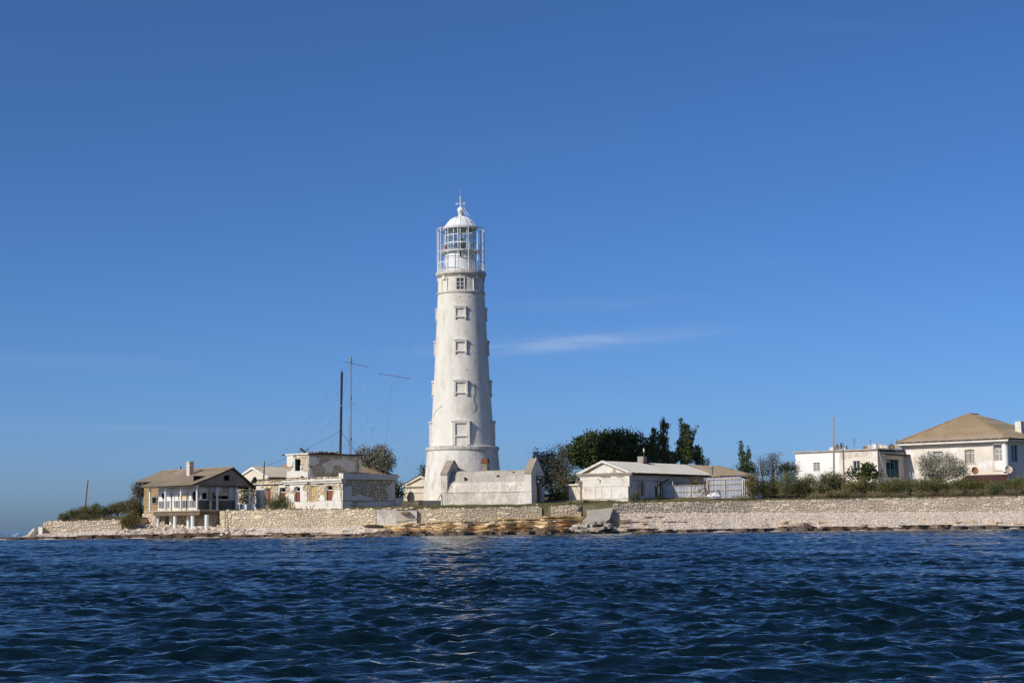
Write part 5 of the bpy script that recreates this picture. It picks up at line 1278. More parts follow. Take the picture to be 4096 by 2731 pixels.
MB().box(xl - ex * .3, ex * .75, -.25, .1, zc - .06, zc + .10).build('cornice_bed', STUCW, h)
MB().box(xl, .02, -.07, .05, zc - .62, zc - .54).build('frieze_line', STUCW, h)
MB().panel([(xl - .1, zc + .3), (.1, zc + .3), (xm, zap - .15)], [], FAC(-.05), .4).build('pediment_face', STUCW, h)
for sg in (-1, 1):
    e = xl - ex * .5 if sg < 0 else ex
    MB().panel([(e, zc + .30), (xm, zap + .12), (xm, zap - .20), (e - sg * .9, zc + .30)], [], FAC(-.45), .6).build('raking_cornice', STUCW, h)
bare = [[(912, 940), (960, 905), (1020, 880), (1075, 848), (1085, 865), (1040, 900), (1000, 930), (985, 955), (920, 955)], [(1325, 950), (1330, 905), (1345, 885), (1375, 895), (1385, 930), (1420, 950), (1410, 968), (1325, 965)], [(1140, 995), (1290, 990), (1305, 1025), (1200, 1035), (1145, 1020)], [(1380, 1020), (1420, 985), (1500, 980), (1495, 1020), (1440, 1028)], [(865, 1240), (885, 1160), (920, 1150), (950, 1185), (1000, 1190), (1020, 1245), (960, 1270), (930, 1285), (890, 1265)]]
for k, pl in enumerate(bare):
    pl = [f(*q, -.05) for q in pl]; MB().panel(pl, [], FAC(-.058 if k != 4 else -.012), .03).build('bare_patch', BARE if k != 4 else STUCV, h)
for xa_, xb_, yt, yb in ((1068, 1112, 1160, 1335), (1168, 1255, 1157, 1335), (1310, 1350, 1155, 1330)):
    a, b_ = f(xa_, 1250)[0], f(xb_, 1250)[0]; zt_, zb_ = f(xa_, yt)[1], f(xa_, yb)[1]
    MB().box(a - .09, a, -.07, .02, zb_, zt_).build('panel_moulding', STUCW, h); MB().box(a - .09, b_, -.07, .02, zt_, zt_ + .08).build('panel_moulding', STUCW, h)
MB().box(xl, -.0, -.09, .05, f(1200, 1345)[1], f(1200, 1330)[1]).build('plinth_ledge', STUCW, h)
for x, y in ((1110, 1045), (1140, 1055), (1143, 1085)):
    a, z = f(x, y); MB().box(a - .10, a + .10, -.056, .0, z - .12, z + .12).build('dark_hole', DARK, h)
# shaded long wall
ho = []
for (x0_, x1_, yt, yb) in ((1712, 1805, 1085, 1298), (1980, 2085, 1090, 1345)):
    a, b_ = s(x0_, 1200)[0], s(x1_, 1200)[0]; ho.append((a, b_, s((x0_ + x1_) / 2, yb)[1], s((x0_ + x1_) / 2, yt)[1]))
a, b_ = fr.s(*cF(388, 1120))[0], fr.s(*cF(448, 1120))[0]; z0_, z1_ = fr.s(*cF(415, 1140))[1], fr.s(*cF(415, 1105))[1]; ho.append((a, b_, z0_, z1_))
zsw = zc - .05
MB().panel(rect(.42, yE, -.7, zsw), [rect(a, b_, zl, zh) for a, b_, zl, zh in ho], SID(-.04), .4).build('side_wall', WSHADE, h)
for k, (a, b_, zl, zh) in enumerate(ho):
    w = link('window' if k != 1 else 'door', None, h); m = (a + b_) / 2
    MB().box(-.32, -.24, a, b_, zl, zh).build('pane', GLASSD, w)
    MB().box(-.24, -.17, a + .02, a + .1, zl, zh).box(-.24, -.17, m - .05, m + .05, zl, zh).box(-.24, -.17, a + .02, b_, zh - .09, zh).build('frame', PAINT, w)
    if k < 2: MB().panel([(a - .12, zl), (a, zl), (a, zh), (b_, zh), (b_, zl), (b_ + .25, zl), (b_ + .22, zh + .15), (a - .12, zh + .15)], [], SID(-.02), .05).build('render_patch', STUCG, w)
o = MB().bar((.1, s(2000, 1160)[0], s(2000, 1150)[1]), (1.0, s(2085, 1050)[0], s(2085, 1050)[1]), .16).build('stove_pipe', TARFELT, h)
MB().tube([(.03, .5, zsw - .75), (.03, yE * .4, zsw - .85), (.03, yE, zsw - .75)], .02).build('wall_cable', TARFELT, h)
# roof: light sheets, then an older brown bay with hipped end
er = ex - .1; ze = zc + .22; yh = yE - 1.5
yJ = fr.s(*cF(960, 1000), er)[0]
roof(h, (er, .15, ze), (er, yJ, ze), (xm, .15, zap), (xm, yJ, zap), ASBL, 4, 1.15)
roof(h, (er, yJ, ze - .02), (er, yh + 8, ze - .02), (xm, yJ, zap - .02), (xm, yh + 3.5, zap - .02), ASB, 4, None)
roof(h, (er, yh + 8, ze - .02), (xl - ex, yh + 8, ze - .02), (xm + .01, yh + 3.5, zap - .02), (xm - .01, yh + 3.5, zap - .02), ASB, 3, None)
MB().cyl((er + .0, yh + 8, ze + .05), (xm, yh + 3.5, zap + .03), .14, None, 6).build('hip_cap', COPE, h)
roof(h, (xl - ex, .15, ze), (xl - ex, yh + 8, ze), (xm, .15, zap), (xm, yh + 3.5, zap), ASBL, 4, None)
MB().box(er - .25, er - .1, .2, yh + 7, ze - .22, ze - .06).build('eave_board', RUST, h)
MB().panel([(er - .1, ze - .05), (xm, zap - .06), (xl - ex + .1, ze - .05), (xl - ex + .1, ze - .13), (xm, zap - .16), (er - .1, ze - .13)], [], lambda u, v, d: (u, .2 + d, v), yh + 3).build('roof_deck', WOODD, h)
MB().box(xl, xl + .3, .42, yE, -.7, zsw).build('far_wall', STUCW, h); MB().box(xl + .3, -.5, yE - .3, yE, -.7, zsw).build('back_wall', STUCW, h)
yk = fr.s(*cE(1810, 850), xm + .3)[0]; zk = zap - .1
c_ = MB().box(xm - .55, xm + .45, yk - .5, yk + .5, zk - .4, zk + 1.05).build('chimney', STUCG, h)
MB().box(xm - .6, xm + .5, yk - .55, yk + .55, zk - .42, zk + .2).build('brick_course', BRICK, c_)
MB().tube([(xm + .5, yk - .3, zk + .2), (xm + .52, yk - .4, zk + .5), (xm + .52, yk - .4, zk + 1.9)], .06).build('rusty_flue', RUST, c_)
MB().cyl((xm + .52, yk - .4, zk + 1.7), (xm + .52, yk - .4, zk + 2.2), .10, None, 8).build('flue_cap', PAINT, c_)
# small side annex with collapsed roof
fa = Fr(*cE(838, 1415), 255.2, -35)
h2 = thing('roofless_annex', 'small white annex with collapsed timber roof beside the pediment house', 'annex', fa.o, fa.rot)
g = lambda x, y, off=0.0: fa.f(*cE(x, y), off)
x0, zt_ = g(662, 1145); 
MB().panel(rect(x0, 0, -.6, zt_), [], FAC(0), .4).build('front_wall', CREAM, h2)
MB().box(x0, x0 + .3, .42, 6, -.6, zt_).build('side_wall', CREAM, h2)
MB().box(x0 - .4, .0, -.3, .2, zt_, zt_ + .22).build('cornice', CREAM, h2)
MB().box(x0 - .2, .0, -.15, .1, zt_ - .12, zt_ - .0).build('cornice_bed', CREAM, h2)
for x in (735, 770): a = g(x, 1300)[0]; MB().box(a - .03, a + .03, -.05, .02, -.3, zt_ - .2).build('pilaster_line', CREAM, h2)
zr_ = g(810, 1015)[1]
for k in range(4):
    t_ = k / 4
    a, b_ = Vector((x0 - .6, -.4, zt_ + .15)), Vector((.4, 2.6, zr_ + .5)); sd = Vector((.0, .9, .05))
    MB().add([a + sd * k, a + sd * (k + .92), b_ + sd * (k + .92), b_ + sd * k], [(0, 1, 2, 3)]).add([v - Vector((0, 0, .08)) for v in (a + sd * k, a + sd * (k + .92), b_ + sd * (k + .92), b_ + sd * k)], [(3, 2, 1, 0)]).build('roof_board', WOODD, h2)
for y in (1060, 1080, 1100): q_ = g(760, y); MB().bar((q_[0], .1, q_[1]), (.2, .2, g(830, y)[1] - .2), .10).build('broken_beam', WOODG, h2)
MB().panel([(x0 + .7, zt_ + .2), (0, zt_ + .2), (0, zr_ - .5)], [], FAC(.3), .3).build('gable_stub', CREAM, h2)
o = MB().bar((0, 0, 0), P(*cE(775, 1160), 251) - P(*cE(905, 1398), 249.5), .07).build('leaning_rod', WOODG); o.location = P(*cE(905, 1398), 249.5); tag(o, 'thin rod leaning between annex and pediment house', 'rod')

# ------------------------------------------------------------------ corrugated metal fence and shed
def sheet_fence(root, x0, x1, zb0, zt0, zt1, n, mat=GALV, lam=.20, amp=.04):
    for i in range(n):
        a, b_ = x0 + (x1 - x0) * i / n, x0 + (x1 - x0) * (i + 1) / n; mb = MB(); k = max(4, int((b_ - a) / lam * 6))
        za, zb_ = zt0 + (zt1 - zt0) * i / n, zt0 + (zt1 - zt0) * (i + 1) / n
        for j in range(k + 1):
            x = a + (b_ - a + .02) * j / k; y = amp * (1 if math.sin(2 * math.pi * x / lam) > .3 else (-1 if math.sin(2 * math.pi * x / lam) < -.3 else 0)) + .004 * (i % 2)
            mb.v += [(x, y, zb0), (x, y, za + (zb_ - za) * j / k)]
        for j in range(k): mb.f.append((2 * j, 2 * j + 2, 2 * j + 3, 2 * j + 1))
        mb.build('metal_sheet', mat, root)
fr = Fr(*cF(215, 1345), 258.5, -10)
h = thing('metal_fence', 'low corrugated metal fence with cream steel rails before the white house', 'fence', fr.o, fr.rot)
f = lambda x, y, off=0.0: fr.f(*cF(x, y), off)
x1 = f(868, 1250)[0]; z0, z1 = f(330, 1150)[1], f(840, 1132)[1]
sheet_fence(h, 0, x1, -.25, z0 - .03, z1, 6)
for (ya, yb) in ((1150, 1133), (1237, 1228), (1330, 1312)):
    a, b_ = f(330, ya, -.1), f(868, yb, -.1); MB().bar((0, -.08, a[1]), (x1, -.08, b_[1]), .07).build('rail', CREAMRAIL, h)
for x, y in ((348, 1080), (612, 1140), (850, 1130)):
    a = f(x, 1250)[0]; MB().bar((a, -.14, -.3), (a, -.14, f(x, y)[1]), .085).build('fence_post', CREAMRAIL, h)
a = f(600, 1250)[0]; MB().bar((a, -.16, .8), (a - .45, -.5, -.2), .05).build('brace', CREAMRAIL, h)
fr = Fr(*cF(858, 1300), 257, -10)
h = thing('metal_shed', 'taller corrugated metal shed joined to the fence', 'shed', fr.o, fr.rot)
f = lambda x, y, off=0.0: fr.f(*cF(x, y), off)
x1 = f(1376, 1150)[0]; z0, z1 = f(862, 1022)[1], f(1372, 998)[1]
sheet_fence(h, 0, x1, -.4, z0, z1, 5)
for (ya, yb) in ((1052, 1040), (1126, 1112), (1216, 1204)):
    MB().bar((.3, -.08, f(900, ya)[1]), (x1, -.08, f(1372, yb)[1]), .07).build('rail', CREAMRAIL, h)
for x in (882, 1133): a = f(x, 1150)[0]; MB().bar((a, -.14, -.3 if x > 900 else .8), (a, -.14, f(x, 1046)[1]), .085).build('shed_post', CREAMRAIL, h)
sd = link('return_wall', None, h); sd.location = (x1 + .02, 0, 0); sd.rotation_euler = (0, 0, R(30))
sheet_fence(sd, 0, 3.4, -.4, z1 - .45, z1 - .5, 3, LIMEW, .36, .06)
MB().panel([(-.1, -.1), (x1 + .1, -.1), (x1 + 4, 2.5), (x1 + 4, 5), (0, 5)], [], lambda u, v, d: (u, v, z0 + (z1 - z0) * min(1.2, max(0, u / x1)) + .06 + v * .05 - d), .05).build('shed_roof', MAROON, h)
p = fr.world(f(950, 1000)[0], 1.0, f(950, 1012)[1])
hp = thing('rubble_heap', 'heap of dry weeds and yellow blocks lying on the metal shed roof', 'rubble', p)
for q, (dx, dz, w_) in enumerate(((.15, .1, .75), (.8, .08, .6), (.45, .3, .5))): link('yellow_block', stone_mesh(q, LIMEY), hp, (dx - .1, -.5, dz), .1 * q, (w_, .4, .3))
a, z = f(950, 1010, 1.2); t_ = thing('stove_pipe', 'grey stove pipe with a flat cap standing on the metal shed', 'flue', fr.world(a, 1.2, z))
zt_ = f(950, 855, 1.2)[1] - z; MB().cyl((.05, 0, 0), (-.04, 0, zt_), .11, None, 10).build('pipe', STEEL, t_, 40); MB().cyl((-.04, 0, zt_), (-.04, 0, zt_ + .07), .25, None, 12).build('cap', PAINTM, t_)
a, z = f(910, 1015, .6); o = MB().bar((0, 0, -.2), (0, 0, f(910, 945, .6)[1] - z), .09).build('roof_post', WOODG); o.location = fr.world(a, .6, z); tag(o, 'short grey post standing at the shed roof corner', 'post')

# horse-drawn hay rake with its two spoked wheels
p = P(*cF(750, 1312), 255); hr = thing('hay_rake', 'rusty horse-drawn hay rake with large spoked wheels', 'hay rake', p)
def spoked(parent, c, r, rot, n=14):
    w = link('wheel', None, parent); w.location = c; w.rotation_euler = rot
    mb = MB(); m = 28; mb.tube([(r * math.cos(6.2832 * i / m), 0, r * math.sin(6.2832 * i / m)) for i in range(m + 1)], .035, 5); mb.build('rim', RUST, w)
    MB().cyl((0, -.14, 0), (0, .14, 0), .10, None, 8).build('hub', RUST, w)
    mb = MB().cyl((0, 0, 0), (0, 0, r), .016, None, 4); me = mb.mesh('spoke'); me.materials.append(RUST)
    for i in range(n): link('spoke', me, w).rotation_euler = (0, 2 * math.pi * i / n, 0)
k_ = .2636 * 252 / F
spoked(hr, (0, 0, .88), .90, (0, R(6), R(-48))); spoked(hr, (1.25, .5, .35), .80, (R(52), 0, R(10)))
q_ = lambda x, y: P(*cF(x, y), 255) - p
MB().cyl(q_(822, 1080), q_(848, 1292), .085, None, 8).build('rake_beam', RUST, hr)
MB().tube([q_(740, 1220), q_(835, 1180), q_(890, 1265)], .05).build('axle', RUST, hr)
for i in range(9):
    z_ = 1130 + i * 15; MB().tube([q_(838, z_), q_(862, z_ - 6), q_(884, z_ + 6)], .018).build('tine', RUST, hr)
MB().tube([q_(866, 1060), q_(880, 1150), q_(895, 1265)], .04).build('frame_bar', RUST, hr)
MB().tube([q_(795, 1110), q_(800, 1150), q_(785, 1230)], .03).build('lift_lever', RUST, hr)
o = MB().lathe([(0, .02), (.02, .2), (.10, .27), (.13, .26), (.05, .15), (.04, .02)], 12).build('seat', PAINTM, hr, 40); o.location = q_(836, 1055); o.rotation_euler = (R(40), R(55), 0); o.scale = (1.2, 1.2, 1)
tp = thing('white_tarp', 'crumpled white sheet heaped beside the hay rake', 'tarp', P(*cF(960, 1308), 254))
mb = MB(); m = 12
for i in range(m + 1):
    for j in range(7): mb.v.append(((i / m - .5) * 1.9, (j / 6 - .5) * .9, max(0, .55 * math.sin(math.pi * i / m) ** .6 * math.sin(math.pi * j / 6) + random.uniform(-.14, .14)) - .05))
for i in range(m):
    for j in range(6): mb.f.append((i * 7 + j, i * 7 + 7 + j, i * 7 + 8 + j, i * 7 + j + 1))
mb.build('sheet', TARP, tp)

# ------------------------------------------------------------------ flat-roofed house
fr = Fr(*cG(1948, 1090), 272, -43)
h = thing('flat_house', 'flat-roofed white house with satellite dishes along its roof', 'house', fr.o, fr.rot)
f = lambda x, y, off=0.0: fr.f(*cG(x, y), off)
s = lambda x, y, off=0.0: fr.s(*cG(x, y), off)
xl = f(693, 900)[0]; zt_ = (f(700, 650)[1] + f(1938, 600)[1]) / 2; xmid = f(1362, 800)[0]
ops = []
for x0_, x1_, yt, yb in ((962, 1060, 795, 920), (1560, 1668, 767, 905)):
    ops.append((f(x0_, 850)[0], f(x1_, 850)[0], f((x0_ + x1_) / 2, yb)[1], f((x0_ + x1_) / 2, yt)[1]))
MB().panel(rect(xl, xmid - .01, -1.5, zt_), [rect(*ops[0])], FAC(-.02), .4).build('whitewashed_wall', LIMEW, h)
MB().panel(rect(xmid, 0, -1.5, zt_), [rect(*ops[1])], FAC(0), .4).build('peeling_wall', CREAMP, h)
MB().box(xl, xmid - .02, -.05, .1, f(1000, 755)[1] - .03, f(1000, 755)[1] + .03).build('wall_ledge', LIMEW, h)
MB().panel([f(*q, -.02) for q in ((1362, 640), (1420, 622), (1600, 612), (1845, 608), (1840, 690), (1800, 735), (1740, 700), (1600, 705), (1450, 745), (1400, 740), (1365, 720))], [], FAC(-.025), .03).build('bare_patch', STUCV, h)
for k, (a, b_, zl, zh) in enumerate(ops):
    w = link('window', None, h); m_ = PAINT if k == 0 else BLUEW; m = (a + b_) / 2
    MB().box(a, b_, .22, .27, zl, zh).build('pane', CURT if k == 0 else GLASSD, w)
    for u in (a, m - .04, b_ - .08): MB().box(u, u + .08, .12, .2, zl, zh).build('frame_post', PAINT if k == 0 or u != b_ - .08 else BLUEW, w)
    MB().box(a, b_, .13, .19, zh - .08, zh).build('frame_rail', PAINT, w)
    MB().box(a - .1, b_ + .1, -.08, .2, zl - .09, zl).build('sill', m_, w)
MB().box(xl - .35, .15, -.30, 8, zt_, zt_ + .20).build('roof_slab', CONC, h)
yS = s(2300, 900)[0]; zs_ = zt_ - .75
MB().panel(rect(.42, yS + 4, -1.5, zs_ + .5), [rect(s(2070, 900)[0], s(2265, 900)[0], s(2160, 1020)[1], s(2160, 745)[1])], SID(-.05), .35).build('side_wall', WSHADE, h)
MB().box(-.03, .02, .0, .5, -1.5, zt_).build('corner_pier', CREAM, h)
MB().box(-1.0, 1.0, .5, yS + 4, zs_ + .0, zs_ + .14).build('eave_roof', TARFELT, h)
MB().box(-.02, .95, .7, .85, zs_ - .15, zs_ - .01).build('eave_bracket', CREAM, h)
lo_ = link('loggia', None, h); a, b_ = s(2070, 900)[0], s(2265, 900)[0]
MB().box(-1.4, -1.3, a, b_, s(2160, 1020)[1], s(2160, 745)[1]).build('back_wall', WSHADE, lo_)
MB().box(-.2, -.1, a, b_, s(2160, 1020)[1], s(2160, 895)[1]).build('parapet_board', GREENW, lo_)
for x in (2075, 2135, 2200, 2262): u = s(x, 900)[0]; MB().box(-.16, -.06, u - .06, u + .06, s(2160, 1020)[1], s(2160, 750)[1]).build('loggia_post', BLUEW, lo_)
MB().box(-1.2, -1.1, s(2150, 900)[0], s(2250, 900)[0], s(2160, 880)[1], s(2160, 790)[1]).build('pane', GLASSD, lo_)
MB().box(xl, xl + .3, .4, 8, -1.5, zt_).build('far_wall', LIMEW, h); MB().box(xl + .3, -.4, 7.6, 8, -1.5, zt_).build('back_wall', LIMEW, h)
mb = MB().tube([(.1, s(1955, 660)[0], zs_ + .3), (.3, s(1990, 850)[0], s(1990, 850)[1]), (.4, s(2065, 1030)[0], s(2065, 1030)[1])], .035); mb.build('drain_hose', PAINTM, h)

def dish(label, px, py, Y, rpx, mat, az, el, base=.5, tall=1.0, group='satellite dishes'):
    c = P(px, py, Y); r = rpx * Y / F; t_ = thing('satellite_dish', label, 'dish', c - Vector((0, 0, base)), 0, group)
    pr = [(.0, .001)] + [(r * .36 * (i / 6) ** 2, r * i / 6) for i in range(1, 7)]
    pr += [(r * .36 + .015, r + .02), (r * .36 - .03, r + .02)] + [(r * .36 * (i / 6) ** 2 - .03, r * i / 6) for i in (5, 3, 1)] + [(-.03, .001)]
    o = MB().lathe(pr, 26).build('dish_bowl', mat, t_, 40); o.location = (0, 0, base); o.rotation_euler = (R(90 - el), 0, R(az)); o.scale = (1, tall, 1)
    n = Vector((math.sin(R(az)) * math.cos(R(el)), -math.cos(R(az)) * math.cos(R(el)), math.sin(R(el))))
    MB().cyl((0, 0, -.1), Vector((0, 0, base)) - n * .08, .035, None, 6).build('dish_mast', STEEL, t_)
    lo = Vector((0, 0, base)) - Vector((0, 0, 1)) * r * .8 + n * .02; hd = Vector((0, 0, base)) + n * r * 1.0 - Vector((0, 0, .15))
    MB().cyl(lo, hd, .02, None, 5).build('feed_arm', STEEL, t_); MB().cyl(hd, hd - n * .14, .05, None, 8).build('feed_horn', STEEL, t_)
def gd(label, x, y, r, mat, az, el, Y, base=.5, tall=1.0): dish(label, *cG(x, y), Y, r * .2636, mat, az, el, base, tall)
gd('plain white satellite dish, first of the row at the roof corner', 1868, 549, 40, DISHW, -8, 18, 273)
gd('white satellite dish with a rust-streaked centre on the flat roof', 1960, 553, 42, DISHR, -8, 18, 274.5)
gd('white and rust satellite dish leaning low over the eave', 2042, 574, 42, DISHR, -25, 25, 275.5)
gd('olive-brown satellite dish nearest the tan-roofed house', 2148, 562, 44, DISHB, -30, 20, 277)
gd('grey edge-on satellite dish right behind the tall pole', 1316, 552, 44, DISHB, 72, 14, 279)
gd('dark upright edge-on satellite dish above the flat roof', 1372, 534, 44, DISHD, 74, 5, 279)
gd('white satellite dish half hidden by the roof edge beside the pole', 1238, 603, 40, DISHW, -20, 20, 281)
gd('small orange rusty dish peeping behind the tall pole', 1292, 570, 30, DISHO, -10, 12, 278)
gd('pale satellite dish low behind the rust-brown pole', 1400, 598, 36, DISHW, 12, 15, 282)
gd('yellowed satellite dish peeping over the flat roof edge', 1750, 585, 34, DISHO, -5, 15, 279)
gd('black-backed dish turned away at the end of the row', 2195, 580, 36, DISHD, 60, 10, 278)
def antenna(label, x, y0, y1, Y, arms):
    a, b_ = P(*cG(x, y1), Y), P(*cG(x, y0), Y); t_ = thing('roof_antenna', label, 'antenna', a, 0, 'thin antennas on the flat roof')
    MB().cyl((0, 0, -.6), b_ - a, .035, .025, 5).build('antenna_mast', STEEL, t_)
    for fz, w_, ang in arms:
        c = (b_ - a) * fz; d = Vector((math.cos(ang), math.sin(ang), 0)) * w_; MB().cyl(c - d, c + d, .022, None, 5).build('antenna_arm', STEEL, t_)
antenna('cross-armed television antenna in the middle of the flat roof', 1582, 430, 600, 277, ((.62, .35, 0), (.8, .25, .4), (.95, .12, 0)))
antenna('tall stick antenna beside the white dish', 1828, 435, 580, 276, ((.9, .12, 0), (.75, .14, .3)))
antenna('short stick antenna between the white dishes', 1988, 480, 580, 279, ((.8, .08, 0),))
antenna('bent stick antenna at the corner of the tan-roofed house', 2228, 435, 560, 274, ((.6, .15, .5), (.75, .15, -.3), (.9, .1, 0)))
antenna('faint stick antenna behind the olive dish', 2146, 458, 600, 281, ((.9, .06, 0),))
o = MB().cyl((0, 0, -.3), (0, 0, .5), .09, None, 8).build('roof_vent', TARFELT); o.location = P(*cG(1466, 585), 276); tag(o, 'short dark vent pipe on the flat roof', 'vent')
o = MB().box(-.35, .35, -.3, .3, -.4, .95).build('roof_chimney', STUCV); o.location = P(*cG(2228, 620), 277); tag(o, 'grey chimney stub at the end of the dish row', 'chimney')
o = MB().box(-.15, .15, -.15, .15, -.4, .5).build('roof_chimney', STUCV); o.location = P(*cG(1808, 570), 277); tag(o, 'thin pale chimney stub beside the tall stick antenna', 'chimney')

# ------------------------------------------------------------------ big house with the tan hipped roof
fr = Fr(*cH(2085, 1180), 266, -43)
h = thing('hipped_house', 'large cream house with a tan corrugated hipped roof', 'house', fr.o, fr.rot)
f = lambda x, y, off=0.0: fr.f(*cH(x, y), off)
s = lambda x, y, off=0.0: fr.s(*cH(x, y), off)
xl = f(425, 900)[0]; ze = (f(425, 720)[1] + f(2080, 640)[1]) / 2
ops = []
for x0_, x1_, yt, yb in ((918, 1066, 802, 985), (1408, 1560, 772, 985)):
    ops.append((f(x0_, 880)[0], f(x1_, 880)[0], f((x0_ + x1_) / 2, yb)[1], f((x0_ + x1_) / 2, yt)[1]))
lg = (f(1868, 900)[0], f(2012, 900)[0], f(1940, 955)[1], f(1930, 700)[1])
MB().panel(rect(xl, 0, -3, ze), [rect(*ops[0]), arch(*ops[1], .10), rect(*lg)], FAC(0), .4).build('front_wall', CREAMP, h)
for k, (a, b_, zl, zh) in enumerate(ops):
    w = link('window', None, h); m = (a + b_) / 2; zm = zl + (zh - zl) * .68
    MB().box(a, b_, .22, .27, zl, zh).build('pane', CURT, w)
    for u0, u1, v0, v1 in ((a, a + .08, zl, zh), (b_ - .08, b_, zl, zh), (m - .05, m + .05, zl, zh)): MB().box(u0, u1, .13, .20, v0, v1).build('frame_post', WOODG, w)
    for v in (zl, zm, zh - .08): MB().box(a, b_, .14, .19, v, v + .08).build('frame_rail', WOODG if v != zm else PAINT, w)
    MB().box(a - .15, b_ + .2, -.12, .2, zl - .10, zl).build('sill', STUCW, w)
w = link('loggia_window', None, h); a, b_, zl, zh = lg; m = (a + b_) / 2
MB().box(a, b_, .3, .34, zl, zh).build('pane', CURT, w)
zm = zl + (zh - zl) * .70
for u in (a, m - .04, b_ - .08): MB().box(u, u + .08, .2, .28, zl, zm).build('frame_post', PAINT, w)
for v in (zl, zl + (zm - zl) * .62, zm, zh - .1): MB().box(a, b_, .21, .27, v, v + .08).build('frame_rail', PAINT, w)
MB().box(a - .3, a - .05, -.12, .1, f(1870, 1100)[1], zh + .1).build('pilaster', CREAM, h)
MB().cyl((-.35, .1, f(2060, 1120)[1]), (-.35, .1, zh + .1), .48, None, 20).build('corner_column', LIMEW, h, 40)
MB().box(-1.9, .1, -.45, .3, zh + .1, zh + .42).build('column_head', CREAM, h)
MB().box(a - .1, .2, -.10, .2, f(1950, 1095)[1] - .1, f(1950, 1080)[1]).build('ledge', CREAM, h)
yE = 17
MB().panel(rect(.42, yE, -3, ze), [rect(1.2, 3.4, lg[2] - .1, lg[3]), rect(7.6, 9.2, lg[2] - .3, lg[3] - .4)], SID(-.03), .4).build('side_wall', WSHADE, h)
for (u0, u1, v0, v1) in ((1.2, 3.4, lg[2] - .1, lg[3]), (7.6, 9.2, lg[2] - .3, lg[3] - .4)):
    w = link('window', None, h); MB().box(-.32, -.26, u0, u1, v0, v1).build('pane', GLASSD, w)
    for u in (u0, (u0 + u1) / 2, u1 - .08): MB().box(-.26, -.18, u, u + .08, v0, v1).build('frame_post', BLUEW, w)
    MB().box(-.25, -.19, u0, u1, v0 + (v1 - v0) * .65, v0 + (v1 - v0) * .65 + .08).build('frame_rail', BLUEW, w)
MB().box(xl, xl + .35, .42, yE, -3, ze).build('far_wall', CREAMP, h); MB().box(xl + .35, -.45, yE - .4, yE, -3, ze).build('back_wall', CREAMP, h)
ov = .95
MB().box(xl - .38, ov * .75, -ov, .3, ze, ze + .26).build('eave_cornice', STUCW, h)
MB().box(xl - .2, ov * .4, -ov * .45, .2, ze - .2, ze - .01).build('eave_bed', CREAM, h)
MB().box(.02, ov, .32, yE + ov, ze + .01, ze + .25).build('eave_cornice', WSHADE, h)
MB().panel([(xl - .36, -ov), (ov, -ov), (ov, yE + ov), (xl - .36, yE + ov)], [], lambda u, v, d: (u, v, ze + .38 - d), .10).build('roof_deck', WOODD, h)
z0 = ze + .42; xm = xl / 2; hl = (-xl + 2 * ov) / 2
apz = fr.f(*cH(1475, 220), hl * .9)[1]
# ridge height from the photograph's apex, hip at equal pitch
yh = min((abs(f(1475, 218, y_)[0] - xm), y_) for y_ in np.arange(2, 14, .1))[1]
x0, x1, y0, y1 = xl - .45, ov + .1, -ov - .1, yE + ov + .1
apz = fr.f(*cH(1475, 218), yh)[1]
roof(h, (x0, y0, z0), (x1, y0, z0), (xm - .01, yh, apz), (xm + .01, yh, apz), ASBT, 7, None, amp=.03, lam=.26, jit=.06)
roof(h, (x1, y0, z0), (x1, y1, z0), (xm, yh, apz), (xm, y1 - hl, apz), ASB, 7, None, amp=.03, lam=.26, jit=.06)
roof(h, (x0, y0, z0), (x0, y1, z0), (xm, yh, apz), (xm, y1 - hl, apz), ASBT, 7, None, amp=.03, lam=.26, jit=.06)
roof(h, (x0, y1, z0), (x1, y1, z0), (xm - .01, y1 - hl, apz), (xm + .01, y1 - hl, apz), ASBT, 7, None, amp=.03, lam=.26, jit=.06)
for xx in (x0, x1):
    for i in range(9):
        a = Vector((xx, y0, z0 + .05)).lerp(Vector((xm, yh, apz + .05)), i / 9); b_ = Vector((xx, y0, z0 + .05)).lerp(Vector((xm, yh, apz + .05)), (i + 1.06) / 9)
        MB().cyl(a, b_, .17, .13, 6).build('hip_cap', RIDGE, h)
MB().cyl((xm, yh, apz + .03), (xm, y1 - hl, apz + .03), .15, None, 6).build('ridge_cap', RIDGE, h)
for x in np.linspace(x0 + .2, x1 - .2, 14): MB().box(x - .05, x + .05, y0 - .03, y0 + .1, z0 - .06, z0 + .03).build('gutter_clip', STUCV, h)
yc = 7.6; xc_ = -1.7
zr_ = z0 + (apz - z0) * (x1 - xc_) / (x1 - xm)
c_ = MB().box(xc_ - .5, xc_ + .5, yc - .5, yc + .5, zr_ - .6, zr_ + 1.7).build('chimney', STUCW, h)
MB().box(xc_ - .56, xc_ + .56, yc - .56, yc + .56, zr_ - .55, zr_ + .25).build('chimney_base', STUCW, c_)
dish('rust-orange satellite dish on the wall above the maroon awning', *cH(1562, 1108), 262, 56 * .2551, DISHO, 12, 15, .6)
dish('large white satellite dish by the corner column of the tan-roofed house', *cH(2090, 1090), 263, 60 * .2551, DISHR, 10, 15, 1.2)
dish('white satellite dish low behind the hedge at the tan-roofed house', *cH(575, 1185), 264, 52 * .2551, DISHW, 35, 20, .6, 1.2)
fa = Fr(*cH(2040, 1290), 262, -35)
aw = thing('maroon_awning', 'sloping maroon sheet awning in front of the tan-roofed house', 'awning', fa.o, fa.rot)
a, z = fa.f(*cH(1245, 1300)); zt_ = fa.f(*cH(2040, 1160), 3)[1]
corr((a, -.2, 0), (0, -.2, 0), (a + 1.2, 3, zt_), (0, 3, zt_), .02, .2).build('awning_sheet', MAROON, aw)
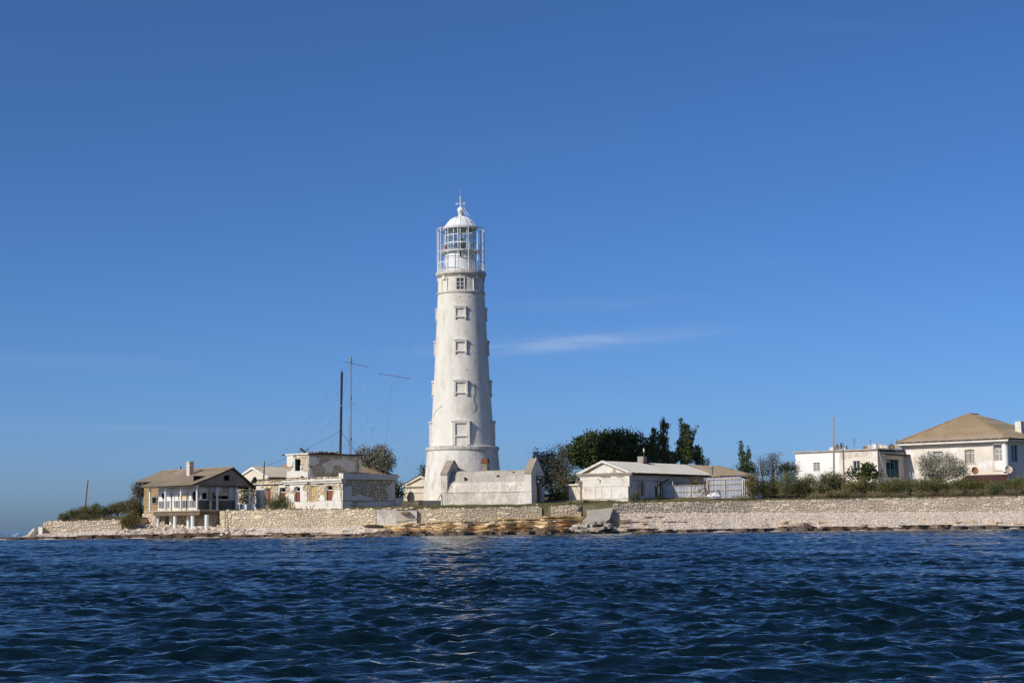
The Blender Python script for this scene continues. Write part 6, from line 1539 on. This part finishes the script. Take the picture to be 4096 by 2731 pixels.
MB().panel([(a, -.05), (0, -.05), (0, -.15), (a, -.15)], [], lambda u, v, d: (u, -.15 + d, v), .1).build('awning_beam', WOODD, aw)
for x in (a + .2, a / 2, -.1): MB().cyl((x, 0, -2.6), (x, 0, -.1), .06, None, 6).build('awning_post', WOODD, aw)
MB().box(-.1, .0, 0, 3, -2.4, -.2).build('awning_side', TARFELT, aw)

# ------------------------------------------------------------------ plants
def leaves(name, pts, nrm_up, size, mat, parent=None, aspect=.55, droop=0.0, jitter=1.0):
    """one mesh of leaf-sized quads: pts (n,3); blades lean along nrm_up"""
    n = len(pts); sz = size * rng.uniform(.6, 1.35, n)[:, None]
    d = nrm_up + rng.normal(0, jitter, (n, 3)); d /= np.linalg.norm(d, axis=1)[:, None] + 1e-9
    r = rng.normal(0, 1, (n, 3)); w = np.cross(d, r); w /= np.linalg.norm(w, axis=1)[:, None] + 1e-9
    a = pts - d * sz * .5; b_ = pts + d * sz * .5; m = pts + w * sz * aspect * .5; m2 = pts - w * sz * aspect * .5
    V = np.stack([a, m, b_, m2], 1).reshape(-1, 3); Q = np.arange(4 * n).reshape(-1, 4)
    return link(name, npmesh(name, V, Q, mat), parent)
def blob_points(bl, n, clump=.0, shell=.55):
    """points through ellipsoids (cx,cy,cz,rx,ry,rz), gathered into clumps"""
    vol = np.array([b[3] * b[5] * b[4] for b in bl]) ** .8; k = rng.choice(len(bl), n, p=vol / vol.sum()); B = np.array(bl)[k]
    u = rng.normal(0, 1, (n, 3)); u /= np.linalg.norm(u, axis=1)[:, None]
    r = rng.uniform(0, 1, n) ** (1 / 3) * (1 - shell) + shell * rng.uniform(.75, 1.06, n)
    return B[:, :3] + u * B[:, 3:] * r[:, None], u
def plant(name, label, cat, base, ells, Y, mat, n, size, trunk=True, group=None, clump=.45, per=14, upw=.4, aspect=.55, jitter=1.0, depth=.8, trunk_mat=None, foliage='crown', mat2=None, shell=.5, grounded=True):
    """ells: (px, py, rx, ry) in picture measure at distance Y; base: (px, py) of the foot"""
    b0 = P(*base, Y)
    if grounded: b0.z = min(b0.z, ground(b0.x, Y)) if b0.z > ground(b0.x, Y) - 6 else b0.z
    t_ = thing(name, label, cat, b0, 0, group); k = Y / F; bl = []
    for (px, py, rx, ry) in ells:
        c = P(px, py, Y) - b0; bl.append((c.x, rng.uniform(-.4, .4) * rx * k, c.z, rx * k, max(rx, min(ry, rx * 1.6)) * k * depth, ry * k))
    nc = max(6, n // per); cp, cu = blob_points(bl, nc, shell=shell)
    idx = np.repeat(np.arange(nc), per); pts = cp[idx] + rng.normal(0, clump, (len(idx), 3)) * np.array([1, 1, .8])
    up_ = np.tile(np.array([0, 0, upw]), (len(idx), 1)) + cu[idx] * .5
    if mat2:
        sel = (np.arange(nc) % 3 == 0)[idx]
        leaves(foliage, pts[~sel], up_[~sel], size, mat, t_, aspect, jitter=jitter); leaves(foliage, pts[sel], up_[sel], size, mat2, t_, aspect, jitter=jitter)
    else: leaves(foliage, pts, up_, size, mat, t_, aspect, jitter=jitter)
    mb = MB(); tops = sorted(bl, key=lambda q: q[2])
    if trunk:
        mx_ = sum(q[0] for q in bl) / len(bl); mz = sum(q[2] for q in bl) / len(bl); H = max(.5, mz)
        r0 = .05 + .028 * H; fork = Vector((mx_ * .35, 0, H * .45)); mb.tube([(0, 0, -.4), tuple(fork * .5 + Vector((.1, 0, 0))), tuple(fork)], r0, 7)
        tm = trunk_mat or BARK; mb.build('trunk', tm, t_)
        lm = MB()
        for q in bl:
            c = Vector(q[:3]); lm.cyl(fork, fork.lerp(c, .6) + Vector((random.uniform(-.2, .2), random.uniform(-.2, .2), 0)), r0 * .55, r0 * .3, 5)
            for _ in range(4): lm.cyl(fork.lerp(c, random.uniform(.45, .7)), c + Vector((random.uniform(-.7, .7) * q[3], random.uniform(-.7, .7) * q[4], random.uniform(-.3, .8) * q[5])), r0 * .25, .012, 4)
        lm.build('limbs', tm, t_)
    else:
        for _ in range(10):
            q = random.choice(bl); mb.cyl((random.uniform(-.2, .2), random.uniform(-.2, .2), -.2), (q[0] + random.uniform(-.6, .6) * q[3], q[1] + random.uniform(-.5, .5) * q[4], q[2] + random.uniform(-.2, .6) * q[5]), .03, .01, 4)
        mb.build('stems', trunk_mat or BARK, t_)
    return t_
# behind the ruin
plant('olive_tree', 'narrower grey-green olive tree close behind the ruin', 'tree', (1462, 1960), [(1462, 1828, 24, 34), (1447, 1860, 20, 40), (1472, 1870, 20, 34), (1440, 1815, 12, 18)], 281, L_OLIVE, 2800, .30, upw=1.2)
plant('olive_tree', 'broad round grey-green olive tree behind the ruin', 'tree', (1525, 1960), [(1512, 1812, 28, 26), (1545, 1842, 28, 30), (1520, 1866, 32, 30), (1502, 1850, 18, 40), (1558, 1860, 14, 16), (1540, 1805, 14, 16)], 281, L_OLIVE, 4200, .30, upw=1.2)
plant('shade_tree', 'dark small tree between the ruin and cream house', 'tree', (1597, 2010), [(1592, 1960, 10, 26), (1600, 1985, 9, 22), (1588, 1942, 8, 12)], 269, L_DARK, 900, .26)
plant('pine_tree', 'dark pine sprig showing past the lighthouse edge', 'tree', (1702, 2000), [(1697, 1880, 8, 16), (1699, 1902, 9, 16), (1694, 1868, 4, 8)], 277, L_DARK, 700, .25)
# grove
plant('locust_tree', 'dark green spreading tree, lower half of the grove', 'tree', (2350, 1990), [(2320, 1795, 38, 40), (2375, 1765, 42, 34), (2295, 1822, 34, 42), (2350, 1835, 50, 40), (2405, 1800, 32, 40), (2330, 1765, 18, 14), (2385, 1742, 20, 14)], 286, L_DARK, 8000, .40, clump=.5, mat2=L_GRN)
plant('locust_tree', 'dark green domed tree at the top of the grove', 'tree', (2480, 1990), [(2440, 1765, 36, 34), (2485, 1750, 42, 26), (2470, 1800, 60, 45), (2530, 1775, 28, 38), (2425, 1820, 36, 44), (2520, 1825, 36, 34), (2545, 1748, 14, 14), (2420, 1745, 20, 14)], 287, L_DARK, 10000, .40, clump=.5, mat2=L_GRN)
plant('oleaster_tree', 'grey-leaved oleaster tree beside the vaulted building', 'tree', (2205, 2000), [(2165, 1835, 20, 26), (2200, 1828, 26, 30), (2248, 1806, 22, 26), (2205, 1880, 34, 46), (2250, 1865, 30, 44), (2185, 1930, 26, 40), (2235, 1920, 26, 30), (2147, 1812, 8, 9)], 269, L_OLEA, 7000, .28, mat2=L_DARK, upw=.8)
plant('yellow_bush', 'yellow-green rounded bush beside the roofless annex', 'bush', (2262, 2005), [(2265, 1915, 34, 24), (2285, 1945, 30, 34), (2248, 1955, 28, 34), (2300, 1905, 16, 20), (2230, 1945, 14, 24)], 261, L_YEL, 3000, .24, trunk=False, mat2=L_GRN)
plant('green_bush', 'low fresh-green bush by the vault doorway', 'bush', (2225, 2012), [(2205, 1990, 24, 24), (2240, 1995, 30, 20), (2222, 1972, 18, 14)], 257, L_GRN, 1500, .24, trunk=False, mat2=L_DARK)
plant('poplar_tree', 'tallest spire-shaped poplar above the white roof', 'tree', (2652, 1990), [(2654, 1672, 3, 14), (2655, 1690, 6, 22), (2657, 1710, 10, 26), (2656, 1745, 16, 36), (2654, 1795, 22, 46), (2652, 1835, 26, 40), (2640, 1680, 3, 4), (2672, 1700, 4, 12)], 288, L_POP, 4200, .30, upw=1.0, clump=.17, depth=1)
plant('poplar_tree', 'shorter ragged poplar left of the tallest spire', 'tree', (2612, 1990), [(2614, 1728, 7, 22), (2612, 1765, 14, 30), (2612, 1810, 26, 46), (2632, 1745, 8, 24), (2690, 1830, 26, 26)], 287, L_POP, 4600, .30, upw=1.0, clump=.17, depth=1)
plant('poplar_tree', 'low leafy poplar joining the dark grove', 'tree', (2580, 1990), [(2588, 1770, 10, 24), (2580, 1805, 18, 36), (2565, 1835, 26, 26), (2595, 1835, 24, 28), (2560, 1800, 14, 24)], 286, L_GRN, 3200, .32, upw=.8, clump=.35, mat2=L_POP)
plant('poplar_tree', 'twin-topped broad poplar with a leaning side twig', 'tree', (2742, 1990), [(2722, 1680, 3, 10), (2726, 1694, 6, 18), (2738, 1696, 4, 16), (2731, 1715, 10, 26), (2748, 1720, 12, 26), (2740, 1755, 22, 34), (2742, 1810, 32, 50), (2762, 1750, 10, 26), (2778, 1728, 5, 20), (2788, 1706, 4, 7), (2718, 1795, 12, 40)], 288, L_POP, 5600, .30, upw=1.0, clump=.17, depth=1, mat2=L_DARK)
plant('poplar_tree', 'lower right flank poplar of the twin-topped one', 'tree', (2790, 1990), [(2785, 1815, 16, 36), (2796, 1835, 12, 30), (2800, 1810, 5, 10)], 289, L_POP, 1400, .30, upw=.9, clump=.3)
plant('poplar_sapling', 'small poplar sapling at the end of the grove', 'tree', (2820, 1990), [(2806, 1850, 8, 20), (2828, 1845, 6, 14), (2826, 1862, 6, 8)], 289, L_POP, 500, .28, upw=.8, clump=.25)
plant('poplar_tree', 'thin two-stemmed poplar standing alone behind the brown roof', 'tree', (2982, 1990), [(2963, 1775, 5, 14), (2966, 1795, 8, 20), (2970, 1830, 14, 28), (2995, 1798, 4, 16), (2994, 1830, 10, 26), (3008, 1848, 4, 12)], 290, L_POP, 1300, .26, upw=1.0, clump=.16)
plant('green_bush', 'round green bush at the foot of the two-stemmed poplar', 'bush', (2985, 1930), [(2985, 1874, 32, 14), (3005, 1885, 18, 14)], 286, L_GRN, 1200, .30, trunk=False)
plant('bare_shrub', 'thin grey nearly leafless shrub left of the flat house', 'shrub', (3052, 1960), [(3048, 1850, 18, 26), (3058, 1880, 22, 26), (3040, 1835, 8, 8)], 272, L_OLEA, 1000, .17, upw=.9)
plant('bare_shrub', 'taller grey nearly leafless shrub beside the flat house', 'shrub', (3092, 1960), [(3094, 1828, 22, 18), (3090, 1850, 22, 24), (3086, 1885, 24, 26), (3110, 1822, 10, 10)], 272, L_OLEA, 1700, .18, upw=.9)
plant('olive_bush', 'dull olive bush against the flat house end', 'bush', (3152, 1960), [(3150, 1866, 30, 18), (3172, 1885, 18, 34), (3135, 1885, 26, 20)], 274, L_TAM, 1900, .24, trunk=False, mat2=L_DARK)
# tamarisk hedge along the wall top, each bush its own
hed = [(3006, 1902, 26, 'first pale tamarisk bush at the shed end of the hedge'), (3045, 1908, 32, 'tamarisk bush of the hedge beside the metal shed return'), (3095, 1900, 34, 'broad tamarisk bush before the grey bare shrubs'), (3145, 1893, 34, 'tall tamarisk bush at the near end of the flat house'), (3195, 1908, 30, 'tamarisk bush under the first window of the flat house'), (3232, 1890, 30, 'feathery tamarisk bush against the whitewashed wall'), (3285, 1886, 32, 'tamarisk bush just before the tall concrete pole'), (3322, 1884, 28, 'tamarisk bush touching the tall concrete pole'), (3355, 1900, 26, 'tamarisk bush between the two poles'), (3402, 1918, 32, 'low tamarisk bush at the foot of the rust-brown pole'), (3450, 1908, 32, 'tamarisk bush before the fig bush'), (3500, 1915, 32, 'tamarisk bush below the corner of the flat house'), (3545, 1918, 30, 'tamarisk bush in front of the green loggia'), (3592, 1906, 32, 'tamarisk bush in the gap between the two houses'), (3640, 1908, 34, 'tamarisk bush below the peeling wall corner'), (3690, 1912, 34, 'tamarisk bush in front of the silver oleaster'), (3738, 1918, 32, 'tamarisk bush below the silver oleaster trunk'), (3785, 1922, 32, 'low dark tamarisk bush before the awning beam'), (3835, 1924, 34, 'tamarisk bush below the maroon awning middle'), (3880, 1920, 32, 'tamarisk bush below the rusty dish'), (3930, 1914, 34, 'tamarisk bush at the open end of the awning'), (3980, 1922, 32, 'low tamarisk bush past the awning'), (4030, 1912, 34, 'tamarisk bush below the large white dish'), (4080, 1910, 34, 'last tamarisk bush at the shaded side of the tan-roofed house'), (4130, 1912, 34, 'tamarisk bush beyond the shaded house side')]
for i, (px, top, hw, lab) in enumerate(hed):
    top += random.uniform(-9, 14)
    bt = np.interp(px, [2990, 3300, 3700, 4100], [1988, 1978, 1968, 1962]); Y_ = Ywall(P(px, 1980, 256).x) + 3.6 + (i % 3) * 1.3; m = (top + bt) / 2 + 2; hh = (bt - top) / 2
    plant('tamarisk_bush', lab, 'bush', (px, bt + 4), [(px, m - hh * .25, hw * .8, hh * .75), (px - hw * .45, m + hh * .2, hw * .7, hh * .75), (px + hw * .5, m + hh * .15, hw * .7, hh * .8), (px + random.uniform(-.4, .4) * hw, top + hh * .4, hw * .4, hh * .4)], Y_, (L_TAM, L_TAMG, L_TAM, L_TAMG, L_YEL)[i % 5], 2600, .30, trunk=False, group='tamarisk bushes of the hedge', upw=1.3, aspect=.22, jitter=.6, clump=.32, mat2=L_TAMG if i % 2 else L_TAM, depth=1.0)
for i, (px, py, w_, lab) in enumerate([(3345, 1968, 36, 'round dry brown brush pile at the foot of the concrete pole'), (3420, 1976, 34, 'low dry brown scrub right of the concrete pole'), (3500, 1976, 40, 'low dry brown scrub below the corner of the flat house'), (3590, 1976, 44, 'low dry scrub on the wall top between the houses'), (3690, 1972, 44, 'low dry scrub below the silver oleaster'), (3800, 1968, 48, 'low dry scrub below the awning'), (3920, 1966, 50, 'low dry scrub below the open awning end'), (4040, 1964, 50, 'low dry scrub at the far end of the hedge'), (2960, 1992, 34, 'small dry scrub before the metal shed return'), (3270, 1985, 40, 'low dry scrub before the hedge left of the pole')]):
    plant('dry_scrub', lab, 'scrub', (px, py + 14), [(px, py, w_, 11), (px + w_ * .4, py + 3, w_ * .6, 8), (px - w_ * .4, py + 3, w_ * .6, 8)], Ywall(P(px, 1980, 256).x) + 2.3, L_DRY, 1500, .22, trunk=False, group='dry scrub along the wall top', upw=.5, aspect=.16, clump=.25, mat2=L_TAM)
plant('silver_oleaster', 'silver-grey oleaster growing in front of the tan-roofed house', 'tree', (3745, 1945), [(3688, 1848, 14, 26), (3720, 1828, 10, 22), (3735, 1865, 30, 38), (3705, 1880, 24, 30), (3800, 1838, 26, 26), (3830, 1872, 30, 34), (3785, 1890, 38, 28), (3862, 1895, 16, 18), (3740, 1905, 34, 24)], 262.5, L_SILV, 9500, .24, upw=1.0, aspect=.42, clump=.34, trunk_mat=BARK, shell=.35)
plant('fig_bush', 'large-leaved dark fig bush below the blue-framed window', 'bush', (3450, 1940), [(3404, 1890, 10, 10), (3432, 1886, 14, 12), (3468, 1872, 16, 12), (3486, 1886, 16, 18), (3450, 1900, 30, 14), (3505, 1905, 12, 14), (3395, 1912, 10, 8)], 265, L_DARK, 900, .42, trunk=False, aspect=.8, clump=.4)
# spit
spit = [(256, 2068, 14, 8, L_TAMG, 'small dark bush at the seaward end of the spit'), (292, 2055, 22, 14, L_TAMG, 'spiky green bush, second from the tip of the spit'), (322, 2050, 20, 14, L_TAM, 'brownish bush before the leaning pole'), (345, 2042, 22, 18, L_TAMG, 'green bush at the foot of the leaning pole'), (384, 2035, 12, 16, L_DARK, 'dark upright bush past the leaning pole'), (375, 2055, 24, 14, L_TAM, 'low yellowish bush in the middle of the spit'), (415, 2046, 24, 18, L_DARK, 'dark green bush in the middle of the spit'), (452, 2038, 26, 20, L_YEL, 'yellow-green bush on the spit'), (470, 2028, 18, 14, L_TAMG, 'pointed green bush behind the yellow one'), (500, 2030, 28, 24, L_YEL, 'large yellow-brown bush on the spit'), (535, 2012, 26, 28, L_YEL, 'tall yellow-green bush before the block wall'), (548, 2030, 24, 24, L_TAMG, 'dark green bush low against the block wall'), (330, 2072, 22, 8, L_YEL, 'low ochre bush on the edge of the spit wall'), (530, 2070, 28, 26, L_YEL, 'ochre bush hanging down beside the house base'), (555, 2055, 18, 26, L_TAMG, 'green bush squeezed against the house base'), (505, 2085, 22, 14, L_YEL, 'low ochre bush at the end of the spit wall')]
for i, (px, py, rx, ry, m_, lab) in enumerate(spit):
    Y_ = 262 + (i % 3) * 2 if py < 2060 else (256.5 if px < 500 else 254.2)
    plant('spit_bush', lab, 'bush', (px, py + ry + 6), [(px, py - ry * .2, rx * .75, ry * .8), (px - rx * .45, py + ry * .25, rx * .6, ry * .75), (px + rx * .45, py + ry * .25, rx * .6, ry * .75)], Y_, m_, 1500, .24, trunk=False, group='bushes on the spit', upw=1.1, aspect=.3, jitter=.7, clump=.28, mat2=L_TAM)
plant('oleaster_tree', 'grey-green rounded tree behind the yellow block wall', 'tree', (562, 2060), [(553, 1945, 16, 18), (566, 1965, 18, 28), (550, 1970, 14, 22), (580, 1945, 12, 20)], 272, L_OLEA, 1900, .26, upw=.8)
plant('veranda_tree', 'yellow-green tree seen through the open veranda corner', 'tree', (985, 2035), [(975, 1975, 28, 34), (1000, 1960, 24, 28), (985, 2010, 30, 22), (1015, 1990, 14, 34)], 266, L_YEL, 2200, .26, mat2=L_DARK)
plant('tamarisk_bush', 'feathery green tamarisk bush before the ruin doors', 'bush', (1110, 2040), [(1108, 1998, 18, 20), (1085, 2012, 22, 22), (1140, 2010, 20, 24), (1112, 2022, 34, 16), (1128, 1995, 12, 14)], 247.6, L_TAMG, 3000, .28, trunk=False, upw=1.3, aspect=.22, jitter=.6, clump=.28, mat2=L_GRN)
plant('dry_scrub', 'brown dry stems under the tamarisk before the ruin', 'scrub', (1105, 2046), [(1075, 2036, 30, 6), (1120, 2036, 34, 6)], 246.4, L_DRY, 900, .2, trunk=False, upw=.8, aspect=.16, clump=.2)
plant('corner_bush', 'dark green bush at the shaded foot of the pediment house', 'bush', (2535, 2003), [(2535, 1985, 14, 16), (2550, 1990, 16, 11), (2540, 1970, 10, 12)], 249.5, L_TAMG, 900, .22, trunk=False, upw=1.1, aspect=.25, jitter=.7, clump=.22, mat2=L_DARK)
plant('fence_shrub', 'small yellowing shrub showing over the low metal fence', 'shrub', (2783, 1980), [(2776, 1930, 8, 9), (2789, 1932, 7, 8)], 259, L_YEL, 300, .24, trunk=False)
plant('small_weed', 'small green weed in front of the shaded house door', 'weed', (2632, 1996), [(2632, 1990, 11, 4)], 250.5, L_GRN, 250, .16, trunk=False, clump=.12)
plant('small_weed', 'small weed on the sea wall beside the tilted block', 'weed', (2283, 2022), [(2283, 2012, 9, 9)], 244, L_DRY, 300, .18, trunk=False, clump=.15, mat2=L_TAMG)
plant('small_weed', 'small green weed behind the tilted block', 'weed', (2345, 2014), [(2345, 2008, 9, 7)], 247.5, L_TAMG, 260, .16, trunk=False, clump=.12)
plant('small_weed', 'green weed tuft at the foot of the vaulted wall', 'weed', (1775, 2036), [(1775, 2029, 16, 7), (1762, 2032, 10, 5)], 245, L_GRASSG, 700, .20, trunk=False, upw=1.5, aspect=.12, clump=.14)
for x, y, w_ in ((960, 597, 16), (1440, 566, 26), (1672, 512, 16)):
    px, py = cD(x, y); plant('roof_weed', {960: 'small weed rooted low on the vault roof', 1440: 'broad weed tuft in the middle of the vault roof', 1672: 'small weed high on the vault roof'}[x], 'weed', (px, py + 3), [(px, py, w_ * .28, 2.5)], VF.world(*[VF._hit(px, py, VF.ey, {960: 1.0, 1440: 1.55, 1672: 2.3}[x]).dot(q) for q in (VF.ex, VF.ey)], 0).y - .06, L_GRN, 160, .14, trunk=False, clump=.06, grounded=False)
for x, y, w_ in ((765, 580, 16), (860, 640, 18), (1215, 555, 26)):
    px, py = cC(x, y); plant('roof_weed', {765: 'small weed at the foot of the upper ruin wall', 860: 'small dry weed hanging on the ruin cornice', 1215: 'weed growing on the ruin terrace by the shaded wall'}[x], 'weed', (px, py + 3), [(px, py, w_ * .28, 3)], RF.world(*[RF._hit(px, py, RF.ey, {765: 2.35, 860: -.3, 1215: 2.9}[x]).dot(q) for q in (RF.ex, RF.ey)], 0).y - .05, L_TAMG, 160, .14, trunk=False, clump=.08, grounded=False)

# grass: blades strewn over the wall top
pts = []; up_ = []
def grass(px0, px1, d0, d1, n, name, mat, size, lab):
    P_ = []
    for _ in range(n // 8):
        x = random.uniform(P(px0, 2030, 245).x, P(px1, 2000, 255).x); y = Ywall(x) + random.uniform(d0, d1)
        for _ in range(8): xx, yy = x + random.gauss(0, .25), y + random.gauss(0, .25); P_.append((xx, yy, ground(xx, yy) + size * .35))
    P_ = np.array(P_); o = leaves(name, P_, np.tile(np.array([0, 0, 1.6]), (len(P_), 1)), size, mat, None, .14, jitter=.5); stuff(o)['label'] = lab
grass(1390, 2450, .3, 7, 15000, 'dry_grass', L_GRASS, .20, 'short dry grass on the wall top before the lighthouse')
grass(1390, 2450, .3, 7, 7000, 'green_grass', L_GRASSG, .20, 'short green grass on the wall top before the lighthouse')
grass(2440, 4300, .5, 9, 14000, 'scrub_grass', L_GRASS, .26, 'dry grass along the top of the long wall')
grass(2440, 4300, .8, 9, 9000, 'weedy_grass', L_TAM, .26, 'olive weeds along the top of the long wall')
grass(180, 520, .2, 7, 8000, 'spit_grass', L_GRASS, .24, 'dry grass on top of the spit')
grass(180, 520, .2, 7, 4000, 'spit_weeds', L_TAM, .24, 'olive weeds on top of the spit')
grass(2440, 4500, 9, 34, 9000, 'back_scrub', L_TAM, .35, 'olive scrub on the slope behind the houses')
